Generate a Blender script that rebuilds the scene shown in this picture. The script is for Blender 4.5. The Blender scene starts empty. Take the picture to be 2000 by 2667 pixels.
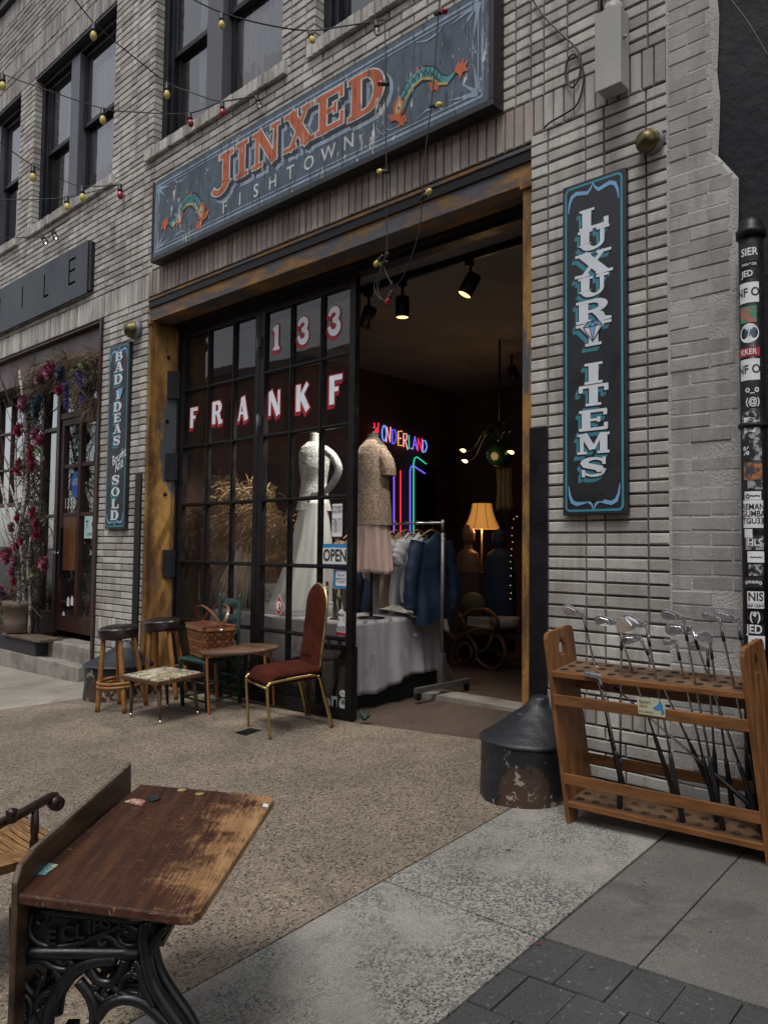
import bpy, math, random
from mathutils import Vector, Matrix
random.seed(7)
rnd = random.uniform
R = math.radians
S = bpy.context.scene
COL = S.collection

# ------------------------------------------------------------------ camera
CAM = Vector((0.0, -4.252, 1.38))
YAW, PITCH, ROLL = R(42.661), R(2.7915), R(0.6264)
_f = Vector((-math.sin(YAW)*math.cos(PITCH), math.cos(YAW)*math.cos(PITCH), math.sin(PITCH)))
_r = Vector((math.cos(YAW), math.sin(YAW), 0))
_u = _r.cross(_f)
_r2 = math.cos(ROLL)*_r + math.sin(ROLL)*_u
_u2 = -math.sin(ROLL)*_r + math.cos(ROLL)*_u
cd = bpy.data.cameras.new('camera')
cam = bpy.data.objects.new('camera', cd)
COL.objects.link(cam)
M = Matrix((( _r2.x, _u2.x, -_f.x, CAM.x), (_r2.y, _u2.y, -_f.y, CAM.y), (_r2.z, _u2.z, -_f.z, CAM.z), (0, 0, 0, 1)))
cam.matrix_world = M
cd.sensor_fit = 'HORIZONTAL'
cd.sensor_width = 36
cd.lens = 36*1990/2000
cd.clip_start, cd.clip_end = 0.05, 2000
S.camera = cam

# ------------------------------------------------------------------ sky and light (overcast)
W = bpy.data.worlds.new('World')
S.world = W
W.use_nodes = True
wn = W.node_tree
sky = wn.nodes.new('ShaderNodeTexSky')
sky.sky_type = 'NISHITA'
sky.sun_disc = False
SUN_EL, SUN_ROT = R(63), R(158)
sky.sun_elevation = SUN_EL
sky.sun_rotation = SUN_ROT
sky.air_density = 1.0
sky.dust_density = 1.2
sky.ozone_density = 1.0
hs = wn.nodes.new('ShaderNodeHueSaturation')
hs.inputs['Saturation'].default_value = 0.25
wn.links.new(sky.outputs[0], hs.inputs['Color'])
wn.links.new(hs.outputs[0], wn.nodes['Background'].inputs[0])
wn.nodes['Background'].inputs[1].default_value = 0.115
sd = bpy.data.lights.new('sun', 'SUN')
sd.energy = 1.2
sd.angle = R(20)
sd.color = (1.0, 0.97, 0.93)
so = bpy.data.objects.new('sun', sd)
COL.objects.link(so)
sdir = Vector((math.sin(SUN_ROT)*math.cos(SUN_EL), math.cos(SUN_ROT)*math.cos(SUN_EL), math.sin(SUN_EL)))
so.rotation_euler = sdir.to_track_quat('Z', 'Y').to_euler()
S.view_settings.view_transform = 'Standard'
S.view_settings.look = 'None'
S.view_settings.exposure = 0.68
S.view_settings.gamma = 1
S.cycles.max_bounces = 8
S.cycles.transparent_max_bounces = 24
S.cycles.use_denoising = True

# ------------------------------------------------------------------ placing helpers
SL = 0.07                                    # the pavement rises towards the wall
def ray(x, y):
    return (x-1000)/1990*_r2 - (y-1333.5)/1990*_u2 + _f
def at(x, y, Y=0.0):
    d = ray(x, y); return CAM + d*((Y-CAM.y)/d.y)
def atx(x, y, X):
    d = ray(x, y); return CAM + d*((X-CAM.x)/d.x)
def atz(x, y, z):
    d = ray(x, y); return CAM + d*((z-CAM.z)/d.z)
SX = 0.023                                   # and falls along the wall towards the left
def gz(x, y):
    return SL*min(y, 0)+SX*(x+1.617)
def atg(x, y, h=0.0):
    d = ray(x, y); return CAM + d*((SL*CAM.y+SX*(CAM.x+1.617)+h-CAM.z)/(d.z-SL*d.y-SX*d.x))
GN = Vector((-SX, -SL, 1)).normalized()
# ------------------------------------------------------------------ materials
MATS = {}
def nmat(name):
    m = bpy.data.materials.new(name); m.use_nodes = True
    MATS[name] = m
    nt = m.node_tree
    return m, nt, nt.nodes['Principled BSDF']
def N(nt, typ, **kw):
    n = nt.nodes.new(typ)
    for k, v in kw.items():
        if k.startswith('i_'):
            key = k[2:]
            key = int(key) if key.isdigit() else key.replace('_', ' ')
            n.inputs[key].default_value = v
        else: setattr(n, k, v)
    return n
def L(nt, a, ao, b, bi): nt.links.new(a.outputs[ao], b.inputs[bi])
def c4(c): return (c[0], c[1], c[2], 1)
def ramp(nt, stops, src=None, so=0, interp='LINEAR'):
    n = nt.nodes.new('ShaderNodeValToRGB'); cr = n.color_ramp; cr.interpolation = interp
    while len(cr.elements) < len(stops): cr.elements.new(0.5)
    for e, (p, c) in zip(cr.elements, stops):
        e.position = p; e.color = c4(c) if not isinstance(c, (int, float)) else (c, c, c, 1)
    if src: nt.links.new(src.outputs[so], n.inputs[0])
    return n
def mixc(nt, fac, a, b, typ='MIX'):
    n = nt.nodes.new('ShaderNodeMix'); n.data_type = 'RGBA'; n.blend_type = typ
    for v, i in ((fac, 0), (a, 6), (b, 7)):
        if isinstance(v, (int, float)): n.inputs[i].default_value = v
        elif isinstance(v, tuple): n.inputs[i].default_value = c4(v)
        else: nt.links.new(v, n.inputs[i])
    return n.outputs[2]
def coords(nt, scale=(1, 1, 1), kind='Object'):
    tc = nt.nodes.new('ShaderNodeTexCoord')
    mp = nt.nodes.new('ShaderNodeMapping'); mp.inputs['Scale'].default_value = scale
    L(nt, tc, kind, mp, 'Vector'); return mp
def noise(nt, mp, scale, detail=4, rough=0.6, dist=0):
    n = N(nt, 'ShaderNodeTexNoise'); n.inputs['Scale'].default_value = scale
    n.inputs['Detail'].default_value = detail; n.inputs['Roughness'].default_value = rough
    n.inputs['Distortion'].default_value = dist
    L(nt, mp, 0, n, 'Vector'); return n
def bump(nt, bs, src, strength=0.3, dist=0.01, so=0, prev=None):
    b = N(nt, 'ShaderNodeBump'); b.inputs['Strength'].default_value = strength
    b.inputs['Distance'].default_value = dist
    nt.links.new(src.outputs[so], b.inputs['Height'])
    if prev: L(nt, prev, 0, b, 'Normal')
    L(nt, b, 0, bs, 'Normal'); return b
def simple(name, col, rough=0.5, metal=0.0, var=0.25, sc=8.0, stretch=(1, 1, 1), bmp=0.15, bsc=60, bd=0.003, col2=None, spec=0.5, lo=0.35, hi=0.65, sheen=0):
    m, nt, bs = nmat(name)
    mp = coords(nt, stretch)
    n = noise(nt, mp, sc, 5, 0.65)
    c2 = col2 or tuple(max(0, x*(1-var)) for x in col)
    rp = ramp(nt, [(lo, c2), (hi, col)], n)
    L(nt, rp, 0, bs, 'Base Color')
    bs.inputs['Roughness'].default_value = rough
    bs.inputs['Metallic'].default_value = metal
    bs.inputs['Specular IOR Level'].default_value = spec
    if sheen: bs.inputs['Sheen Weight'].default_value = sheen
    rr = ramp(nt, [(0.3, max(0, rough-0.12)), (0.7, min(1, rough+0.12))], n)
    L(nt, rr, 0, bs, 'Roughness')
    if bmp:
        n2 = noise(nt, mp, bsc, 3, 0.6); bump(nt, bs, n2, bmp, bd)
    return m
def emis(name, col, st):
    m, nt, bs = nmat(name)
    bs.inputs['Base Color'].default_value = c4(tuple(x*0.5 for x in col))
    bs.inputs['Emission Color'].default_value = c4(col)
    bs.inputs['Emission Strength'].default_value = st
    return m

def make_brick(name, base, dark, mscale=1.0):
    m, nt, bs = nmat(name)
    mp = coords(nt)
    g = N(nt, 'ShaderNodeNewGeometry')
    n = noise(nt, mp, 1.3, 5, 0.7)
    n2 = noise(nt, mp, 220, 3, 0.7)
    rp = ramp(nt, [(0.0, dark), (0.35, tuple((a+b)/2 for a, b in zip(base, dark))), (0.6, base), (1, tuple(min(1, x*1.12) for x in base))], g, 'Random Per Island')
    rn = ramp(nt, [(0.3, 0.62), (0.62, 1.0)], n)
    c = mixc(nt, 1.0, rp.outputs[0], rn.outputs[0], 'MULTIPLY')
    rp2 = ramp(nt, [(0.32, 0.55), (0.52, 1.0)], n2)
    c = mixc(nt, 0.6, c, rp2.outputs[0], 'MULTIPLY')
    st = noise(nt, coords(nt, (3.0, 1, 0.5)), 2.0, 5, 0.7)
    sr = ramp(nt, [(0.48, 0.0), (0.70, 0.7)], st)
    c = mixc(nt, sr.outputs[0], c, (0.19, 0.155, 0.13))
    nt.links.new(c, bs.inputs['Base Color'])
    bs.inputs['Roughness'].default_value = 0.85
    b1 = bump(nt, bs, n2, 0.75, 0.008)
    n3 = noise(nt, mp, 45, 4, 0.6)
    bump(nt, bs, n3, 0.4, 0.008, 0, b1)
    return m
make_brick('brick', (0.58, 0.555, 0.51), (0.37, 0.345, 0.31))
make_brick('brick_tan', (0.43, 0.375, 0.33), (0.31, 0.25, 0.22))
make_brick('brick_grey', (0.43, 0.415, 0.395), (0.35, 0.335, 0.32))
make_brick('brick_top', (0.40, 0.37, 0.345), (0.26, 0.23, 0.215))
make_brick('brick_red', (0.21, 0.075, 0.055), (0.13, 0.05, 0.04))
simple('mortar', (0.13, 0.118, 0.11), 0.95, bmp=0.6, bsc=90, sc=5, var=0.45)
simple('mortar_light', (0.33, 0.315, 0.295), 0.95, bmp=0.6, bsc=90, sc=5, var=0.3)
simple('stucco', (0.40, 0.385, 0.36), 0.95, bmp=0.9, bsc=70, sc=3, var=0.2, bd=0.01)
simple('dark_stucco', (0.010, 0.0115, 0.016), 0.85, bmp=0.5, bsc=12, sc=1.2, var=0.6, bd=0.03)
simple('black_paint', (0.009, 0.0095, 0.012), 0.42, var=0.5, bmp=0.5, bsc=30, sc=6, spec=0.3)
simple('black_frame', (0.011, 0.010, 0.010), 0.45, var=0.5, bmp=0.25, bsc=40, sc=9, spec=0.25)
simple('sash_black', (0.011, 0.012, 0.016), 0.4, var=0.4, bmp=0.1, sc=4, spec=0.3)
simple('mullion_grey', (0.085, 0.085, 0.10), 0.45, var=0.2, bmp=0.1, sc=4)
simple('brown_paint', (0.055, 0.030, 0.028), 0.5, var=0.4, bmp=0.3, sc=5)
simple('fascia_metal', (0.060, 0.067, 0.080), 0.55, metal=0.2, var=0.3, sc=2.5, stretch=(1, 1, .4), bmp=0.08)
simple('stain_wood', (0.16, 0.065, 0.022), 0.45, var=0.5, sc=14, stretch=(4, 4, .4), bmp=0.2)
simple('dark_wood', (0.055, 0.022, 0.014), 0.42, var=0.6, sc=14, stretch=(4, 4, .4), bmp=0.2)
simple('wall_dark', (0.075, 0.045, 0.045), 0.9, var=0.5, sc=2, bmp=0.2)
simple('ceiling_paint', (0.20, 0.18, 0.178), 0.9, var=0.35, sc=1.5, bmp=0.2)
simple('concrete', (0.25, 0.235, 0.21), 0.9, var=0.4, sc=6, bmp=0.5, bsc=120)
simple('step_concrete', (0.28, 0.26, 0.225), 0.85, col2=(0.115, 0.10, 0.085), sc=4.5, bmp=0.5, bsc=60, lo=0.3, hi=0.6)
simple('roof_metal', (0.03, 0.03, 0.035), 0.5)
simple('asphalt', (0.05, 0.05, 0.05), 0.95, bmp=0.5, bsc=200)

def m_rust():
    m, nt, bs = nmat('rusty_steel')
    mp = coords(nt, (1, 1, 0.35)); mp2 = coords(nt)
    n = noise(nt, mp, 5.5, 8, 0.68); n2 = noise(nt, mp2, 60, 4, 0.7); n3 = noise(nt, mp, 2.6, 5, 0.6)
    a = ramp(nt, [(0.3, (0.035, 0.018, 0.008)), (0.47, (0.15, 0.068, 0.014)), (0.58, (0.30, 0.155, 0.030)), (0.8, (0.38, 0.22, 0.055))], n)
    d = ramp(nt, [(0.35, 0.5), (0.55, 1)], n2)
    c = mixc(nt, 0.7, a.outputs[0], d.outputs[0], 'MULTIPLY')
    k = ramp(nt, [(0.555, 0), (0.585, 1)], n3)
    c = mixc(nt, k.outputs[0], c, (0.055, 0.060, 0.072))
    nt.links.new(c, bs.inputs['Base Color']); bs.inputs['Roughness'].default_value = 0.7
    bump(nt, bs, n2, 0.4, 0.004)
m_rust()
def m_rust2():
    m, nt, bs = nmat('blue_steel')
    mp = coords(nt, (0.5, 1, 1.6)); mp2 = coords(nt)
    n = noise(nt, mp, 4, 8, 0.7); n2 = noise(nt, mp2, 50, 4, 0.7)
    a = ramp(nt, [(0.36, (0.27, 0.135, 0.03)), (0.47, (0.16, 0.085, 0.03)), (0.55, (0.065, 0.066, 0.075)), (0.75, (0.085, 0.092, 0.11))], n)
    d = ramp(nt, [(0.35, 0.55), (0.55, 1)], n2)
    c = mixc(nt, 0.7, a.outputs[0], d.outputs[0], 'MULTIPLY')
    nt.links.new(c, bs.inputs['Base Color']); bs.inputs['Roughness'].default_value = 0.65
    bump(nt, bs, n2, 0.4, 0.004)
m_rust2()

def m_aggregate(name, grout, cols, scale, rough=0.8, patch=None, patchc=None, bs_=0.5, psc=1.0, lo=0.42, hi=0.58, edge=0.07, stain=.45):
    m, nt, bs = nmat(name)
    mp = coords(nt)
    w = noise(nt, mp, scale*0.8, 2)
    wm = N(nt, 'ShaderNodeMix'); wm.data_type = 'VECTOR'; wm.inputs[0].default_value = 0.012
    L(nt, mp, 0, wm, 4); L(nt, w, 1, wm, 5)
    def layer(sc):
        v = N(nt, 'ShaderNodeTexVoronoi', feature='F1'); v.inputs['Scale'].default_value = sc; v.inputs['Randomness'].default_value = 1
        nt.links.new(wm.outputs[1], v.inputs['Vector'])
        e = N(nt, 'ShaderNodeTexVoronoi', feature='DISTANCE_TO_EDGE'); e.inputs['Scale'].default_value = sc
        nt.links.new(wm.outputs[1], e.inputs['Vector'])
        sp = N(nt, 'ShaderNodeSeparateColor'); L(nt, v, 'Color', sp, 0)
        return sp, e
    sp, e = layer(scale)
    k = len(cols)
    rp = ramp(nt, [(i/k, c) for i, c in enumerate(cols)], sp, 0, 'CONSTANT')
    ek = ramp(nt, [(edge, 0), (edge+0.08, 1)], e)
    sel = ramp(nt, [(0.35, 0), (0.36, 1)], sp, 1)
    both = mixc(nt, 1.0, ek.outputs[0], sel.outputs[0], 'MULTIPLY')
    fine = noise(nt, mp, 170, 4, 0.75)
    fr = ramp(nt, [(0.32, 0.30), (0.62, 1.2)], fine)
    big = noise(nt, mp, 1.1, 6, 0.65)
    br = ramp(nt, [(0.3, 0.62), (0.65, 1.05)], big)
    if patch is not None:
        pn = noise(nt, mp, psc, 6, 0.72, 0.4)
        pr = ramp(nt, [(lo, 0), (hi, 1)], pn)
        both = mixc(nt, 1.0, both, pr.outputs[0], 'MULTIPLY')
    c = mixc(nt, both, grout, rp.outputs[0])
    c = mixc(nt, 0.8, c, fr.outputs[0], 'MULTIPLY')
    c = mixc(nt, 1.0, c, br.outputs[0], 'MULTIPLY')
    sn = noise(nt, mp, 2.3, 7, .72, .6); sr_ = ramp(nt, [(.56, 0), (.66, stain)], sn); c = mixc(nt, sr_.outputs[0], c, tuple(x*.38 for x in grout))
    gv = N(nt, 'ShaderNodeTexVoronoi', feature='F1'); gv.inputs['Scale'].default_value = 3.1; nt.links.new(wm.outputs[1], gv.inputs['Vector'])
    gr = ramp(nt, [(.035, .85), (.05, 0)], gv); gs = N(nt, 'ShaderNodeSeparateColor'); L(nt, gv, 'Color', gs, 0); gk = ramp(nt, [(.55, 0), (.56, 1)], gs, 1)
    gm = mixc(nt, 1.0, gr.outputs[0], gk.outputs[0], 'MULTIPLY'); c = mixc(nt, gm, c, (.025, .024, .023))
    nt.links.new(c, bs.inputs['Base Color']); bs.inputs['Roughness'].default_value = rough
    b = bump(nt, bs, ek, bs_, 0.004)
    bump(nt, bs, fine, 0.5, 0.003, 0, b)
    return m
m_aggregate('aggregate', (0.315, 0.248, 0.180), [(0.13, 0.095, 0.07), (0.20, 0.155, 0.115), (0.34, 0.275, 0.205), (0.07, 0.058, 0.048), (0.42, 0.36, 0.29), (0.16, 0.105, 0.08), (0.04, 0.037, 0.036), (0.26, 0.22, 0.175)], 72, bs_=1.0)
m_aggregate('worn_concrete', (0.365, 0.345, 0.30), [(0.06, 0.06, 0.06), (0.11, 0.105, 0.10), (0.04, 0.042, 0.045), (0.16, 0.15, 0.14)], 95, patch=1, psc=1.7, lo=0.41, hi=0.58, edge=0.05)
m_aggregate('slab_concrete', (0.150, 0.144, 0.126), [(0.025, 0.025, 0.025), (0.27, 0.26, 0.24), (0.03, 0.03, 0.03), (0.09, 0.085, 0.075)], 60, patch=1, psc=9, lo=0.50, hi=0.60, edge=0.22, bs_=0.5, stain=.6)
m_aggregate('paver', (0.066, 0.065, 0.065), [(0.030, 0.030, 0.033), (0.24, 0.23, 0.215), (0.05, 0.05, 0.05)], 90, patch=1, psc=30, lo=0.5, hi=0.6, edge=0.15, bs_=0.3)
m_aggregate('old_pavement', (0.34, 0.305, 0.255), [(0.14, 0.12, 0.10), (0.25, 0.22, 0.18)], 110, patch=1, psc=3, lo=0.45, hi=0.7, edge=0.1, bs_=0.2)
m_aggregate('shop_floor', (0.085, 0.055, 0.040), [(0.05, 0.035, 0.03), (0.11, 0.075, 0.055)], 30, edge=0.1, bs_=0.2, patch=1, psc=4)

def m_glass(name, tint=(0.96, 0.98, 0.98), refl=1.0, dirt=0.010, ior=1.62):
    m = bpy.data.materials.new(name); m.use_nodes = True; MATS[name] = m
    nt = m.node_tree; nt.nodes.remove(nt.nodes['Principled BSDF'])
    out = nt.nodes['Material Output']
    t = N(nt, 'ShaderNodeBsdfTransparent'); t.inputs[0].default_value = c4(tint)
    g = N(nt, 'ShaderNodeBsdfGlossy'); g.inputs['Roughness'].default_value = 0.008
    n = noise(nt, coords(nt), 1.8, 2); b = N(nt, 'ShaderNodeBump'); b.inputs['Strength'].default_value = 0.05; b.inputs['Distance'].default_value = 0.02
    L(nt, n, 0, b, 'Height'); L(nt, b, 0, g, 'Normal')
    f = N(nt, 'ShaderNodeFresnel'); f.inputs['IOR'].default_value = ior
    mu = N(nt, 'ShaderNodeMath', operation='MULTIPLY'); mu.inputs[1].default_value = refl
    L(nt, f, 0, mu, 0)
    mx = N(nt, 'ShaderNodeMixShader'); L(nt, mu, 0, mx, 0); L(nt, t, 0, mx, 1); L(nt, g, 0, mx, 2)
    d = N(nt, 'ShaderNodeBsdfDiffuse'); d.inputs[0].default_value = (0.5, 0.5, 0.48, 1)
    m2 = N(nt, 'ShaderNodeMixShader'); m2.inputs[0].default_value = dirt
    L(nt, mx, 0, m2, 1); L(nt, d, 0, m2, 2); L(nt, m2, 0, out, 0)
m_glass('glass'); m_glass('window_glass', (0.93, 0.95, 0.95), 1.9, 0.015, 1.75); m_glass('shop_glass', (0.93, 0.95, 0.95), 2.6, 0.01, 1.9)

# ------------------------------------------------------------------ mesh builder
ROOT = {}
class MB:
    def __init__(s, world=True):
        s.v = []; s.f = []; s.mi = []; s.cur = 0; s.sm = []; s.smooth = False
    def add(s, vs, fs):
        o = len(s.v); s.v.extend([tuple(p) for p in vs])
        for f in fs:
            s.f.append(tuple(i+o for i in f)); s.mi.append(s.cur); s.sm.append(s.smooth)
        return s
    def box(s, x0, x1, y0, y1, z0, z1):
        vs = [(x, y, z) for z in (z0, z1) for y in (y0, y1) for x in (x0, x1)]
        return s.add(vs, [(0, 2, 3, 1), (4, 5, 7, 6), (0, 1, 5, 4), (2, 6, 7, 3), (0, 4, 6, 2), (1, 3, 7, 5)])
    def hexa(s, p):       # 8 points: bottom loop 4, top loop 4
        return s.add(p, [(3, 2, 1, 0), (4, 5, 6, 7), (0, 1, 5, 4), (1, 2, 6, 5), (2, 3, 7, 6), (3, 0, 4, 7)])
    def bar(s, a, b, w, h, up=(0, 0, 1)):   # square bar from a to b
        a = Vector(a); b = Vector(b); d = (b-a).normalized(); up = Vector(up)
        if abs(d.dot(up)) > 0.99: up = Vector((0, 1, 0))
        x = d.cross(up).normalized()*w/2; y = x.cross(d).normalized()*h/2
        return s.hexa([a-x-y, a+x-y, a+x+y, a-x+y, b-x-y, b+x-y, b+x+y, b-x+y])
    def tube(s, pts, r, n=8, closed=False, caps=True):
        pts = [Vector(p) for p in pts]; k = len(pts)
        rs = r if isinstance(r, (list, tuple)) else [r]*k
        vs = []; up = None
        for i in range(k):
            if closed: d = pts[(i+1) % k]-pts[i-1]
            else: d = pts[min(i+1, k-1)]-pts[max(i-1, 0)]
            if d.length < 1e-9: d = Vector((0, 0, 1))
            d.normalize()
            if up is None:
                up = Vector((0, 0, 1)) if abs(d.z) < 0.9 else Vector((1, 0, 0))
            x = d.cross(up).normalized(); y = x.cross(d).normalized(); up = y
            for j in range(n):
                a = 2*math.pi*j/n
                vs.append(pts[i]+(x*math.cos(a)+y*math.sin(a))*rs[i])
        fs = []
        for i in range(k if closed else k-1):
            for j in range(n):
                a = i*n+j; b = i*n+(j+1) % n; c = ((i+1) % k)*n+(j+1) % n; d = ((i+1) % k)*n+j
                fs.append((a, b, c, d))
        if caps and not closed:
            fs.append(tuple(range(n-1, -1, -1))); fs.append(tuple((k-1)*n+j for j in range(n)))
        o = s.smooth; s.smooth = True; s.add(vs, fs); s.smooth = o
        return s
    def lathe(s, prof, org=(0, 0, 0), n=24, Z=(0, 0, 1), sx=1, sy=1, X=None):
        Z = Vector(Z).normalized()
        if X is None: X = Vector((1, 0, 0)) if abs(Z.x) < 0.9 else Vector((0, 1, 0))
        X = Vector(X); X = (X-Z*X.dot(Z)).normalized(); Y = Z.cross(X); org = Vector(org)
        vs = []; fs = []; k = len(prof)
        for r, z in prof:
            for j in range(n):
                a = 2*math.pi*j/n
                vs.append(org+X*(r*sx*math.cos(a))+Y*(r*sy*math.sin(a))+Z*z)
        for i in range(k-1):
            for j in range(n):
                fs.append((i*n+j, i*n+(j+1) % n, (i+1)*n+(j+1) % n, (i+1)*n+j))
        fs.append(tuple(range(n-1, -1, -1))); fs.append(tuple((k-1)*n+j for j in range(n)))
        o = s.smooth; s.smooth = True; s.add(vs, fs); s.smooth = o
        return s
    def ball(s, c, r, n=12, m=8):
        rx, ry, rz = r if isinstance(r, (list, tuple)) else (r, r, r)
        prof = [(math.sin(math.pi*i/m), -math.cos(math.pi*i/m)) for i in range(m+1)]
        prof[0] = (0.001, -1); prof[-1] = (0.001, 1)
        c = Vector(c); vs = []; fs = []
        for q, z in prof:
            for j in range(n):
                a = 2*math.pi*j/n; vs.append(c+Vector((rx*q*math.cos(a), ry*q*math.sin(a), rz*z)))
        for i in range(m):
            for j in range(n): fs.append((i*n+j, i*n+(j+1) % n, (i+1)*n+(j+1) % n, (i+1)*n+j))
        o = s.smooth; s.smooth = True; s.add(vs, fs); s.smooth = o
        return s
    def grid(s, fn, nu, nv, closed_u=False, smooth=True):
        vs = [fn(i/(nu if closed_u else nu), j/nv) for j in range(nv+1) for i in range(nu if closed_u else nu+1)]
        k = nu if closed_u else nu+1; fs = []
        for j in range(nv):
            for i in range(nu):
                fs.append((j*k+i, j*k+(i+1) % k, (j+1)*k+(i+1) % k, (j+1)*k+i))
        o = s.smooth; s.smooth = smooth; s.add(vs, fs); s.smooth = o
        return s
    def prism(s, poly, fr, w0, w1):      # poly of (u,v); fr(u,v,w) -> point
        n = len(poly)
        vs = [fr(u, v, w0) for u, v in poly]+[fr(u, v, w1) for u, v in poly]
        return s.add(vs, [tuple(range(n-1, -1, -1)), tuple(range(n, 2*n))]+[(i, (i+1) % n, n+(i+1) % n, n+i) for i in range(n)])
    def poly(s, poly, fr, w=0):
        return s.add([fr(u, v, w) for u, v in poly], [tuple(range(len(poly)))])
    def build(s, name, mat, parent=None, bevel=0, solid=0, sub=0, shift=True, kind=None):
        me = bpy.data.meshes.new(name)
        vs = s.v
        if parent is not None and shift and ROOT.get(parent.name) is not None:
            o = ROOT[parent.name]; vs = [(a-o[0], b-o[1], c-o[2]) for a, b, c in vs]
        me.from_pydata([tuple(p) for p in vs], [], s.f)
        mats = mat if isinstance(mat, list) else [mat]
        for q in mats: me.materials.append(MATS[q])
        me.polygons.foreach_set('material_index', s.mi)
        me.polygons.foreach_set('use_smooth', s.sm)
        me.update()
        ob = bpy.data.objects.new(name, me); COL.objects.link(ob)
        if parent is not None:
            ob.parent = parent
            if ROOT.get(parent.name) is not None: ROOT[ob.name] = ROOT[parent.name]
        if solid:
            md = ob.modifiers.new('solid', 'SOLIDIFY'); md.thickness = solid; md.offset = 0
        if sub:
            md = ob.modifiers.new('sub', 'SUBSURF'); md.levels = sub; md.render_levels = sub
        if bevel:
            md = ob.modifiers.new('bevel', 'BEVEL'); md.width = bevel; md.segments = 2; md.limit_method = 'ANGLE'; md.angle_limit = R(40)
        if kind: ob['kind'] = kind
        return ob
def tag(o, label, cat, group=None):
    o['label'] = label; o['category'] = cat
    if group: o['group'] = group
    return o
def thing(name, label, cat, loc=(0, 0, 0), rz=0.0, group=None, world=True):
    o = bpy.data.objects.new(name, None); COL.objects.link(o)
    o.empty_display_size = 0.1
    o.location = loc; o.rotation_euler = (0, 0, rz)
    if world and rz == 0: ROOT[o.name] = Vector(loc)
    return tag(o, label, cat, group)
def standing(name, label, cat, x, y, rz=0.0, group=None):
    o = thing(name, label, cat, (x, y, gz(x, y)), 0.0, group, world=False)
    q = Vector((0, 0, 1)).rotation_difference(GN).to_matrix() @ Matrix.Rotation(rz, 3, 'Z')
    o.rotation_euler = q.to_euler(); return o
def solo(mb, name, mat, label, cat, group=None, loc=None, **kw):
    """a thing that is one mesh, its origin moved to loc"""
    if loc is not None:
        mb.v = [(a-loc[0], b-loc[1], c-loc[2]) for a, b, c in mb.v]
    o = mb.build(name, mat, **kw)
    if loc is not None: o.location = loc
    return tag(o, label, cat, group)
def lab(o, label): o['label'] = label; return o
def fwall(Y=0.0, ox=0, oz=0, s=1.0):       # frame on a plane facing the street
    return lambda u, v, w=0: (ox+u*s, Y-w, oz+v*s)
# ------------------------------------------------------------------ lettering
_tc = {}
def text2d(body, bold=0.0):
    key = (body, bold)
    if key in _tc: return _tc[key]
    cu = bpy.data.curves.new('t', 'FONT'); cu.body = body; cu.size = 1; cu.resolution_u = 3; cu.offset = bold
    cu.align_x = 'CENTER'; cu.align_y = 'CENTER'; cu.space_line = 0.85
    ob = bpy.data.objects.new('t', cu); COL.objects.link(ob)
    dg = bpy.context.evaluated_depsgraph_get(); dg.update()
    me = bpy.data.meshes.new_from_object(ob.evaluated_get(dg))
    r = ([(v.co.x, v.co.y) for v in me.vertices], [tuple(p.vertices) for p in me.polygons])
    bpy.data.objects.remove(ob); bpy.data.curves.remove(cu); bpy.data.meshes.remove(me)
    _tc[key] = r
    return r
def text(mb, body, size, fr, u=0, v=0, w=0, sx=1.0, rot=0.0, bold=0.0, skew=0.0):
    vs, fs = text2d(body, bold); c, s_ = math.cos(rot), math.sin(rot)
    pts = []
    for a, b in vs:
        a = (a+skew*b)*size*sx; b *= size
        pts.append(fr(u+a*c-b*s_, v+a*s_+b*c, w))
    return mb.add(pts, fs)
def arc(cx, cy, rx, ry, a0, a1, n=10):
    return [(cx+rx*math.cos(R(a0+(a1-a0)*i/n)), cy+ry*math.sin(R(a0+(a1-a0)*i/n))) for i in range(n+1)]
T, t = 0.25, 0.10
def bar_(x0, x1, y): return ([(x0, y), (x1, y)], 0.11)
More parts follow.
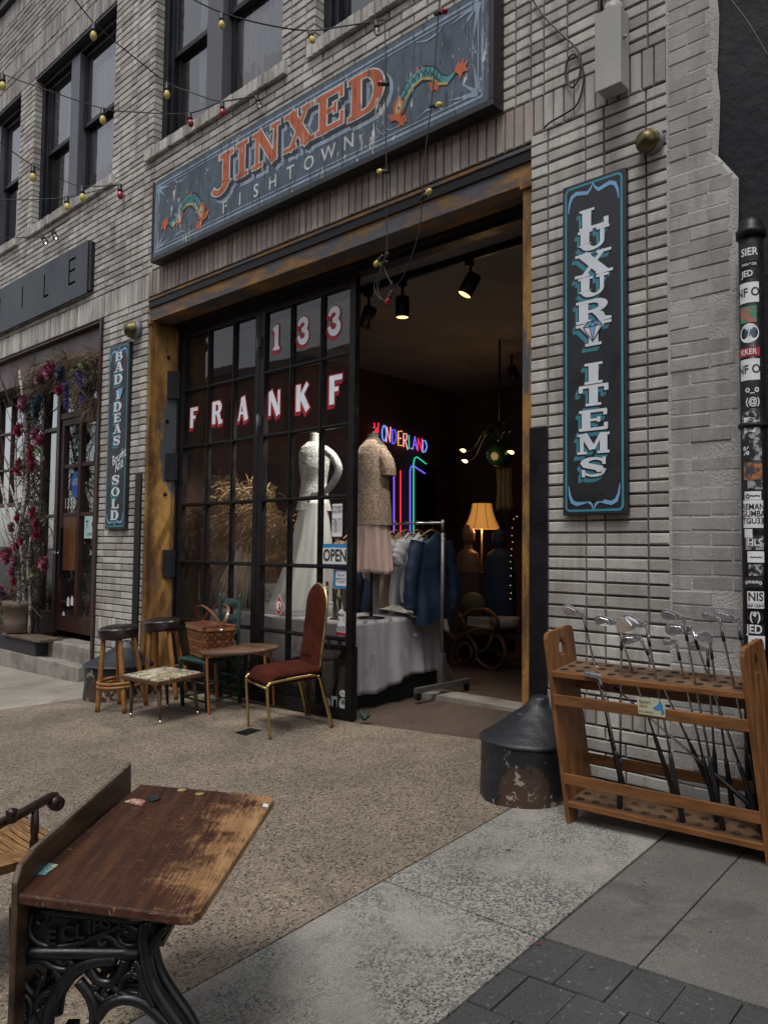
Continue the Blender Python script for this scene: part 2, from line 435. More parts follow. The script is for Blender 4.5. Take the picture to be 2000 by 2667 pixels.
# each glyph: advance, list of (points, width or widths, is_serif)
GL = {
 'L': (0.86, [([(.24, 0), (.24, 1)], T, 0), ([(.04, .94), (.46, .94)], .12, 1), ([(.04, .07), (.84, .07)], .15, 0), ([(.78, .05), (.78, .40)], .13, 0)]),
 'U': (0.96, [([(.24, 1), (.24, .34)]+arc(.48, .34, .24, .27, 180, 360)+[(.72, 1)], [T]+[T]*5+[.2, .16]+[.12]*6, 0), ([(.04, .94), (.46, .94)], .12, 1), ([(.56, .94), (.92, .94)], .12, 1)]),
 'X': (1.0, [([(.22, 1), (.78, 0)], .27, 0), ([(.76, 1), (.22, 0)], .11, 0), ([(.04, .94), (.44, .94)], .12, 1), ([(.58, .94), (.94, .94)], .12, 1), ([(.03, .06), (.40, .06)], .12, 1), ([(.56, .06), (.98, .06)], .12, 1)]),
 'R': (1.0, [([(.24, 0), (.24, 1)], T, 0), ([(.24, .93), (.50, .93)]+arc(.52, .71, .23, .22, 90, -90)+[(.3, .49)], [.12, .14]+[.16, .18, .2, .22, .24, .24, .22, .2, .18, .16, .14]+[.12], 0), ([(.52, .48), (.66, .3), (.74, .06), (.96, .06)], [.16, .22, .2, .11], 0), ([(.04, .06), (.44, .06)], .12, 1), ([(.04, .94), (.4, .94)], .12, 1)]),
 'Y': (0.98, [([(.22, 1), (.49, .45)], .25, 0), ([(.78, 1), (.50, .45)], .11, 0), ([(.49, .5), (.49, 0)], T, 0), ([(.03, .94), (.42, .94)], .12, 1), ([(.6, .94), (.95, .94)], .12, 1), ([(.28, .06), (.70, .06)], .12, 1)]),
 'I': (0.56, [([(.28, 0), (.28, 1)], T, 0), ([(.05, .94), (.51, .94)], .12, 1), ([(.05, .06), (.51, .06)], .12, 1)]),
 'T': (0.92, [([(.46, 0), (.46, 1)], T, 0), ([(.05, .93), (.87, .93)], .14, 0), ([(.1, .95), (.1, .66)], .12, 1), ([(.82, .95), (.82, .66)], .12, 1), ([(.24, .06), (.68, .06)], .12, 1)]),
 'E': (0.90, [([(.24, 0), (.24, 1)], T, 0), ([(.04, .93), (.82, .93)], .14, 0), ([(.04, .07), (.84, .07)], .14, 0), ([(.24, .51), (.62, .51)], .12, 0), ([(.78, .95), (.78, .70)], .11, 1), ([(.80, .05), (.80, .34)], .11, 1), ([(.6, .38), (.6, .64)], .09, 1)]),
 'M': (1.16, [([(.18, 0), (.18, 1)], .13, 0), ([(.24, 1), (.56, .22)], .24, 0), ([(.86, 1), (.57, .22)], .12, 0), ([(.92, 0), (.92, 1)], .25, 0), ([(.03, .94), (.32, .94)], .12, 1), ([(.80, .94), (1.12, .94)], .12, 1), ([(.03, .06), (.36, .06)], .12, 1), ([(.72, .06), (1.12, .06)], .12, 1)]),
 'S': (0.86, [([(.74, .76)]+arc(.44, .73, .28, .20, 30, 180, 7)+[(.22, .60), (.42, .52), (.60, .43), (.66, .28)]+arc(.42, .28, .25, .21, 0, -165, 8), [.08]+[.11, .12, .12, .14, .17, .2, .22, .24]+[.25, .26, .26, .24]+[.22, .2, .17, .14, .12, .11, .1, .09, .08], 0), ([(.74, .62), (.74, .98)], .10, 1), ([(.13, .02), (.13, .38)], .10, 1)]),
 'B': (0.96, [([(.24, 0), (.24, 1)], T, 0), ([(.24, .94), (.48, .94)]+arc(.5, .735, .21, .205, 90, -90, 8)+[(.3, .53)], [.12, .13, .15, .18, .2, .22, .22, .2, .18, .15, .13, .11], 0), ([(.3, .53), (.52, .53)]+arc(.53, .295, .25, .235, 90, -90, 8)+[(.24, .06)], [.11, .13, .15, .18, .22, .24, .24, .22, .18, .15, .13, .12], 0), ([(.04, .06), (.3, .06)], .12, 1), ([(.04, .94), (.3, .94)], .12, 1)]),
 'A': (1.0, [([(.47, 1), (.2, 0)], .10, 0), ([(.50, 1), (.78, 0)], .26, 0), ([(.26, .32), (.7, .32)], .10, 0), ([(.02, .06), (.38, .06)], .12, 1), ([(.58, .06), (.99, .06)], .12, 1), ([(.3, .95), (.6, .95)], .10, 1)]),
 'D': (1.0, [([(.24, 0), (.24, 1)], T, 0), ([(.1, .94), (.42, .94)]+arc(.44, .5, .34, .44, 90, -90, 12)+[(.1, .06)], [.12, .13, .13, .15, .18, .22, .25, .26, .27, .26, .25, .22, .18, .15, .13, .12], 0), ([(.04, .06), (.3, .06)], .12, 1), ([(.04, .94), (.3, .94)], .12, 1)]),
 'O': (1.0, [(arc(.5, .5, .34, .44, 90, 450, 24), [.12, .13, .16, .2, .23, .25, .26, .25, .23, .2, .16, .13, .12, .13, .16, .2, .23, .25, .26, .25, .23, .2, .16, .13, .12], 0)]),
 'J': (0.84, [([(.58, 1), (.58, .30)]+arc(.34, .30, .24, .22, 0, -150, 8), [T, T, T, .22, .2, .18, .16, .15, .14, .13, .13], 0), ([(.34, .94), (.82, .94)], .12, 1)]),
 'N': (1.04, [([(.2, 0), (.2, 1)], .13, 0), ([(.22, 1), (.82, 0)], .25, 0), ([(.84, 0), (.84, 1)], .13, 0), ([(.03, .94), (.3, .94)], .12, 1), ([(.68, .94), (1.0, .94)], .12, 1), ([(.03, .06), (.38, .06)], .12, 1)]),
 'F': (0.84, [([(.24, 0), (.24, 1)], T, 0), ([(.1, .92), (.80, .92)], .16, 0), ([(.24, .52), (.60, .52)], .14, 0), ([(.76, .95), (.76, .72)], .1, 1), ([(.04, .06), (.44, .06)], .12, 1)]),
 'K': (1.0, [([(.24, 0), (.24, 1)], T, 0), ([(.8, 1), (.3, .42)], .17, 0), ([(.42, .62), (.84, 0)], .25, 0)]),
 '1': (0.6, [([(.34, 0), (.34, 1)], .24, 0), ([(.3, .93), (.12, .80)], .14, 0), ([(.12, .05), (.56, .05)], .11, 1)]),
 '3': (0.86, [([(.14, .72)]+arc(.42, .74, .24, .19, 160, -80, 9)+[(.36, .53)], [.14]+[.16, .18, .2, .21, .22, .22, .22, .2, .18, .16]+[.14], 0), ([(.36, .52)]+arc(.43, .28, .27, .23, 80, -165, 10)+[(.13, .32)], [.14]+[.16, .18, .2, .22, .24, .24, .23, .22, .2, .18, .16]+[.15], 0)]),
}
def stroke(mb, pts, wd, fr, w, grow=0.0, aspect=1.0):
    """flat ribbon along a polyline; grow widens it and lengthens its ends"""
    P = [Vector((p[0]*aspect, p[1])) for p in pts]; n = len(P)
    ws = wd if isinstance(wd, (list, tuple)) else [wd]*n
    ws = list(ws)+[ws[-1]]*(n-len(ws))
    if grow:
        d0 = (P[0]-P[1]).normalized(); d1 = (P[-1]-P[-2]).normalized()
        P[0] = P[0]+d0*grow; P[-1] = P[-1]+d1*grow
    lf, rt = [], []
    for i in range(n):
        a = (P[i]-P[i-1]).normalized() if i else None
        b = (P[i+1]-P[i]).normalized() if i < n-1 else None
        d = (a+b) if a is not None and b is not None else (a if a is not None else b)
        d.normalize(); nn = Vector((-d.y, d.x))
        k = 1.0
        if a is not None and b is not None: k = min(1.6, 1/max(0.4, abs(nn.dot(Vector((-a.y, a.x))))))
        h = (ws[i]/2+grow)*k
        lf.append(P[i]+nn*h); rt.append(P[i]-nn*h)
    vs = [fr(p.x, p.y, w) for p in lf]+[fr(p.x, p.y, w) for p in rt]
    mb.add(vs, [(i, n+i, n+i+1, i+1) for i in range(n-1)])
def glyph(mb, ch, fr, w=0.0, grow=0.0, slab=True, wt=1.0, dz=0.00012, aspect=1.0):
    k = 0
    for pts, wd, ser in GL[ch][1]:
        if ser and not slab: continue
        ww = [x*wt for x in wd] if isinstance(wd, list) else wd*wt
        stroke(mb, pts, ww, fr, w+k*dz, grow, aspect); k += 1
# ================================================================== THE SETTING
def struct(mb, name, mat, **kw):
    o = mb.build(name, mat, kind='structure', **kw); return o
simple('grime', (0.028, 0.025, 0.022), 0.95, bmp=0.5, bsc=200)
mb = MB(); mb.box(-900, 900, -900, 900, -0.75, -0.62); struct(mb, 'ground', 'asphalt')
def slab(mb, poly, th=0.08, drop=0.0):      # polygon in x,y lying on the sloping pavement
    n = len(poly)
    top = [(x, y, gz(x, y)-drop) for x, y in poly]; bot = [(x, y, z-th) for x, y, z in top]
    mb.add(top+bot, [tuple(range(n))]+[(i, n+i, n+(i+1) % n, (i+1) % n) for i in range(n)])
mb = MB(); mb.box(-60, 60, -16, -5.6, -0.7, -0.55); struct(mb, 'road', 'asphalt')
mb = MB(); slab(mb, [(-60, -5.55), (60, -5.55), (60, -0.002), (-60, -0.002)], 0.25, 0.012); struct(mb, 'pavement_base', 'grime')
def bx_(y): return -7.35+0.40*y
mb = MB(); slab(mb, [(bx_(-5.4), -5.4), (-2.411, -5.4), (-2.411, 0.0), (bx_(0), 0.0)]); mb.add([(x, y, gz(x, y)) for x, y in ((-7.42, 0.0), (-2.62, 0.0), (-2.62, 0.62), (-3.0, .60), (-3.4, 0.52), (-4.0, .42), (-4.5, 0.33), (-7.42, 0.33))], [tuple(range(8))])
struct(mb, 'driveway_apron', 'aggregate')
mb = MB(); slab(mb, [(-2.401, -1.615), (-1.594, -1.605), (-1.594, 0), (-2.401, 0)]); slab(mb, [(-2.401, -3.3), (-1.594, -3.3), (-1.594, -1.613), (-2.401, -1.623)]); slab(mb, [(-2.401, -5.4), (-1.594, -5.4), (-1.594, -3.31), (-2.401, -3.31)])
struct(mb, 'concrete_strip', 'worn_concrete')
mb = MB()
xs = [-1.584, -1.222, -0.40, 0.5, 1.4, 2.3, 3.2]
for a, b in zip(xs, xs[1:]): slab(mb, [(a+.004, -1.595+.08*(a+1.58)), (b-.004, -1.595+.08*(b+1.58)), (b-.004, 0), (a+.004, 0)])
struct(mb, 'pavement_slabs', 'slab_concrete')
mb = MB()
for j in range(15):
    y1 = -1.61-0.24*j; y0 = y1-0.234
    k = 0; x = -1.584-(0.09 if j % 2 else 0)
    while x < 3:
        a = max(x, -1.584)
        dz = rnd(-.003, .003); s1 = .08*(a+1.58); s2 = .08*(x+.174+1.58)
        slab(mb, [(a, y0+s1), (x+.174, y0+s2), (x+.174, y1+s2), (a, y1+s1)], 0.05, 0.003+dz); x += 0.18
struct(mb, 'brick_pavers', 'paver')
mb = MB()
ys = [-5.4, -3.6, -1.8, 0.0]
for a, b in zip(ys, ys[1:]):
    for x0, x1 in ((-30, -11.6), (-11.59, -8.9), (-8.89, None)):
        y0, y1 = a+.005, b-.005
        slab(mb, [(x0, y0), (x1 if x1 else bx_(y0)-.01, y0), (x1 if x1 else bx_(y1)-.01, y1), (x0, y1)])
struct(mb, 'pavement', 'old_pavement')

# ------------------------------------------------------------------ the brick building
BLD = thing('brick_building', 'grey painted brick building with dark sash windows above two shopfronts', 'building')
CO = 0.0756
bk = MB(); bk.cur = 0
def brick(x0, x1, z0, z1, back=0.13, front=0.0, j=0.0022):
    g = rnd(-j, j)*1.3; c = rnd(0.0035, .007)
    y = front+g
    q = lambda: rnd(-j, j)
    a = [(x0+c+q(), y, z0+c+q()), (x1-c+q(), y, z0+c+q()), (x1-c+q(), y, z1-c+q()), (x0+c+q(), y, z1-c+q())]
    b = [(x0, y+c, z0), (x1, y+c, z0), (x1, y+c, z1), (x0, y+c, z1)]
    d = [(x0, back, z0), (x1, back, z0), (x1, back, z1), (x0, back, z1)]
    fs = [(0, 1, 2, 3)]
    for i in range(4):
        k = (i+1) % 4
        fs.append((4+i, 4+k, k, i)); fs.append((8+i, 8+k, 4+k, 4+i))
    bk.add(a+b+d, fs)
JH, JV = 0.0125, 0.011
def stack(x0, x1, z0, z1, cols, front=0.0):        # stack bond; cols: relative widths
    tot = sum(cols); n = max(1, round((z1-z0)/CO)); h = (z1-z0)/n
    for i in range(n):
        x = x0
        for k, c in enumerate(cols):
            w = (x1-x0)*c/tot
            l = 0 if k == 0 else JV/2; r_ = 0 if k == len(cols)-1 else JV/2
            brick(x+l, x+w-r_, z0+i*h+JH/2, z0+(i+1)*h-JH/2, front=front); x += w
def run(x0, x1, z0, z1, L_=0.255, front=0.0, co=CO):
    n = max(1, round((z1-z0)/co)); h = (z1-z0)/n
    for i in range(n):
        x = x0-(L_/2 if i % 2 else 0)
        while x < x1-0.001:
            a = max(x, x0); b = min(x+L_, x1)
            if b-a > 0.03: brick(a+JV/2, b-JV/2, z0+i*h+JH/2, z0+(i+1)*h-JH/2, front=front)
            x += L_
def soldier(x0, x1, z0, z1, w=0.0756, front=0.0):
    n = max(1, round((x1-x0)/w)); w = (x1-x0)/n
    for i in range(n): brick(x0+i*w+JV/2, x0+(i+1)*w-JV/2, z0+JH/2, z1-JH/2, front=front)
def sill(x0, x1, z0, z1):
    n = round((x1-x0)/0.0756); w = (x1-x0)/n
    for i in range(n): brick(x0+i*w+.004, x0+(i+1)*w-.004, z0, z1, front=-0.045+rnd(-.003, .003), back=0.14, j=.003)
H_, S_ = 0.124, 0.266
PR = [H_, S_, H_, S_, H_]
# ground floor piers
stack(-2.636, -1.733, 0.52, 4.115, PR); soldier(-2.636, -1.733, 0.345, 0.52); run(-2.636, -1.733, -0.04, 0.345)
stack(-8.41, -7.425, 0.58, 4.06, PR); soldier(-8.41, -7.425, 0.33, 0.58); run(-8.41, -7.425, -0.16, 0.33)
# soldier course over the openings
bk.cur = 1; soldier(-7.425, -2.62, 4.075, 4.36); bk.cur = 0
soldier(-2.62, -1.733, 4.115, 4.36); soldier(-14.0, -7.425, 4.06, 4.34)
# band between soldier course and sills
Z0, Z1 = 4.36, 5.60
stack(-8.33, -7.46, 4.34, 5.60, PR); stack(-8.42, -8.335, 4.34, 5.60, [1])
run(-14.0, -8.425, 4.34, 5.60)
stack(-7.455, -7.37, 4.34, 5.60, [1])
run(-7.365, -2.86, 4.36, 5.60)
stack(-2.86, -1.733, 4.36, 9.2, [H_, S_*.55, H_, S_*.8, S_, H_, S_, H_*1.1])
# sills, proud of the wall
sill(-7.52, -5.14, 5.60, 5.72); sill(-4.86, -2.7, 5.60, 5.72); sill(-10.66, -8.24, 5.60, 5.72); sill(-14, -10.96, 5.60, 5.72)
# piers between the windows
WT = 7.86
stack(-8.24, -7.52, 5.60, 5.72, PR)
stack(-8.315, -7.41, 5.72, WT, PR); stack(-5.23, -4.79, 5.60, WT, [H_, S_*.75, H_]); stack(-11.05, -10.575, 5.60, WT, [H_, S_*.8, H_])
# parapet bands
bk.cur = 2
soldier(-14, -2.86, WT, 8.12); soldier(-14, -2.86, 8.12, 8.22, 0.1); soldier(-14, -2.86, 8.22, 8.47); run(-14, -2.86, 8.47, 9.10); soldier(-14, -2.86, 9.10, 9.38)
# mortar core
bk.cur = 3
for a in ((-2.63, -1.737, -.3, 4.115), (-8.405, -7.43, -.3, 4.06), (-14, -7.425, 4.066, 5.6), (-7.425, -2.625, 4.08, 5.6), (-2.62, -1.737, 4.118, 5.6), (-14, -10.98, 5.6, 5.70), (-10.64, -8.26, 5.6, 5.70), (-7.5, -5.16, 5.6, 5.70), (-4.84, -2.87, 5.6, 5.70),
          (-8.31, -7.415, 5.601, WT-.002), (-5.225, -4.795, 5.601, WT-.002), (-11.045, -10.58, 5.601, WT-.002), (-2.86, -1.737, 5.602, 9.3), (-14, -2.86, WT+.01, 9.37)):
    bk.box(a[0], a[1], 0.016, 0.24, a[2], a[3])
wall = bk.build('brick_wall', ['brick', 'brick_tan', 'brick_top', 'mortar'], BLD)
mb = MB(); mb.box(-14.1, -2.84, -0.07, 0.3, 9.38, 9.50); mb.box(-14.1, -2.85, -0.10, 0.26, 9.50, 9.60); mb.box(-14.1, -2.84, -.02, .3, 9.60, 9.66); mb.build('parapet_cap', 'roof_metal', BLD)
# upper windows ------------------------------------------------------
simple('curtain', (0.72, 0.70, 0.74), 0.9, var=0.35, sc=9, stretch=(5, 1, .3), bmp=0.2)
simple('valance', (0.26, 0.07, 0.05), 0.9, var=0.6, sc=12, bmp=0.2)
def sash_window(x0, x1, m0, m1, curtains):
    fr = MB(); yF = 0.10
    fr.box(x0, x1, yF, .26, WT-.10, WT-.004); fr.box(x0, x0+.09, yF, .26, 5.70, WT-.10); fr.box(x1-.09, x1, yF, .26, 5.70, WT-.10); fr.box(x0+.09, x1-.09, yF+.02, .26, 5.70, 5.76)
    fr.box(x0+.09, x0+.14, yF+.04, .27, 5.76, WT-.10); fr.box(x1-.14, x1-.09, yF+.04, .27, 5.76, WT-.10)
    w = fr.build('window', 'sash_black', BLD, bevel=.004)
    m = MB(); m.box(m0, m1, yF-.012, .27, 5.765, WT-.104); m.build('mullion', 'mullion_grey', w, bevel=.004)
    sh = MB(); gl = MB()
    for a, b in ((x0+.14, m0-.002), (m1+.002, x1-.14)):
        zm = 6.79
        for z0, z1, y in ((zm-.03, WT-.105, .155), (5.762, zm+.03, .20)):
            s = .055
            sh.box(a, b, y, y+.04, z1-s, z1); sh.box(a, b, y, y+.04, z0, z0+s); sh.box(a, a+s, y, y+.04, z0+s, z1-s); sh.box(b-s, b, y, y+.04, z0+s, z1-s)
            gl.add([(a+s, y+.02, z0+s), (b-s, y+.02, z0+s), (b-s, y+.02, z1-s), (a+s, y+.02, z1-s)], [(0, 1, 2, 3)])
    sh.build('sash', 'sash_black', w, bevel=.003); gl.build('pane', 'window_glass', w)
    for a, b, z0, z1 in curtains:
        cu = MB(); cu.grid(lambda u, v: (a+(b-a)*u, .30+.02*math.sin(u*(b-a)*70)+.01*math.sin(v*9+u*7), z0+(z1-z0)*v), 60, 8)
        c = cu.build('curtain', 'curtain', w, solid=.004)
        for zz in (z0+(z1-z0)*.10, z0+(z1-z0)*.52):
            va = MB(); va.grid(lambda u, v: (a+(b-a)*u, .268+.02*math.sin(u*(b-a)*60), zz+(.22+.03*math.sin(u*40))*v+.03*math.sin(u*25)), 50, 3)
            va.build('valance', 'valance', c, solid=.004)
    return w
sash_window(-7.41, -5.23, -6.55, -6.28, [(-7.0, -6.5, 5.75, 7.7), (-6.3, -5.35, 5.75, 7.7)])
sash_window(-10.575, -8.315, -9.66, -9.42, [(-10.2, -9.6, 5.75, 7.6), (-9.45, -8.4, 5.75, 7.6)])
sash_window(-13.2, -11.05, -12.2, -12.0, [(-11.8, -11.1, 5.75, 7.6)])
sash_window(-4.79, -2.86, -3.95, -3.7, [])
lt = MB()
for a, b in ((-7.41, -5.23), (-10.575, -8.315), (-13.2, -11.05), (-4.79, -2.86)): lt.box(a-.02, b+.02, .012, .10, WT-.03, WT)
lt.build('window_lintel', 'roof_metal', BLD)
# rooms behind, so no daylight leaks in
rm = MB()
rm.box(-14, -2.5, 1.8, 1.9, 4.3, 9.4); rm.box(-14, -2.5, .26, 1.9, 9.38, 9.45); rm.box(-14, -2.5, .25, 1.9, 4.9, 5.0); rm.box(-14, -13.9, .25, 1.9, 4.9, 9.4); rm.box(-2.6, -2.5, .25, 1.9, 4.9, 9.4)
rm.build('upper_room', 'wall_dark', BLD)
# shop interior ------------------------------------------------------
it = MB()
it.box(-7.75, -7.70, .25, 5.9, -.25, 4.0); it.box(-7.75, -2.3, 5.9, 6.0, -.25, 4.0); it.box(-2.52, -2.3, .24, 5.9, -.25, 4.0)
it.box(-7.75, -7.4, .24, .30, -.25, 4.05)
it.build('interior_wall', 'wall_dark', BLD)
c = MB(); c.box(-7.8, -2.2, .24, 6.0, 4.0, 4.08); c.build('ceiling', 'ceiling_paint', BLD)
mb = MB(); mb.add([(x, y, gz(x, 0)-.006) for x, y in ((-7.7, .0), (-2.6, .0), (-2.6, 1.85), (-7.7, 1.85))], [(0, 1, 2, 3)]); mb.box(-7.7, -2.5, 1.93, 5.9, -.20, -.05)
struct(mb, 'shop_floor', 'shop_floor')
mb = MB(); mb.box(-7.7, -2.6, 1.60, 1.85, -.2, -.025); mb.box(-7.7, -2.6, 1.85, 1.93, -.2, -.035); struct(mb, 'threshold', 'step_concrete')
# steel door frame ---------------------------------------------------
lf = MB()
lf.box(-7.425, -2.636, .03, .045, 3.84, 4.07); lf.box(-7.425, -2.636, .02, .25, 3.815, 3.84); lf.box(-7.425, -2.636, .0, .03, 4.035, 4.062)
for x in (-6.6, -5.9, -5.2, -4.5, -3.8, -3.1): pass
lf.build('steel_lintel', 'blue_steel', BLD, bevel=.003)
lf = MB(); lf.box(-7.42, -2.64, .012, .029, 3.965, 4.03); lf.build('lintel_shade_strip', 'black_frame', BLD)  # added black strip: the shadow band along the beam's top, put in as colour
jb = MB()
jb.box(-7.425, -7.375, .02, .105, -.16, 3.815); jb.hexa([(-7.375, .06, -.16), (-7.376, .106, -.16), (-7.32, .34, -.16), (-7.345, .35, -.16), (-7.375, .06, 3.8), (-7.376, .106, 3.8), (-7.32, .34, 3.8), (-7.345, .35, 3.8)])
jb.box(-7.435, -7.36, .0, .11, 3.78, 3.83)
j = jb.build('steel_jamb', 'rusty_steel', BLD, bevel=.004)
for z in (3.0, 2.1, 1.05):
    hg = MB(); hg.hexa([(-7.335, .20, z), (-7.345, .21, z), (-7.30, .335, z), (-7.285, .33, z), (-7.335, .20, z+.30), (-7.345, .21, z+.30), (-7.30, .335, z+.30), (-7.285, .33, z+.30)])
    hg.build('hinge_plate', 'black_paint', j, bevel=.004)
for z in (3.45, 2.75, 1.95, 1.15, .5):
    bl = MB(); bl.ball((-7.348, .22, z), (.012, .024, .024), 10, 6); bl.build('bolt', 'black_frame', j)
jb = MB(); jb.box(-2.712, -2.636, .02, .06, -.06, 3.815); jb.box(-2.70, -2.64, .06, .24, -.06, 3.815); jb.box(-2.725, -2.63, .0, .06, 3.78, 3.83)
jb.build('steel_jamb', 'rusty_steel', BLD, bevel=.004)
for x0, x1 in ((-2.634, -2.505), (-7.56, -7.44)):
    g = MB(); g.box(x0, x1, -.022, -.006, -.16, 2.17); g.box(x0-.001, x0+.02, -.008, .02, -.16, 2.17)
    g.build('corner_guard', 'black_paint', BLD, bevel=.004)
hd = MB(); hd.box(-7.34, -2.71, .25, .31, 3.78, 3.815); hd.box(-7.34, -2.71, .31, .42, 3.742, 4.0); hd.box(-7.34, -7.295, .32, .42, -.16, 3.74)
hd.build('door_header', 'black_frame', BLD, bevel=.004)

# glazed folding doors -----------------------------------------------
YD = 0.36
def F(x, y): p = at(x, y, YD); return p.x, p.z
def folding_door(xa, xb, cols, zrows):
    f = MB(); z0, z1 = -.075, 3.74
    st = .07
    f.box(xa, xa+st, YD-.03, YD+.03, z0, z1); f.box(xb-st, xb, YD-.03, YD+.03, z0, z1)
    f.box(xa+st, xb-st, YD-.028, YD+.028, z1-.08, z1); f.box(xa+st, xb-st, YD-.028, YD+.028, z0, z0+.10)
    f.box(xa, xb, YD-.034, YD-.028, z0, z0+.10)
    for x in cols: f.box(x-.022, x+.022, YD-.02, YD+.02, z0+.1, z1-.08); f.box(x-.008, x+.008, YD-.034, YD-.02, z0+.1, z1-.08)
    for z in zrows: f.box(xa+st, xb-st, YD-.021, YD+.021, z-.018, z+.018); f.box(xa+st, xb-st, YD-.033, YD-.021, z-.007, z+.007)
    d = f.build('folding_door', 'black_frame', BLD, bevel=.003)
    g = MB(); xs = [xa+st]+list(cols)+[xb-st]; zs = [z0+.1]+list(zrows)+[z1-.08]
    for a, b in zip(xs, xs[1:]):
        for c_, e in zip(zs, zs[1:]):
            k = rnd(-.0025, .0025); k2 = rnd(-.0025, .0025)
            g.add([(a, YD+k, c_), (b, YD-k, c_), (b, YD-k+k2, e), (a, YD+k+k2, e)], [(0, 1, 2, 3)])
    g.build('pane', 'glass', d)
    return d
ZR = [F(798, y)[1] for y in (1653, 1474, 1298, 1121, 948)]
DX = {k: F(x, y)[0] for k, x, y in (('a', 470, 1300), ('c1', 541, 1300), ('c2', 606, 1300), ('h', 676, 1300), ('d1', 757, 1300), ('d2', 836, 1300), ('e', 926, 1300))}
DOORS = [folding_door(DX['a'], DX['h']-.003, [DX['c1'], DX['c2']], ZR), folding_door(DX['h']+.003, DX['e'], [DX['d1'], DX['d2']], ZR)]
for y in (880, 1085):
    h = MB(); p = at(673, y, YD-.045); h.box(p.x-.03, p.x+.025, YD-.05, YD-.03, p.z-.09, p.z+.0); h.tube([(p.x, YD-.055, p.z-.19), (p.x, YD-.055, p.z+.02)], .012)
    h.build('hinge', 'mullion_grey', DOORS[1])
simple('sticker_white', (0.72, 0.73, 0.72), 0.5, var=0.15, sc=20, bmp=0.0)
simple('letter_white', (0.74, 0.82, 0.86), 0.5, var=0.12, sc=9, bmp=0.05)
simple('letter_red', (0.42, 0.012, 0.025), 0.5, var=0.3, sc=12, bmp=0.05)
def win_letter(k, ch, px, py0, py1, wscale=1.0):
    a = at(px, py1, YD-.006); b = at(px, py0, YD-.006); h_ = b.z-a.z; m = MB(); a.x -= .045
    glyph(m, ch, lambda u, v, w=0: (a.x+u*h_*0.90*wscale, YD-.008-w, a.z+v*h_), 0, 0, slab=(ch in '1'), wt=1.12)
    m.cur = 1
    for i in range(4):
        glyph(m, ch, lambda u, v, w=0: (a.x+u*h_*0.90*wscale-.006*i, YD-.0035-w, a.z+v*h_-.008*i), -.0007*i, .05, slab=(ch in '1'), wt=1.12)
    m.build('letter', ['letter_white', 'letter_red'], DOORS[k])
for q in ((0, 'F', 499, 1063, 1115), (0, 'R', 556, 1047, 1105), (0, 'A', 622, 1036, 1097), (1, 'N', 703, 1020, 1083), (1, 'K', 775, 1003, 1072), (1, 'F', 862, 980, 1054),
          (1, '1', 715, 848, 912), (1, '3', 780, 830, 895), (1, '3', 860, 803, 872)): win_letter(*q)

# the house across the street (it shows in the glass) ------------------
OP = thing('brick_building', 'red brick building across the street, seen only as a reflection in the glass', 'building', (-8, -17, 0))
mb = MB()
for i in range(9):
    x = -38+i*6; mb.box(x, x+6-.0, -20, -17, -.6, 1.0)
mb.box(-38, 20, -20, -17, 1.0, 3.2) ; mb.box(-38, 20, -20, -17, 5.2, 6.6); mb.box(-38, 20, -20, -17, 8.4, 9.6)
for zz, ze in ((3.2, 5.2), (6.6, 8.4)):
    for i in range(19): mb.box(-38+i*3, -38+i*3+1.7, -20, -17, zz, ze)
def m_redbrick():
    m, nt, bs = nmat('far_brick')
    mp = coords(nt); rx = nt.nodes.new('ShaderNodeMapping'); rx.inputs['Rotation'].default_value = (R(90), 0, 0); L(nt, mp, 0, rx, 0)
    b = N(nt, 'ShaderNodeTexBrick'); b.inputs['Scale'].default_value = 3.5; b.inputs['Color1'].default_value = (.46, .15, .10, 1); b.inputs['Color2'].default_value = (.32, .11, .08, 1); b.inputs['Mortar'].default_value = (.22, .17, .14, 1)
    L(nt, rx, 0, b, 'Vector'); L(nt, b, 0, bs, 'Base Color'); bs.inputs['Roughness'].default_value = .9
m_redbrick()
mb.build('wall', 'far_brick', OP)
mb = MB(); mb.box(-38, 20, -17.4, -17.3, 3.1, 8.5); mb.build('window', 'mullion_grey', OP)
mb = MB(); mb.box(-38.2, 20.2, -20, -16.7, 9.6, 10.0); mb.build('cornice', 'step_concrete', OP)

# painted neighbour wall and dark stucco at the right -------------------
NB = thing('painted_wall', 'narrow strip of smooth pale grey painted brick with a ragged right edge beside the ribbed brickwork', 'wall', (-1.55, 0, 0))
bk = MB(); bk.cur = 0
def edge(z): return -1.478 if z > 3.5 else (-1.385-(z-3.42)*1.1 if z > 3.42 else -1.385+.02*(3.42-z))
z = -.05; i = 0
co = 0.0815
JHo, JVo = JH, JV
while z < 9.3:
    e = edge(z)+rnd(-.012, .012); x = -1.722-(0.11 if i % 2 else 0); 
    while x < e-.03:
        a = max(x, -1.722); b = min(x+.22, e)
        if z > 2.9 or b < e-.02 or rnd(0, 1) < .55:
            if b-a > .03: brick(a+.002, b-.002, z+.002, z+co-.003, back=.08, front=.0, j=.003)
        x += .22
    z += co; i += 1
bk.cur = 1
for k in range(60):
    z0, z1 = -.1+k*.16, -.1+(k+1)*.16
    e0, e1 = edge(z0)+.03+.008*math.sin(k*2.1), edge(z1)+.03+.008*math.sin((k+1)*2.1)
    bk.hexa([(-1.735, .004, z0), (e0-.02, .004, z0), (e0, .03, z0), (-1.735, .12, z0), (-1.735, .004, z1), (e1-.02, .004, z1), (e1, .03, z1), (-1.735, .12, z1)])
bk.build('brick_face', ['brick_grey', 'stucco'], NB)
mb = MB()
mb.grid(lambda u, v: (-1.72+u*5, .05+.02*math.sin(v*40+u*9)*0.5, -.1+v*9.6), 60, 120)
mb.box(-1.73, 3.4, .12, .3, -.3, 9.5)
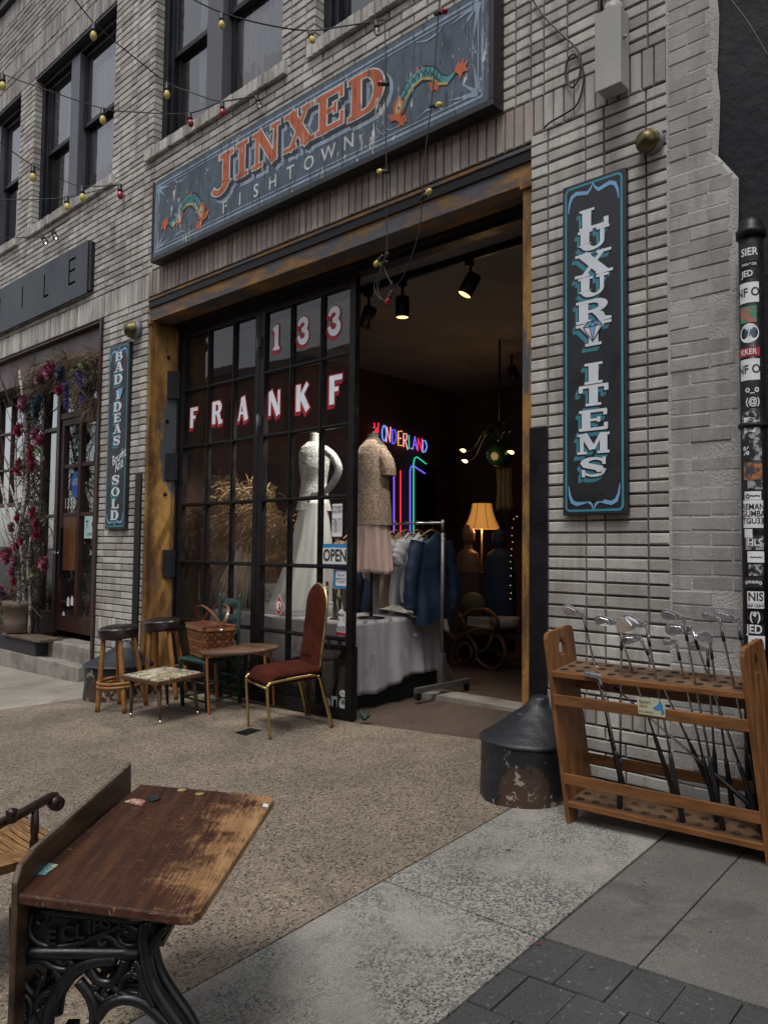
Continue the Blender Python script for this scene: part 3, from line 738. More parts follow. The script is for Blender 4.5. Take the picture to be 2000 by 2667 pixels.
solo(mb, 'stucco_wall', 'dark_stucco', 'black painted rough stucco wall at the right edge of the picture', 'wall', loc=(-.5, .1, 0))
# ================================================================== THINGS ON THE FACADE
simple('sign_black', (0.018, 0.020, 0.024), 0.45, var=0.3, sc=5, bmp=0.08)
simple('sign_edge', (0.010, 0.010, 0.011), 0.5, bmp=0.1)
simple('sign_white', (0.62, 0.66, 0.70), 0.5, var=0.14, sc=6, bmp=0.05)
simple('sign_teal', (0.045, 0.24, 0.31), 0.5, var=0.2, sc=6, bmp=0.05)
simple('sign_sky', (0.17, 0.37, 0.60), 0.5, var=0.15, sc=6, bmp=0.05)
simple('brass_old', (0.17, 0.135, 0.06), 0.42, metal=0.85, var=0.5, sc=14, bmp=0.1)
simple('lamp_base', (0.22, 0.23, 0.25), 0.5, var=0.5, sc=20, bmp=0.2)
simple('box_grey', (0.33, 0.325, 0.30), 0.55, var=0.15, sc=3, bmp=0.08)
simple('pvc_white', (0.62, 0.63, 0.65), 0.45, var=0.1, sc=3, bmp=0)
simple('rubber', (0.008, 0.008, 0.009), 0.5, bmp=0)

def crook(mb, fr, x0, x1, z, up, w=0.0):    # the bracket shaped flourish at a sign's end
    s_ = 1 if up else -1; m = (x0+x1)/2; hw = (x1-x0)/2
    for sg in (-1, 1):
        pts = [(m+sg*hw*a, z+s_*b) for a, b in ((0.0, .055), (.08, .022), (.22, .0), (.45, .010), (.66, .018), (.84, .004), (.94, -.035), (.985, -.095))]
        stroke(mb, pts, [.004, .012, .021, .024, .024, .022, .015, .005], fr, w)
def border(mb, fr, x0, x1, z0, z1, wd, rad, w=0.0):
    cs = ((x1-rad, z1-rad, 0), (x0+rad, z1-rad, 90), (x0+rad, z0+rad, 180), (x1-rad, z0+rad, 270)); o = []; i_ = []
    for cx, cz, a0 in cs:
        for k in range(5):
            a = R(a0+k*22.5); o.append((cx+math.cos(a)*rad, cz+math.sin(a)*rad)); i_.append((cx+math.cos(a)*(rad-wd), cz+math.sin(a)*(rad-wd)))
    n = len(o); mb.add([fr(x, z, w) for x, z in o]+[fr(x, z, w) for x, z in i_], [(k, (k+1) % n, n+(k+1) % n, n+k) for k in range(n)])
def vertical_sign(name, label, x0, x1, z0, z1, letters, Y=-.045):
    t_ = thing(name, label, 'sign', ((x0+x1)/2, Y, z0))
    m = MB(); m.box(x0, x1, Y, -.002, z0, z1); m.build('board', ['sign_black'], t_, bevel=.006)
    fr = fwall(Y-.0015); b = MB()
    border(b, fr, x0+.018, x1-.018, z0+.02, z1-.02, .014, .035)
    b.build('border_line', 'sign_teal', t_)
    for z, up in ((z1-.085, True), (z0+.085, False)):
        b = MB(); crook(b, fwall(Y-.002), x0+.04, x1-.04, z, up); b.build('flourish', 'sign_sky', t_)
    for ch, cx, za, zb, wsc in letters:
        m = MB(); h_ = zb-za; adv = GL[ch][0]*wsc*h_; ox = cx-adv/2
        glyph(m, ch, lambda u, v, w=0: (ox+u*h_*wsc, Y-.0045-w, za+v*h_), 0, 0, wt=1.0, dz=.0002)
        for i in range(1, 7):
            m.cur = 2 if i < 3 else 1
            glyph(m, ch, lambda u, v, w=0: (ox+u*h_*wsc-.0042*i, Y-.0042+.00055*i-w, za+v*h_-.0055*i), 0, 0, dz=.00004)
        m.build('letter', ['sign_white', 'sign_teal', 'sign_black'], t_)
    return t_
def zz(px, py, Y=-.05): return at(px, py, Y).z
X0, X1 = at(1465, 900, -.045).x, at(1631, 900, -.045).x
lx = []
sy = 1100/2212.0
for ch, ya, yb in (('L', 480, 590), ('U', 590, 700), ('X', 712, 835), ('U', 838, 945), ('R', 962, 1080), ('Y', 1085, 1205), ('I', 1295, 1405), ('T', 1410, 1520), ('E', 1540, 1650), ('M', 1665, 1772), ('S', 1790, 1895)):
    cx = at(1400+292*sy, 300+(ya+yb)/2*sy, -.05).x
    lx.append((ch, cx, zz(1400+292*sy, 300+yb*sy), zz(1400+292*sy, 300+ya*sy), 1.0 if ch != 'I' else 1.1))
LUX = vertical_sign('shop_sign', 'tall black sign board reading LUXURY ITEMS downwards in white letters with blue shades', X0, X1, 1.60, 3.665, [(c, x, a, b, w*(0.86 if c == 'M' else 1)*1.82) for c, x, a, b, w in lx])
# the diamond painted across the Y
p = at(1400+290*sy, 300+1130*sy, -.05); m = MB()
fr = lambda u, v, w=0: (p.x+u, -.053-w, p.z+v)
for i, (c, pl_) in enumerate(((0, [(-.062, .03), (-.035, .062), (.035, .062), (.062, .03)]), (1, [(-.062, .028), (0, -.06), (-.02, .028)]), (0, [(-.02, .028), (0, -.06), (.02, .028)]), (1, [(.02, .028), (0, -.06), (.062, .028)]))):
    m.cur = c; m.poly(pl_, fr, .0003*i)
m.cur = 2
for a, b in (((-.062, .03), (.062, .03)), ((-.062, .03), (0, -.06)), ((0, -.06), (.062, .03)), ((-.035, .062), (.035, .062)), ((-.035, .062), (-.062, .03)), ((.035, .062), (.062, .03)), ((-.02, .03), (0, -.06)), ((.02, .03), (0, -.06)), ((-.035, .062), (-.02, .03)), ((.035, .062), (.02, .03)), ((0, .062), (-.02, .03)), ((0, .062), (.02, .03))):
    stroke(m, [a, b], .0035, fr, .002)
m.build('diamond', ['sign_sky', 'curtain', 'sign_black'], LUX)
m = MB(); p = at(1400+275*sy, 300+2000*sy, -.05); m.box(p.x-.085, p.x+.085, -.0485, -.044, p.z-.025, p.z+.025); m.build('patch', 'sign_edge', LUX)

X0, X1 = -8.16, -7.715
q = 260/1659.0
bl_ = []
sz = 1000/2212.0
for ch, ya, yb in (('B', 30, 80), ('A', 88, 145), ('D', 158, 215), ('I', 250, 303), ('D', 318, 373), ('E', 385, 436), ('A', 448, 500), ('S', 515, 570), ('S', 742, 800), ('O', 812, 866), ('L', 882, 936), ('D', 948, 1004)):
    pa = at(700*sz-3*(ya-30)/970.0, 900+ya*sz, -.05); pb = at(700*sz-3*(ya-30)/970.0, 900+yb*sz, -.05)
    bl_.append((ch, (X0+X1)/2+.005, pb.z, pa.z, 1.95 if ch != 'M' else 1.7))
BAD = vertical_sign('shop_sign', 'narrow black sign board reading BAD IDEAS Bought And SOLD downwards in white letters', X0, X1, 1.575, 3.65, bl_)
for body, y, u in (('Bought', 640, .01), ('And', 688, .0)):
    m = MB(); p = at(690*sz-2, 900+y*sz, -.05)
    text(m, body, .155 if body == 'And' else .15, lambda a, b, w=0: (p.x+a, -.0495-w, p.z+b), rot=.32, skew=.25, sx=.72, bold=.02); m.build('lettering', 'sign_white', BAD)
m = MB(); p = at(694*sz, 900+277*sz, -.05)
fr = lambda u, v, w=0: (p.x+u*.9, -.054-w, p.z+v)
m.poly([(-.06, .07), (-.03, .055), (0, .065), (.03, .055), (.06, .07), (.05, .01), (0, -.05), (-.05, .01)], fr); m.build('heart', 'sign_sky', BAD)

# --- the long weathered sign over the door --------------------------------
def m_weather(name, base, white=True):
    m, nt, bs = nmat(name)
    mp = coords(nt, (1, 1, .28)); mp2 = coords(nt, (1, 1, .16)); mp0 = coords(nt)
    n = noise(nt, mp, 7, 6, .7); c = ramp(nt, [(0.3, tuple(x*.6 for x in base)), (.6, base)], n).outputs[0]
    s1 = noise(nt, mp2, 26, 6, .72, .3); k = ramp(nt, [(.55, 0), (.60, 1)], s1)
    c = mixc(nt, k.outputs[0], c, tuple(x*.35 for x in base))
    s2 = noise(nt, mp, 18, 6, .75, .5); s3 = noise(nt, mp0, 1.6, 4, .6)
    ad = N(nt, 'ShaderNodeMath', operation='MULTIPLY_ADD'); ad.inputs[1].default_value = .45; L(nt, s3, 0, ad, 0); L(nt, s2, 0, ad, 2)
    k2 = ramp(nt, [(.855, 0), (.87, 1)], ad)
    c = mixc(nt, k2.outputs[0], c, (.50, .49, .46))
    nt.links.new(c, bs.inputs['Base Color']); bs.inputs['Roughness'].default_value = .6
    bump(nt, bs, s1, .25, .004)
m_weather('weathered_blue', (0.072, 0.100, 0.132)); m_weather('weathered_orange', (0.48, 0.105, 0.030)); m_weather('weathered_white', (0.55, 0.56, 0.55)); m_weather('weathered_pale', (0.26, 0.33, 0.42)); m_weather('weathered_black', (0.022, 0.022, 0.026)); m_weather('weathered_teal', (0.06, 0.28, 0.29)); m_weather('weathered_gold', (0.50, 0.31, 0.10))
JY = -.125
JX = thing('shop_sign', 'long weathered blue sign board reading JINXED FISHTOWN above the wide doorway', 'sign', (-5.0, JY, 4.38))
m = MB()
for a, b in ((-7.14, -5.735), (-5.73, -4.302), (-4.297, -2.885)): m.box(a, b, JY, -.03, 4.405, 5.205)
m.build('board', 'weathered_blue', JX, bevel=.003)
m = MB(); m.box(-7.165, -2.845, JY-.012, -.01, 4.355, 4.403); m.box(-2.884, -2.845, JY-.012, -.01, 4.403, 5.24); m.box(-7.165, -7.142, JY-.008, -.01, 4.403, 5.22); m.box(-7.142, -2.884, JY+.02, -.01, 5.207, 5.235)
m.build('frame', 'sign_edge', JX, bevel=.004)
fr = fwall(JY-.002); m = MB()
border(m, fr, -7.10, -2.93, 4.445, 5.165, .02, .02); border(m, fr, -7.06, -2.97, 4.485, 5.125, .011, .02, .0003)
m.build('border_line', 'weathered_pale', JX)
for cx, cz, sx, sv in ((-7.06, 4.485, 1, 1), (-7.06, 5.125, 1, -1), (-2.97, 4.485, -1, 1), (-2.97, 5.125, -1, -1)):
    m = MB()
    for dx, dz in ((.26, .05), (.15, .13), (.05, .24)):
        a = Vector((dx*sx, dz*sv)); nn = Vector((-a.y, a.x)).normalized()*.022
        for o in (0,): m.poly([(cx+nn.x, cz+nn.y), (cx+a.x, cz+a.y), (cx-nn.x, cz-nn.y)], fr, .0006+dx*.001)
    stroke(m, [(cx+sx*.30, cz+sv*.0), (cx+sx*.36, cz+sv*.05), (cx+sx*.46, cz+sv*.06), (cx+sx*.56, cz+sv*.03)], [.004, .018, .016, .004], fr, .001)
    stroke(m, [(cx+sx*.0, cz+sv*.26), (cx+sx*.05, cz+sv*.33), (cx+sx*.05, cz+sv*.40)], [.004, .014, .003], fr, .001)
    m.build('corner_star', 'weathered_pale', JX)
jl = [('J', -6.12, .50), ('I', -5.72, .42), ('N', -5.47, .44), ('X', -5.03, .46), ('E', -4.62, .44), ('D', -4.25, .50)]
for i, (ch, x, ws) in enumerate(jl):
    z0, z1 = 4.775, 5.105
    h_ = z1-z0
    if ch == 'J': z0 -= .07; h_ += .06
    if ch == 'D': z0 -= .02; h_ += .01
    m = MB()
    glyph(m, ch, lambda u, v, w=0: (x+u*ws*.90, JY-.0075-w, z0+v*h_), 0, 0, wt=.84)
    m.cur = 1; glyph(m, ch, lambda u, v, w=0: (x+u*ws*.90, JY-.0055-w, z0+v*h_), 0, .038, wt=.84)
    m.cur = 2
    for k in range(1, 5): glyph(m, ch, lambda u, v, w=0: (x+u*ws*.90+.011*k, JY-.0038+.0003*k-w, z0+v*h_-.011*k), 0, .035, wt=.84, dz=.00003)
    m.cur = 3
    glyph(m, ch, lambda u, v, w=0: (x+u*ws*.90+.075, JY-.0020-w, z0+v*h_-.075), 0, .05, wt=.84, dz=.00004)
    m.build('letter', ['weathered_orange', 'weathered_white', 'weathered_black', 'weathered_pale'], JX)
for i, ch in enumerate('FISHTOWN'):
    u = -5.875+i*.236; m = MB()
    if ch == 'I': u += .0
    text(m, ch, .165, fwall(JY-.003), u, 4.565+.004*i, 0, sx=1.0, bold=.012); m.build('letter', 'weathered_white', JX)
m = MB(); stroke(m, [(-4.0, 4.52), (-3.95, 4.55), (-3.92, 4.52), (-3.88, 4.55), (-3.85, 4.52), (-3.81, 4.55), (-3.78, 4.53), (-3.70, 4.53)], .008, fr, .001); m.build('flourish', 'weathered_pale', JX)
def koi(cx, cz, s_, mir):
    def fr(u, v, w=0): return (cx+u*s_*mir, JY-.003-w, cz+v*s_)
    body = [(-.62, -.30), (-.50, -.02), (-.28, .22), (0.0, .30), (.25, .20), (.45, -.02), (.68, -.12), (.88, -.02)]
    wd = [.26, .30, .31, .30, .26, .20, .13, .07]
    m = MB()
    m.cur = 0; stroke(m, body, wd, fr, 0, .02)
    m.cur = 1; stroke(m, body, [x*.86 for x in wd], fr, .0012)
    m.cur = 2; stroke(m, [(a, b-wd[i]*.36) for i, (a, b) in enumerate(body[1:7])], [.05]*6, fr, .0024)
    m.cur = 0
    for i in range(12):
        u = i/12; k = u*5.5; a = int(k); f_ = k-a; x = body[a][0]*(1-f_)+body[a+1][0]*f_; y = body[a][1]*(1-f_)+body[a+1][1]*f_
        stroke(m, [(x-.07, y+.12-.05*u), (x+.04, y-.06)], .014, fr, .003+.00004*i); stroke(m, [(x+.06, y+.12-.05*u), (x-.05, y-.05)], .014, fr, .0035+.00004*i)
    m.cur = 3
    m.poly([(-.50, -.10), (-.62, .06), (-.74, .0), (-.80, -.10), (-.78, -.26), (-.95, -.22), (-.86, -.40), (-.72, -.42), (-.62, -.52), (-.56, -.36), (-.48, -.24)], fr, .0045)
    m.poly([(.84, -.02), (.95, .16), (1.0, .06), (1.06, .18), (1.08, .04), (1.2, .08), (1.12, -.04), (1.2, -.14), (1.06, -.12), (.98, -.26), (.95, -.12)], fr, .0045)
    m.poly([(.18, .04), (.26, -.22), (.34, -.18), (.42, -.26), (.46, -.04)], fr, .0015)
    m.poly([(-.22, .36), (-.14, .48), (-.06, .40), (0, .47), (.06, .38)], fr, .0005)
    m.poly([(-.60, -.40), (-.66, -.62), (-.56, -.58), (-.50, -.64), (-.46, -.54), (-.40, -.58), (-.46, -.38)], fr, .002)
    m.cur = 2; m.poly([(-.52, -.12), (-.60, -.02), (-.70, -.10), (-.74, -.24), (-.64, -.34), (-.54, -.26)], fr, .006)
    m.cur = 4; m.poly([(-.62+.055*math.cos(k*.7), -.18+.065*math.sin(k*.7)) for k in range(9)], fr, .007)
    m.cur = 0; m.poly([(-.63+.028*math.cos(k*.7), -.19+.04*math.sin(k*.7)) for k in range(9)], fr, .008)
    m.build('painted_fish', ['weathered_black', 'weathered_teal', 'weathered_gold', 'weathered_orange', 'weathered_white'], JX)
koi(-3.47, 4.73, .35, 1); koi(-6.50, 4.71, .40, -1)

# --- dark metal fascia of the left shop --------------------------------------
FS = thing('fascia_sign', 'plain dark metal fascia panel with cut out letters I L E above the left shopfront', 'sign', (-10.5, -.06, 4.4))
m = MB(); m.box(-13.0, -8.745, -.06, -.045, 4.41, 5.06); m.build('panel', 'fascia_metal', FS, bevel=.003)
m = MB(); m.box(-13.0, -8.68, -.045, -.002, 4.44, 5.03); m.build('backing', 'sign_edge', FS)
simple('cutout', (0.004, 0.004, 0.005), 0.95, bmp=0, spec=0.0)
for pts in ([(-10.62, 4.62), (-10.62, 4.92)], [(-9.93, 4.92), (-9.93, 4.62), (-9.80, 4.62)], [(-9.05, 4.92), (-9.22, 4.92), (-9.22, 4.62), (-9.05, 4.62)], [(-11.4, 4.62), (-11.4, 4.92)]):
    m = MB(); stroke(m, pts, .028, fwall(-.0612), 0)
    if len(pts) == 4: stroke(m, [(-9.22, 4.78), (-9.06, 4.78)], .026, fwall(-.0614), 0)
    m.build('letter', 'cutout', FS)

# --- wall lamps, junction box, loose cable ------------------------------------
def wall_lamp(p, s_, label):
    t_ = thing('wall_lamp', label, 'wall lamp', (p.x, 0, p.z), group='brass wall lamps')
    d = Vector((-.25, -1, -.35)).normalized()
    m = MB(); m.lathe([(.0, 0), (.085*s_, 0), (.085*s_, .05*s_), (.07*s_, .06*s_)], (p.x, -.002, p.z), 24, (0, -1, 0)); m.build('base', 'lamp_base', t_)
    o = Vector((p.x, -.03*s_, p.z))
    m = MB(); m.lathe([(.078*s_, 0), (.082*s_, .02*s_), (.074*s_, .025*s_), (.076*s_, .05*s_), (.066*s_, .085*s_), (.045*s_, .105*s_), (.001, .115*s_)], o, 24, d); m.build('dome', 'brass_old', t_)
wall_lamp(at(1697, 368, -.02), .86, 'brass domed wall lamp on the brick pier above the LUXURY ITEMS sign')
wall_lamp(at(356, 858, -.02), 1.12, 'small brass domed wall lamp above the BAD IDEAS sign')
JB = thing('junction_box', 'grey metal junction box with a white conduit high on the right pier', 'junction box', (-2.03, -.01, 4.12))
m = MB(); m.box(-2.098, -1.945, -.14, -.02, 4.13, 4.60); m.build('box', 'box_grey', JB, bevel=.008)
m = MB(); m.box(-2.104, -1.939, -.148, -.141, 4.125, 4.607); m.build('cover', 'box_grey', JB, bevel=.004)
m = MB(); m.tube([(-2.02, -.075, 4.60), (-2.02, -.075, 9.2)], .045, 16); m.build('conduit', 'pvc_white', JB)
m = MB(); m.tube([(-2.02, -.075, 4.60), (-2.02, -.075, 4.66)], .054, 16); m.tube([(-2.02, -.075, 4.71), (-2.02, -.075, 4.78)], .056, 16); m.build('coupling', 'box_grey', JB)
m = MB(); m.tube([(-2.12, -.03, 4.3), (-2.12, -.03, 9.2)], .010, 8); m.build('thin_pipe', 'mullion_grey', JB)
m = MB(); m.tube([(-1.944, -.10, 4.42), (-1.925, -.10, 4.42)], .010, 8); m.build('latch', 'box_grey', JB)
def wire(px, Y, r, name, label, mat='rubber', extra=None):
    pts = [at(x, y, yy) for (x, y), yy in zip(px, Y if isinstance(Y, list) else [Y]*len(px))]
    m = MB(); m.tube(smooth(pts), r, 6); return solo(m, name, mat, label, 'cable', loc=tuple(pts[0]))
def smooth(P, k=6):
    P = [Vector(p) for p in P]; out = []
    for i in range(len(P)-1):
        a = P[max(i-1, 0)]; b = P[i]; c = P[i+1]; d = P[min(i+2, len(P)-1)]
        for j in range(k):
            s_ = j/k; out.append(0.5*((2*b)+(c-a)*s_+(2*a-5*b+4*c-d)*s_*s_+(3*b-a-3*c+d)*s_**3))
    out.append(P[-1]); return out
wire([(1388, 0), (1420, 45), (1465, 90), (1497, 120), (1512, 150), (1508, 200), (1490, 227), (1474, 205), (1473, 175), (1482, 148), (1497, 140), (1511, 155), (1520, 195), (1516, 230), (1502, 272), (1470, 296), (1432, 318), (1415, 335)], -.02, .006, 'loose_cable', 'black cable with a loop hanging down the brickwork left of the grey junction box')
wire([(1905, 0), (1950, 60), (2003, 150)], -.2, .005, 'loose_cable', 'thin black cable crossing the dark wall in the top right corner')

# --- festoon lights --------------------------------------------------------------
simple('bulb_yellow', (0.62, 0.50, 0.13), 0.35, var=0.3, sc=40, bmp=0.4, bsc=130)
simple('bulb_red', (0.30, 0.015, 0.03), 0.2, bmp=0)
m_glass('bulb_clear', (.95, .95, .95), 1.2, .05)
def bulb(parent, p, d, kind, s_=1.0):
    d = Vector(d).normalized(); p = Vector(p)
    m = MB(); m.lathe([(.001, -.012*s_), (.016*s_, -.012*s_), (.019*s_, .0), (.019*s_, .035*s_), (.022*s_, .04*s_), (.022*s_, .055*s_), (.001, .056*s_)], p, 12, d)
    h = m.build('socket', 'rubber', parent)
    m = MB(); q = p+d*.052*s_
    m.lathe([(.012*s_, 0), (.018*s_, .012*s_), (.026*s_, .034*s_), (.0265*s_, .045*s_), (.022*s_, .062*s_), (.012*s_, .074*s_), (.001, .078*s_)], q, 14, d)
    m.build('bulb', {'y': 'bulb_yellow', 'r': 'bulb_red', 'c': 'bulb_clear'}[kind], h)
def festoon(label, px, Ys, bulbs, r=.0055, scale=1.0):
    P = [at(x, y, Y) for (x, y), Y in zip(px, Ys)]
    t_ = thing('string_light', label, 'string lights', tuple(P[0]), group='strings of festoon bulbs')
    m = MB(); m.tube(smooth(P), r, 6); m.build('wire', 'rubber', t_)
    for x, y, Y, dx, dy, kind in bulbs:
        a = at(x, y, Y); b = at(x+dx*10, y+dy*10, Y)
        bulb(t_, a, b-a, kind, scale*(CAM-a).length/7.0*.92)
D1, D0 = (0, 1), (.15, 1)
festoon('string of yellow bulbs running down from the top edge past two dark windows', [(190, -10), (245, 58), (330, 132), (435, 213), (500, 240), (578, 262), (672, 247)], [-1.4, -1.2, -.9, -.5, -.35, -.2, -.04],
        [(245, 62, -1.2, -.05, 1, 'y'), (435, 218, -.5, 0, 1, 'y'), (579, 266, -.2, .02, 1, 'r'), (668, 252, -.06, .35, 1, 'c')])
festoon('string of yellow bulbs crossing the left window down to the wide sill', [(-30, 172), (8, 192), (110, 229), (268, 281), (360, 291), (490, 294), (578, 264), (672, 249)], [-1.5, -1.4, -1.1, -.6, -.45, -.3, -.15, -.03],
        [(7, 195, -1.4, 0, 1, 'y'), (268, 284, -.6, 0, 1, 'y'), (493, 296, -.3, .15, 1, 'r')])
festoon('string of yellow bulbs from the top of the picture to the sign board', [(480, -15), (574, 30), (690, 62), (803, 78), (900, 66), (1000, 50)], [-1.3, -1.1, -.8, -.5, -.35, -.2],
        [(577, 36, -1.1, .02, 1, 'y'), (806, 82, -.5, .35, 1, 'y'), (979, 55, -.24, .1, 1, 'c')])
festoon('string of yellow bulbs low on the left between the windows and the fascia', [(-20, 352), (30, 392), (86, 430), (150, 462), (215, 484), (312, 480)], [-1.3, -1.1, -.9, -.6, -.4, -.05],
        [(86, 434, -.9, 0, 1, 'y'), (214, 488, -.4, .05, 1, 'y'), (312, 482, -.06, .05, 1, 'r')])
festoon('lowest string on the left, nearly level, with one yellow bulb under the sill', [(-20, 520), (80, 519), (173, 513), (250, 496), (312, 480)], [-1.0, -.7, -.4, -.2, -.05], [(173, 514, -.4, .1, 1, 'y')])
festoon('sagging wire with two clear bulbs above the dark fascia panel', [(-20, 618), (60, 618), (110, 612), (165, 582), (182, 570)], [-.6, -.4, -.2, -.05, -.03], [(110, 614, -.2, .5, 1, 'c'), (137, 601, -.1, .5, 1, 'c')])
# the two bunched wires hanging in front of the doorway
FH = [(1002, 45), (1004, 150), (1005, 300), (1006, 440), (1007, 560), (1008, 650), (1000, 690), (1010, 720), (1022, 742)]
festoon('bunched festoon wire hanging straight down before the doorway with yellow and red bulbs', FH, [-.22]*9,
        [(1008, 217, -.22, -1, -.1, 'r'), (1008, 446, -.22, -1, 0, 'y'), (1008, 682, -.22, -1, .15, 'y'), (996, 666, -.24, -.2, .25, 'y'), (1020, 760, -.22, -.3, .7, 'r')], .0045)
festoon('second hanging wire curving in front of the doorway with a red bulb at its top', [(1146, -10), (1142, 30), (1136, 120), (1124, 265), (1110, 380), (1099, 515), (1092, 600), (1060, 700), (1028, 752)], [-.22]*9,
        [(1135, 34, -.22, 1, -.3, 'r'), (1122, 276, -.22, 1, -.2, 'y'), (1098, 517, -.24, .05, -.05, 'y')], .0045)
m = MB()
for k in range(3):
    m.tube(smooth([at(1005+k*4, 655, -.23), at(990-k*8, 720+k*12, -.24), at(985+k*10, 775+k*6, -.23), at(1010, 785-k*10, -.22), at(1022, 760-k*15, -.21)]), .004, 6)
solo(m, 'loose_cable', 'rubber', 'loose loops of spare festoon wire bunched below the hanging bulbs', 'cable', loc=tuple(at(1008, 700, -.22)))
# ================================================================== LEFT SHOPFRONT
simple('header_brown', (0.085, 0.045, 0.042), 0.5, var=0.35, sc=3, bmp=0.2)
SF = MB(); SF.box(-14, -8.415, .09, .12, 3.62, 4.06); SF.box(-14, -8.415, .04, .24, 3.60, 3.625); SF.box(-14, -8.42, .02, .09, 4.03, 4.058)
SF.build('shop_beam', 'header_brown', BLD, bevel=.003)
SF = MB(); SF.box(-8.455, -8.413, -.03, .10, -.18, 4.05); SF.build('corner_post', 'brown_paint', BLD, bevel=.003)
YS = .32
def sx(x, y, Y=YS): return at(x, y, Y).x
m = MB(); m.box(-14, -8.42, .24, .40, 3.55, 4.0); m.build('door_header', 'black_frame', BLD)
m = MB()
for x, w in ((-9.02, .03), (-10.13, .045), (-10.62, .04), (-12.7, .04)): m.box(x-w, x+w, YS-.05, YS+.05, .22, 3.55)
m.box(-10.09, -9.05, YS-.04, YS+.04, 3.06, 3.14); m.box(-10.58, -10.175, YS-.04, YS+.04, 2.93, 2.98); m.box(-10.58, -10.175, YS-.04, YS+.04, 1.76, 1.80); m.box(-10.58, -10.175, YS-.04, YS+.04, .22, .50)
m.box(-12.66, -10.66, YS-.04, YS+.04, .22, .62); m.box(-12.66, -10.66, YS-.04, YS+.04, 1.95, 2.0)
for x in (-11.25, -11.75, -12.2): m.box(x-.018, x+.018, YS-.03, YS+.03, 2.0, 3.55)
for z in (2.5, 3.05): m.box(-12.66, -10.66, YS-.025, YS+.025, z-.015, z+.015)
SFR = m.build('shopfront', 'dark_wood', BLD, bevel=.003)
m = MB()
def pane(m, a, b, c, d, y=YS+.01):
    k = rnd(-.004, .004); k2 = rnd(-.004, .004); m.add([(a, y+k, c), (b, y-k, c), (b, y-k+k2, d), (a, y+k+k2, d)], [(0, 1, 2, 3)])
pane(m, -9.55, -9.05, 3.14, 3.55); pane(m, -10.09, -9.55, 3.14, 3.55); pane(m, -10.58, -10.17, 2.98, 3.55); pane(m, -10.58, -10.17, 1.8, 2.93); pane(m, -10.58, -10.17, .5, 1.76)
pane(m, -12.66, -10.66, .62, 1.95)
for a, b in ((-12.66, -12.2), (-12.2, -11.75), (-11.75, -11.25), (-11.25, -10.66)):
    for c, d in ((2.0, 2.5), (2.5, 3.05), (3.05, 3.55)): pane(m, a, b, c, d)
m.build('pane', 'shop_glass', SFR)
m = MB(); a, b = -10.08, -9.055
m.box(a, a+.10, YS-.03, YS+.03, .27, 3.05); m.box(b-.07, b, YS-.03, YS+.03, .27, 3.05); m.box(a+.1, b-.07, YS-.028, YS+.028, 2.97, 3.05); m.box(a+.1, b-.07, YS-.028, YS+.028, .27, .47)
mx = -9.53
m.box(mx-.04, mx+.04, YS-.028, YS+.028, .47, 2.97); m.box(a+.1, b-.07, YS-.022, YS+.022, 2.40, 2.45); m.box(a+.1, b-.07, YS-.022, YS+.022, 1.76, 1.81); m.box(a+.1, mx-.04, YS-.022, YS+.022, .62, .66)
SD = m.build('shop_door', 'dark_wood', BLD, bevel=.003)
m = MB(); pane(m, a+.1, mx-.04, .47, 2.97); pane(m, mx+.04, b-.07, .47, 2.97); m.build('pane', 'window_glass', SD)
m = MB(); m.box(a+.1, mx-.04, YS-.018, YS-.005, 1.06, 1.76); m.build('wood_panel', 'stain_wood', SD)
m = MB(); m.lathe([(.001, 0), (.035, .0), (.035, .01), (.015, .012), (.015, .04), (.03, .05), (.032, .065), (.02, .08), (.001, .082)], (a+.05, YS-.03, 1.28), 16, (0, -1, 0))
simple('chrome', (0.62, 0.63, 0.65), 0.16, metal=1.0, var=0.2, sc=30, bmp=0)
simple('gold', (0.55, 0.42, 0.17), 0.3, metal=1.0, var=0.12, sc=6, bmp=0)
m.build('knob', 'chrome', SD)
m = MB(); m.box(a+.13, a+.16, YS-.07, YS-.03, .95, 1.62); m.build('pull_handle', 'black_paint', SD)
simple('ink', (0.012, 0.012, 0.014), 0.6, bmp=0)
simple('paint_white', (0.70, 0.71, 0.72), 0.5, var=0.08, sc=9, bmp=0)
simple('paper_mint', (0.42, 0.58, 0.56), 0.6, var=0.1, sc=9, bmp=0)
simple('blue_bright', (0.015, 0.10, 0.42), 0.5, var=0.15, bmp=0)
m = MB(); p = at(190, 1312, YS-.025); text(m, '1333', .20, fwall(YS-.024), (a+.1+mx-.04)/2, p.z, sx=.8); m.build('house_number', 'paint_white', SD)
m = MB(); p = at(197, 1265, YS-.025); m.poly([(p.x+.12*math.cos(R(t_)), p.z+.05+.14*math.sin(R(t_))) for t_ in range(-20, 201, 20)]+[(p.x-.02, p.z-.22)], fwall(YS-.023)); m.cur = 1
text(m, 'LATER\nGRAVY', .055, fwall(YS-.026), p.x, p.z+.05, rot=.05); m.build('sticker', ['blue_bright', 'paint_white'], SD)
m = MB(); p = at(236, 1373, YS-.025); w_ = .17; m.poly([(p.x-w_, p.z-.14), (p.x+w_, p.z-.14), (p.x+w_, p.z+.14), (p.x-w_, p.z+.14)], fwall(YS-.023)); m.cur = 1
text(m, 'T  O', .14, fwall(YS-.026), p.x, p.z+.03); text(m, 'CUSTOM', .05, fwall(YS-.026), p.x, p.z-.09); m.build('notice', ['paper_mint', 'ink'], SD)
m = MB(); p = at(240, 1440, YS-.025); text(m, '267-5', .085, fwall(YS-.024), p.x+.02, p.z+.0, sx=.9); m.build('lettering', 'paint_white', SD)
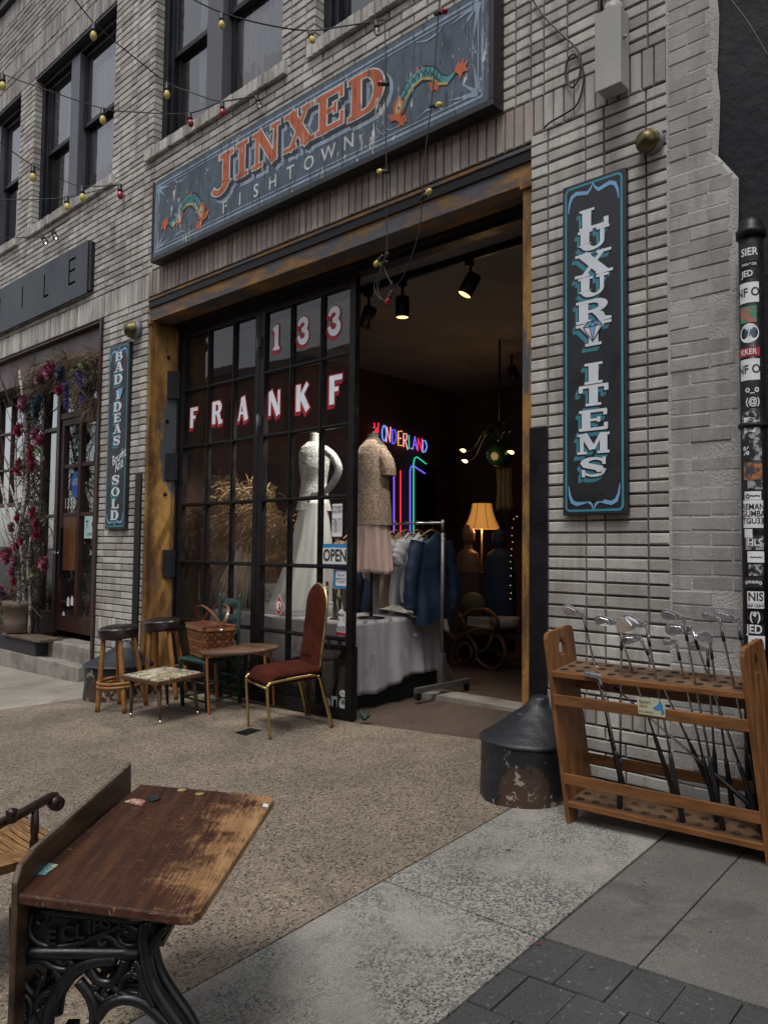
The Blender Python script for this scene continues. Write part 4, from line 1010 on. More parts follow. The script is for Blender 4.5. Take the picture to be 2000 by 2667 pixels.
for px, py in ((177, 1567), (187, 1565), (165, 1605)):
    m = MB(); p = at(px, py, YS-.025); m.poly([(p.x-.035, p.z-.06), (p.x+.035, p.z-.06), (p.x+.035, p.z+.03), (p.x, p.z+.07), (p.x-.035, p.z+.03)], fwall(YS-.023)); m.build('sticker', 'paint_white', SD)
m = MB(); p = at(10, 1580, YS-.03); text(m, 'ATELIER', .22, fwall(YS-.024), p.x-.28, p.z, sx=.8); m.build('lettering', 'paint_white', SFR)
rm = MB(); rm.box(-14, -8.3, 2.6, 2.7, -.2, 4); rm.box(-14, -8.3, .4, 2.7, 3.95, 4.0); rm.box(-14.1, -14, .2, 2.7, -.2, 4); rm.box(-8.4, -8.3, .25, 2.7, -.2, 4); rm.box(-14, -8.3, .30, 2.7, .10, .18)
rm.build('interior_wall', 'wall_dark', BLD)
m = MB(); m.box(-14, -10.10, .05, .28, -.3, .24); m.build('plinth', 'dark_wood', BLD)
# steps ---------------------------------------------------------------
ST = thing('entrance_steps', 'two stained concrete steps up to the dark wooden shop door', 'steps', (-9.5, .1, -.2))
m = MB(); m.box(-9.58, -8.458, -.02, .30, -.25, .20); m.build('upper_step', 'step_concrete', ST, bevel=.012)
m = MB(); m.box(-12.2, -8.53, -.17, .29, -.4, .005); m.box(-8.53, -8.458, -.165, .29, -.4, .0); m.build('lower_step', 'step_concrete', ST, bevel=.012)
# planter box, pot and the arch of dried flowers -------------------------------
simple('old_board', (0.16, 0.11, 0.07), 0.8, col2=(.05, .035, .03), sc=12, stretch=(.4, 3, 3), bmp=.4)
simple('old_crate', (0.035, 0.034, 0.037), 0.7, col2=(.012, .012, .013), sc=12, stretch=(.4, 3, 3), bmp=.4)
simple('terracotta', (0.17, 0.125, 0.10), 0.9, var=.4, sc=6, bmp=.3)
simple('birch', (0.42, 0.40, 0.37), 0.85, col2=(.06, .05, .045), sc=16, stretch=(1, 1, 2.2), lo=.40, hi=.5, bmp=.4)
simple('twig', (0.10, 0.07, 0.05), 0.9, var=.5, sc=12, bmp=.3)
simple('dry_grass', (0.20, 0.145, 0.095), 0.95, var=.55, sc=5, bmp=0)
simple('dry_moss', (0.13, 0.105, 0.08), 0.95, var=.5, sc=9, bmp=0)
simple('leaf_dry', (0.085, 0.065, 0.045), 0.9, var=.5, sc=8, bmp=0)
simple('leaf_green', (0.085, 0.14, 0.03), 0.7, var=.4, sc=8, bmp=0)
simple('petal_pink', (0.36, 0.085, 0.14), 0.8, var=.45, sc=14, bmp=0)
simple('petal_mauve', (0.27, 0.10, 0.16), 0.8, var=.45, sc=14, bmp=0)
simple('petal_red', (0.30, 0.012, 0.055), 0.75, var=.4, sc=14, bmp=0)
simple('petal_teal', (0.035, 0.085, 0.12), 0.75, var=.4, sc=14, bmp=0)
simple('petal_violet', (0.065, 0.055, 0.26), 0.75, var=.4, sc=14, bmp=0)
m = MB(); m.box(-11.9, -9.60, -.165, .03, .006, .19); PB = solo(m, 'planter_crate', 'old_crate', 'low black weathered plank crate on the lower step beside the upper step', 'crate', loc=(-10.8, -.07, .006), bevel=.006)
m = MB(); m.box(-10.55, -9.42, -.20, .10, .192, .225); solo(m, 'plank', 'old_board', 'weathered plank lying across the black crate under the flower pot', 'plank', loc=(-10, -.05, .192), bevel=.006)
pc = at(52, 1600, -.05); pc.z = .226
POT = solo(MB().lathe([(.12, 0), (.17, .02), (.20, .16), (.195, .34), (.215, .345), (.22, .42), (.20, .425), (.18, .40), (.001, .38)], (pc.x, pc.y, .226), 24), 'flower_pot', 'terracotta', 'brown clay flower pot wrapped in cloth at the foot of the dried flowers', 'pot', loc=(pc.x, pc.y, .226))
FA = thing('dried_flower_arch', 'arch of birch branches, dried grass and colourful flowers beside the left shop door', 'flower arrangement', (pc.x, pc.y, .6))
def petals(m, c, r, n, flat=.5, ln=.5, dirn=None):
    c = Vector(c)
    for i in range(n):
        th = rnd(0, 6.28); ph = math.acos(rnd(-.6, 1)); d = Vector((math.sin(ph)*math.cos(th), -abs(math.cos(ph)), math.sin(ph)*math.sin(th)))
        s_ = Vector((-d.z, rnd(-.4, .4), d.x)).normalized(); q = d.cross(s_)
        a = c+d*r*.25; e = c+d*r*rnd(.85, 1.1); w = r*rnd(.13, .26)
        m.add([a, a*.4+e*.6+s_*w+q*w*.3, e+q*w*.4, a*.4+e*.6-s_*w+q*w*.3], [(0, 1, 2, 3)])
def blob_strands(m, c, ext, n, ln, w=.006, down=.5, seed=0):
    for i in range(n):
        p = Vector(c)+Vector((rnd(-1, 1)*ext[0], rnd(-1, 1)*ext[1], rnd(-1, 1)*ext[2]))
        d = Vector((rnd(-1, 1), rnd(-.8, .2), rnd(-1, 1)-down)).normalized(); l = ln*rnd(.5, 1.2)
        s_ = Vector((d.z, 0, -d.x)); s_ = s_.normalized()*w if s_.length > .01 else Vector((w, 0, 0))
        e = p+d*l*.55+Vector((0, 0, .02)); f = p+d*l+Vector((0, 0, -.12*l))
        m.add([p-s_, p+s_, e+s_*.8, f, e-s_*.8], [(0, 1, 2, 3, 4)])
for pts, r in (([(52, 1660), (50, 1540), (46, 1420), (60, 1330), (70, 1220), (68, 1110), (60, 1040), (50, 965)], .035), ([(66, 1640), (60, 1500), (52, 1400), (40, 1250), (45, 1100)], .024), ([(45, 1540), (30, 1400), (12, 1300), (-3, 1240)], .028), ([(52, 1360), (40, 1310), (26, 1262)], .018), ([(76, 1650), (78, 1560), (72, 1480), (80, 1400)], .022)):
    m = MB(); P = smooth([at(x, y, -.02-.03*i % .1) for i, (x, y) in enumerate(pts)], 4)
    k = len(P); m.tube(P, [r*(1-.5*i/k)+.003*math.sin(i*2.2) for i in range(k)], 8); m.build('branch', 'birch', FA)
m = MB()
for x, y, ex, ez, n in ((85, 1180, .16, .5, 420), (95, 1300, .18, .5, 420), (85, 1450, .22, .45, 420), (70, 1560, .22, .25, 300), (95, 1060, .18, .3, 260), (30, 1580, .2, .2, 260), (100, 1400, .2, .4, 260)):
    blob_strands(m, at(x, y, .02), (ex, .08, ez), n, .22, .006)
m.build('dried_foliage', 'leaf_dry', FA, kind='stuff')
m = MB()
for x, y, ex, ez, n in ((170, 940, .3, .07, 320), (245, 945, .15, .16, 320), (245, 1010, .14, .3, 320), (205, 1000, .25, .12, 200), (110, 990, .12, .2, 260), (40, 1570, .25, .2, 260), (95, 1000, .1, .3, 200)):
    blob_strands(m, at(x, y, .05), (ex, .08, ez), n, .30, .005, .7)
m.build('dried_grass', 'dry_grass', FA, kind='stuff')
for x, y, r, mt in ((115, 985, .15, 'petal_mauve'), (140, 965, .17, 'petal_pink'), (70, 1045, .14, 'petal_mauve'), (62, 1060, .1, 'petal_pink'), (165, 970, .12, 'petal_teal'), (108, 1050, .15, 'petal_teal'), (100, 1070, .12, 'petal_teal'), (55, 1120, .13, 'petal_red'), (100, 1130, .13, 'petal_mauve'), (115, 1147, .13, 'petal_pink'), (86, 1170, .09, 'petal_red'), (84, 1188, .09, 'petal_red'), (55, 1205, .09, 'petal_red'), (88, 1205, .08, 'petal_red'), (55, 1225, .12, 'petal_red'), (86, 1222, .08, 'petal_red'), (92, 1335, .1, 'petal_red'), (98, 1360, .1, 'petal_red'), (100, 1390, .1, 'petal_red'), (50, 1350, .09, 'petal_red'), (35, 1375, .1, 'petal_mauve'), (60, 1410, .08, 'petal_red'), (45, 1425, .08, 'petal_red'), (28, 1448, .17, 'petal_pink'), (45, 1460, .12, 'petal_mauve'), (36, 1490, .1, 'petal_pink'), (122, 1467, .13, 'petal_pink'), (40, 1515, .09, 'petal_red'), (32, 1538, .06, 'petal_pink'), (10, 1540, .13, 'petal_mauve'), (160, 1015, .1, 'petal_red')):
    m = MB(); petals(m, at(x, y, -.10), r*.9, 70); petals(m, at(x, y, -.11), r*.55, 40); m.build('flower', mt, FA)
m = MB()
for i in range(90):
    p = at(rnd(20, 110), rnd(1000, 1640), rnd(-.12, .05)); d = Vector((rnd(-.5, .5), rnd(-.25, .05), rnd(.1, .6))); m.tube(smooth([p, p+d*.5+Vector((rnd(-.05, .05), 0, 0)), p+d], 3), [.006, .0055, .005, .0045, .004, .003, .002], 5)
for i in range(30):
    p = at(rnd(120, 250), rnd(930, 1000), rnd(-.1, .1)); d = Vector((rnd(-.4, .4), rnd(-.2, .05), rnd(-.5, .2))); m.tube([p, p+d*.5+Vector((0, 0, .05)), p+d], [.005, .004, .002], 5)
m.build('twigs', 'twig', FA, kind='stuff')
for x, ys_, mt in ((217, range(972, 1050, 7), 'petal_violet'), (176, range(1000, 1066, 7), 'petal_violet'), (207, range(975, 1000, 6), 'petal_violet')):
    m = MB()
    for i, y in enumerate(ys_): petals(m, at(x+rnd(-4, 4), y, -.08), .075-.003*i, 22)
    m.build('flower_spray', mt, FA)
m = MB()
for x, y in ((200, 960), (205, 948), (225, 945), (160, 985), (112, 1180), (105, 1172), (60, 1480), (95, 1490), (20, 1600), (12, 1585), (5, 1610), (30, 1615), (150, 985)):
    petals(m, at(x, y, -.09), .11, 7)
m.build('leaves', 'leaf_green', FA)
m = MB()
for x, y in ((235, 970), (240, 985), (250, 960), (238, 1000), (110, 1340), (125, 1350), (95, 1310), (75, 1370), (105, 1420), (90, 1440), (110, 1500), (80, 1520), (60, 1340)):
    petals(m, at(x, y, -.07), .13, 10)
m.build('leaves', 'leaf_dry', FA)
# mannequins behind the glass
def mannequin(name, label, cx, cy, z0, dressm, skinm, facing, arm=True, s_=1.0, skirt=.55):
    t_ = thing(name, label, 'mannequin', (cx, cy, z0))
    return t_
simple('mannequin_white', (0.55, 0.54, 0.51), 0.4, var=.1, sc=4, bmp=0)
simple('dress_red', (0.36, 0.012, 0.03), 0.7, var=.35, sc=6, bmp=.2)
def torso(m, c, rings, n=20, rot=0.0):       # rings: (z, rx, ry, ox)
    def fn(u, v):
        k = v*(len(rings)-1); a = min(int(k), len(rings)-2); f_ = k-a; f_ = f_*f_*(3-2*f_)*.5+f_*.5
        z, rx, ry, ox = [rings[a][i]*(1-f_)+rings[a+1][i]*f_ for i in range(4)]
        x = ox+rx*math.cos(2*math.pi*u); y = ry*math.sin(2*math.pi*u)
        return (c[0]+x*math.cos(rot)-y*math.sin(rot), c[1]+x*math.sin(rot)+y*math.cos(rot), c[2]+z)
    m.grid(fn, n, (len(rings)-1)*4, closed_u=True)
MN = thing('shop_mannequin', 'white mannequin in a short red dress behind the left shop glass', 'mannequin', (-10.4, .75, .6))
c = at(136, 1400, .75)
m = MB(); torso(m, (c.x, c.y, c.z-.95), [(0, .13, .11, 0), (.4, .10, .09, 0), (.9, .08, .08, 0), (1.0, .15, .11, 0), (1.35, .11, .09, 0), (1.62, .16, .11, 0), (1.72, .10, .08, 0), (1.78, .05, .05, 0), (1.85, .05, .05, 0), (1.855, .001, .001, 0)]); m.tube(smooth([(c.x+.18, c.y-.02, c.z+.70), (c.x+.27, c.y-.05, c.z+.35), (c.x+.12, c.y-.12, c.z+.05)]), [.045]*3+[.04]*4+[.032]*4+[.028]*2, 8)
m.build('body', 'mannequin_white', MN)
m = MB(); torso(m, (c.x, c.y, c.z-.95), [(.75, .22, .17, 0), (1.0, .19, .15, 0), (1.32, .125, .105, 0), (1.60, .175, .13, 0), (1.66, .15, .11, 0)]); m.build('dress', 'dress_red', MN)

# ================================================================== FURNITURE ON THE PAVEMENT
simple('vinyl', (0.022, 0.013, 0.014), 0.33, var=.4, sc=9, bmp=.12, bsc=25, bd=.006)
simple('bamboo', (0.33, 0.155, 0.042), 0.42, col2=(.17, .075, .02), sc=10, stretch=(3, 3, .5), bmp=.1)
simple('rattan', (0.30, 0.13, 0.035), 0.4, var=.4, sc=12, bmp=.1)
def bar_stool(x, y, rz, label):
    t_ = standing('bar_stool', label, 'stool', x, y, rz, 'bamboo bar stools beside the door')
    m = MB(); m.lathe([(.001, .672), (.165, .672), (.178, .68), (.182, .70), (.182, .752), (.177, .765), (.165, .775), (.10, .792), (.001, .797)], (0, 0, 0), 40); st = m.build('seat', 'vinyl', t_)
    m = MB(); m.tube([(.183*math.cos(a*.2), .183*math.sin(a*.2), .757+.004*math.sin(a*.6)) for a in range(32)], .005, 6, closed=True); m.build('piping', 'vinyl', st)
    for k in range(4):
        a = R(45+90*k); m = MB(); pts = []; rs = []
        for i in range(13):
            f_ = i/12; rr = .135+.085*(1-f_); pts.append((rr*math.cos(a), rr*math.sin(a), .672*f_)); rs.append(.023+(.0035 if i in (3, 7, 10) else 0)-.002*f_)
        m.tube(pts, rs, 12); m.build('leg', 'bamboo', t_)
    for z, r in ((.235, .205), (.268, .202)):
        m = MB(); m.tube([(r*math.cos(a*.1745), r*math.sin(a*.1745), z) for a in range(36)], .016, 10, closed=True); m.build('foot_ring', 'rattan', t_)
    return t_
g = atg(318, 1846); bar_stool(g.x, g.y, R(22), 'front bamboo bar stool with a dark brown vinyl seat, before the striped brick pier')
g = atg(432, 1815); bar_stool(g.x+.0, g.y, R(40), 'rear bamboo bar stool half hidden behind the picnic basket')

# tile topped coffee table
def m_tile():
    m, nt, bs = nmat('tile_marble')
    mp = coords(nt); n = noise(nt, mp, 5, 4, .6, 1.2); n2 = noise(nt, mp, 14, 3, .6, 2.0)
    c = ramp(nt, [(.36, (.50, .47, .36)), (.47, (.42, .37, .25)), (.50, (.10, .09, .05)), (.53, (.48, .44, .33)), (.7, (.55, .52, .42))], n).outputs[0]
    k = ramp(nt, [(.56, 0), (.62, 1)], n2); c = mixc(nt, k.outputs[0], c, (.035, .05, .03))
    nt.links.new(c, bs.inputs['Base Color']); bs.inputs['Roughness'].default_value = .25
m_tile()
simple('walnut', (0.115, 0.058, 0.026), 0.42, col2=(.05, .024, .011), sc=10, stretch=(3, 3, .5), bmp=.1)
CT = standing('tile_table', 'low side table with a cream and green marbled tile top and tapered peg legs', 'table', -6.13, -.47, 0)
ca = [atg(347, 1869), atg(413, 1890), atg(505, 1860), atg(445, 1845)]
cc = sum(ca, Vector())/4; ang = math.atan2(-.684+.284+.40, 0) 
CT.location = (cc.x, cc.y, gz(cc.x, cc.y))
tl = [at(330, 1757, 0), at(388, 1780, 0)]
m = MB(); m.box(-.315, .315, -.235, .235, .345, .378); m.build('frame', 'walnut', CT, bevel=.004)
m = MB(); m.box(-.30, .30, -.22, .22, .3785, .3825); m.build('top', 'tile_marble', CT)
for sx_ in (-1, 1):
    for sy_ in (-1, 1):
        m = MB(); m.tube([(sx_*.225, sy_*.17, .345), (sx_*.236, sy_*.18, .18), (sx_*.245, sy_*.187, .03)], [.022, .018, .011], 12); l = m.build('leg', 'walnut', CT)
        m = MB(); m.tube([(sx_*.245, sy_*.187, .035), (sx_*.247, sy_*.189, .0)], [.012, .011], 10); m.build('ferrule', 'chrome', l)

# green ladder back chair with the picnic basket
simple('green_paint', (0.010, 0.045, 0.036), 0.45, var=.4, sc=8, bmp=.1)
GC = standing('ladder_back_chair', 'dark green painted ladder back chair under the picnic basket', 'chair', -6.10, .02, 0)
w2 = .205
for sx_, sy_, h_ in ((-1, -1, .46), (1, -1, .46), (-1, 1, .99), (1, 1, .99)):
    m = MB(); x = sx_*(.225 if sy_ < 0 else .17); y = sy_*.19
    if sy_ < 0: m.tube([(x, y, 0), (x, y, h_-.02), (x, y, h_)], [.019, .019, .016], 12)
    else: m.tube([(x, y, 0), (x, y, .45), (x, y+.05, h_-.03), (x, y+.052, h_-.01), (x, y+.053, h_+.012), (x, y+.053, h_+.03)], [.019, .019, .018, .012, .017, .008], 12)
    m.build('leg', 'green_paint', GC)
m = MB()
m.grid(lambda u, v: ((u-.5)*(.46-.1*v), -.20+.39*v, .445+.012*math.sin(u*3.14)*math.sin(v*3.14)), 8, 8); m.build('seat', 'green_paint', GC, solid=.035)
for z in (.62, .78, .93):
    m = MB(); f0 = (z-.45)/.54*.05
    m.prism([(-.16, -.03), (.16, -.03), (.16, .02), (.08, .045), (-.08, .045), (-.16, .02)], lambda u, v, w: (u, .19+f0+.02*(1-(u/.16)**2)+w, z+v), 0, .012); m.build('back_slat', 'green_paint', GC)
for z in (.09, .25):
    for a, b in (((-.225, -.19), (.225, -.19)), ((-.225, -.19), (-.17, .19)), ((.225, -.19), (.17, .19)), ((-.17, .19), (.17, .19))):
        m = MB(); m.tube([(a[0], a[1], z), (b[0], b[1], z+.0)], .011, 8); m.build('stretcher', 'green_paint', GC)
GC.rotation_euler.rotate_axis('Z', R(-4))
# basket
simple('splint', (0.30, 0.125, 0.042), 0.5, col2=(.15, .052, .016), sc=9, stretch=(2, 2, 2), bmp=.12)
simple('splint_dark', (0.17, 0.062, 0.024), 0.5, var=.4, sc=9, bmp=.12)
simple('lid_wood', (0.15, 0.052, 0.026), 0.42, var=.4, sc=10, stretch=(.5, 3, 3), bmp=.1)
bp = Vector((-6.10, -.02, gz(-6.1, -.02)+.468))
BK = thing('picnic_basket', 'woven wooden picnic basket with a flat lid and two swing handles on the green chair', 'basket', tuple(bp), R(-14), world=False)
def bw(z): return (.205+.045*z/.27, .135+.03*z/.27)
m = MB()
def rr_pt(s_, hx, hy, out=0):         # point on a rounded rectangle, s in 0..1
    P_ = 2*(2*hx+2*hy); d = s_*P_
    for (ax, ay), (bx, by) in (((-hx, -hy), (hx, -hy)), ((hx, -hy), (hx, hy)), ((hx, hy), (-hx, hy)), ((-hx, hy), (-hx, -hy))):
        l = abs(bx-ax)+abs(by-ay)
        if d <= l or (bx, by) == (-hx, -hy):
            f_ = min(1, d/l); x = ax+(bx-ax)*f_; y = ay+(by-ay)*f_
            k = .90+.10*min(1, math.hypot(hx-abs(x), hy-abs(y))/.05)
            nx, ny = (0, 1 if ay > 0 else -1) if ay == by else (1 if ax > 0 else -1, 0)
            return x*k+nx*out, y*k+ny*out
        d -= l
ns = 40; nr = 8
for r_ in range(nr):
    za, zb = .27*r_/nr+.004, .27*(r_+1)/nr-.002
    m.cur = r_ % 2
    V_ = []; F_ = []
    kk = 4
    for i in range(ns*kk):
        ph = (i/kk+(r_ % 2))*math.pi; o = .007*math.sin(ph+math.pi*.5)
        for z in (za, zb):
            hx, hy = bw(z); x, y = rr_pt(i/(ns*kk), hx, hy, o); V_.append((x, y, z))
    nn = ns*kk
    for i in range(nn): F_.append((2*i, 2*((i+1) % nn), 2*((i+1) % nn)+1, 2*i+1))
    m.add(V_, F_)
m.build('woven_body', ['splint', 'splint_dark'], BK, solid=.003)
m = MB()
for i in range(ns):
    V_ = []
    for z in (0.0, .27):
        hx, hy = bw(z)
        for ds in (-.006, .006): x, y = rr_pt((i/ns+ds) % 1, hx, hy, .0); V_.append((x, y, z))
    m.add(V_, [(0, 1, 3, 2)])
hx, hy = bw(0); m.box(-hx+.01, hx-.01, -hy+.01, hy-.01, 0, .008); m.build('stakes', 'splint_dark', BK)
hx, hy = bw(.27)
m = MB()
for z0_, z1_ in ((.255, .285),):
    V_ = [(*rr_pt(i/60, hx, hy, o), z) for i in range(60) for o in (.006, .014) for z in (z0_, z1_)]
    F_ = []
    for i in range(60):
        a, b = 4*i, 4*((i+1) % 60); F_ += [(a, b, b+1, a+1), (a+2, a+3, b+3, b+2), (a+1, b+1, b+3, a+3), (a, a+2, b+2, b)]
    m.add(V_, F_)
m.build('rim', 'splint', BK)
for sg in (-1, 1):
    m = MB(); m.hexa([(-hx, sg*.012, .292), (hx, sg*.012, .292), (hx, sg*(hy+.004), .284), (-hx, sg*(hy+.004), .284), (-hx, sg*.012, .304), (hx, sg*.012, .304), (hx, sg*(hy+.004), .296), (-hx, sg*(hy+.004), .296)]); m.build('lid', 'lid_wood', BK, bevel=.002)
m = MB(); m.box(-hx, hx, -.011, .011, .29, .307); m.build('lid_bar', 'splint', BK, bevel=.002)
for tilt, nm in ((-.10, 0), (.13, 1)):
    m = MB(); V_ = []
    for i in range(25):
        a = math.pi*i/24; x = -.265*math.cos(a) if True else 0; z = .255+.215*math.sin(a)**.75; y = tilt*math.sin(a)
        for wy, ro in ((-.014, 0), (.014, 0), (.014, .006), (-.014, .006)): V_.append((x*(1+ro), y+wy*math.cos(0), z+ro))
    F_ = []
    for i in range(24):
        for k in range(4): F_.append((4*i+k, 4*i+(k+1) % 4, 4*i+4+(k+1) % 4, 4*i+4+k))
    m.add(V_, F_); m.build('handle', 'lid_wood' if nm else 'splint_dark', BK)
for sg in (-1, 1):
    m = MB(); m.tube([(sg*.268, -.02, .26), (sg*.272, .02, .262)], .012, 8); m.build('rivet_plate', 'chrome', BK)

# oval table with bent legs
def m_grain(name, a, b, sc=7, rough=.3, st=(.25, 3, 3)):
    m, nt, bs = nmat(name); mp = coords(nt, st)
    n = noise(nt, mp, sc, 6, .7, .4); c = ramp(nt, [(.32, b), (.5, a), (.68, tuple(x*1.25 for x in a))], n)
    L(nt, c, 0, bs, 'Base Color'); bs.inputs['Roughness'].default_value = rough
m_grain('laminate', (0.125, 0.068, 0.042), (0.06, 0.03, 0.018))
m_grain('bentwood', (0.30, 0.10, 0.028), (0.20, 0.06, 0.016), st=(3, 3, .3))
OT = standing('oval_table', 'small oval wood grain table on thin bent orange legs', 'table', -5.42, -.12, 0)
oc = atz(634, 1688, -.10+.565)
OT.location = (oc.x, oc.y, gz(oc.x, oc.y)); OT.rotation_euler.rotate_axis('Z', R(40))
m = MB(); m.lathe([(.001, .535), (.27, .535), (.275, .54), (.275, .562), (.27, .566), (.001, .566)], (0, 0, 0), 56, sx=1.30, sy=.86); m.build('top', 'laminate', OT)
for sx_, sy_ in ((-1, -1), (1, -1), (-1, 1), (1, 1)):
    m = MB(); P = smooth([(sx_*.16, sy_*.07, .525), (sx_*.235, sy_*.115, .522), (sx_*.258, sy_*.13, .50), (sx_*.262, sy_*.135, .44), (sx_*.264, sy_*.137, .2), (sx_*.266, sy_*.139, 0)], 4)
    for a, b in zip(P, P[1:]): m.bar(a, b, .034, .017, (0, 1, 0) if abs((b-a).z) < .8*(b-a).length else (1, 0, 0))
    m.build('leg', 'bentwood', OT)

# rust velvet dining chair with brass tube frame
def m_velvet():
    m, nt, bs = nmat('rust_velvet'); mp = coords(nt)
    n = noise(nt, mp, 7, 5, .65); c = ramp(nt, [(.3, (.034, .008, .005)), (.7, (.080, .018, .009))], n)
    L(nt, c, 0, bs, 'Base Color'); bs.inputs['Roughness'].default_value = .85; bs.inputs['Sheen Weight'].default_value = .03; bs.inputs['Specular IOR Level'].default_value = .08; bs.inputs['Sheen Roughness'].default_value = .4; bs.inputs['Sheen Tint'].default_value = (.5, .16, .08, 1)
    n2 = noise(nt, mp, 300, 2, .5); bump(nt, bs, n2, .3, .002)
m_velvet()
fl, fr_, br_, bl2 = atg(640, 1892), atg(704, 1933), atg(856, 1890), atg(802, 1865)
cc = (fl+fr_+br_+bl2)/4; ax = ((fr_-fl)+(br_-bl2)).to_2d(); ang = math.atan2(ax.y, ax.x)
RC = standing('dining_chair', 'tall arched back dining chair in rust red velvet with a brass tube frame', 'chair', cc.x, cc.y, 0)
RC.rotation_euler.rotate_axis('Z', ang)
hw = .235
m = MB()
def seat(u, v):
    x = (u-.5)*2*hw; y = -.26+.47*v; e = min(u, 1-u)*2; z = .455+.035*min(1, e*5)**.5
    if v < .2: z -= .085*((.2-v)/.2)**2; y += .02*((.2-v)/.2)
    k = max(abs(u-.5)*2-.55, 0) ; z += .006 if (abs(u-.5) < .28 and .25 < v < .9) else 0
    return (x, y, z)
m.grid(seat, 28, 28); m.build('seat', 'rust_velvet', RC, solid=.03, sub=0)
m = MB(); m.prism([(-hw+.01, .005), (hw-.01, .005), (hw-.01, .455), (-hw+.01, .455)], lambda u, v, w: (u, -.245+v, .40+w), 0, .05); m.build('seat_base', 'rust_velvet', RC, bevel=.015)
def bk_(z): return .205+.11*((z-.45)/.70)+.02*math.sin((z-.45)*3)
m = MB(); outl = [(-.19, .44), (.19, .44)]+[(.185-.0*i, .44+.5*i/6) for i in range(1, 7)]+[(.185*math.cos(R(a)), .945+.195*math.sin(R(a))) for a in range(10, 171, 10)]+[(-.185, .94-.5*i/6) for i in range(0, 6)]
def backpt(u, v, f_):
    z = .44+.70*v; hwz = .185 if z < .945 else .185*math.sqrt(max(0, 1-((z-.945)/.197)**2))
    x = (u-.5)*2*hwz; e = min(u, 1-u)*2
    bul = .032*min(1, e*4)**.5*min(1, (1-v)*8+.1)**.5
    if abs(x) < .095*(1 if z < .98 else math.sqrt(max(0, 1-((z-.98)/.11)**2))) and .56 < z < 1.09: bul += .009
    return (x, bk_(z)-bul*f_, z)
m.grid(lambda u, v: backpt(u, v, 1), 36, 60); m.grid(lambda u, v: backpt(1-u, v, -.5), 16, 24); m.build('backrest', 'rust_velvet', RC)
def bx2(z): return bk_(z)+.006
arch = [(-.195, bx2(z), z) for z in (.40, .55, .7, .85, .945)]+[(.195*math.cos(R(a)), bx2(.945+.2*math.sin(R(a))), .945+.2*math.sin(R(a))) for a in range(170, 5, -10)]+[(.195, bx2(z), z) for z in (.945, .85, .7, .55, .40)]
m = MB(); m.tube([(-.225, .29, 0), (-.21, .22, .38)]+arch+[(.21, .22, .38), (.225, .29, 0)], .011, 10); m.build('back_frame', 'gold', RC)
for sg in (-1, 1):
    m = MB(); m.tube(smooth([(sg*.245, -.255, 0), (sg*.245, -.255, .36), (sg*.245, -.245, .415), (sg*.243, -.20, .432), (sg*.24, 0, .44), (sg*.238, .13, .44), (sg*.237, .175, .425), (sg*.238, .20, .38), (sg*.245, .27, 0)], 6), .0115, 10); m.build('side_frame', 'gold', RC)
m = MB(); m.tube([(-.245, -.25, .385), (.245, -.25, .385)], .010, 8); m.build('front_rail', 'gold', RC)
# cover plate in the ground
m = MB(); q = [atg(611, 1910), atg(650, 1898), atg(682, 1903), atg(640, 1917)]
m.add([tuple(p+Vector((0, 0, .004))) for p in q]+[tuple(p-Vector((0, 0, .02))) for p in q], [(3, 2, 1, 0), (0, 1, 5, 4), (1, 2, 6, 5), (2, 3, 7, 6), (3, 0, 4, 7)]); solo(m, 'cover_plate', 'black_paint', 'small square black metal cover plate set in the driveway before the velvet chair', 'cover plate', loc=tuple(q[0]))
# guard stones
def m_guard(name, deep):
    m, nt, bs = nmat(name); mp = coords(nt); n = noise(nt, mp, 5, 8, .75); n2 = noise(nt, mp, 30, 5, .75); n3 = noise(nt, mp, 2.2, 4, .6)
    c = ramp(nt, [(.3, (.007, .008, .010)), (.7, (.018, .020, .026))], n).outputs[0]
    k = ramp(nt, [(.66, 0), (.68, 1)], n2); c = mixc(nt, k.outputs[0], c, (.32, .30, .27))
    if deep:
        k = ramp(nt, [(.55, 0), (.57, 1)], n3); c = mixc(nt, k.outputs[0], c, (.055, .030, .022))
        k = ramp(nt, [(.60, 0), (.615, 1)], n); c = mixc(nt, k.outputs[0], c, (.30, .25, .20))
    nt.links.new(c, bs.inputs['Base Color']); bs.inputs['Roughness'].default_value = .42; bump(nt, bs, n, .5, .02)
m_guard('guard_drum', True); m_guard('guard_cap', False)
def guard_stone(x, y, r, h, hc, label):
    z = gz(x, y)-.05
    t_ = thing('guard_stone', label, 'bollard', (x, y, z), group='black painted guard stones at the door corners')
    from mathutils import noise as mn
    def lump(prof, n=64, sub_=5, lean=0):
        pr_ = []
        for (a, za), (b_, zb) in zip(prof, prof[1:]): pr_ += [(a+(b_-a)*i/sub_, za+(zb-za)*i/sub_) for i in range(sub_)]
        pr_.append(prof[-1]); mm = MB(); mm.lathe(pr_, (x, y, z), n)
        mm.v = [tuple(Vector(p)+Vector((p[0]-x, p[1]-y, .0)).normalized()*(.012*mn.noise(Vector(p)*6)+.004*mn.noise(Vector(p)*26))) for p in mm.v]
        if lean: mm.v = [(a+lean*max(0, (c-z-h)/hc), b+lean*max(0, (c-z-h)/hc), c) for a, b, c in mm.v]
        return mm
    lump([(r*1.03, 0), (r*1.02, .06), (r*.99, h*.6), (r, h), (r*.9, h+.004)]).build('drum', 'guard_drum', t_)
    lump([(r*1.0, h-.005), (r*1.045, h-.004), (r*1.04, h+.010), (r*.78, h+hc*.24), (r*.52, h+hc*.48), (r*.27, h+hc*.72), (.05, h+hc*.92), (.012, h+hc*.97)], lean=.055).build('cap', 'guard_cap', t_)
guard_stone(-2.47, -.29, .275, .36, .265, 'black painted stone guard with chipped paint at the right corner of the doorway')
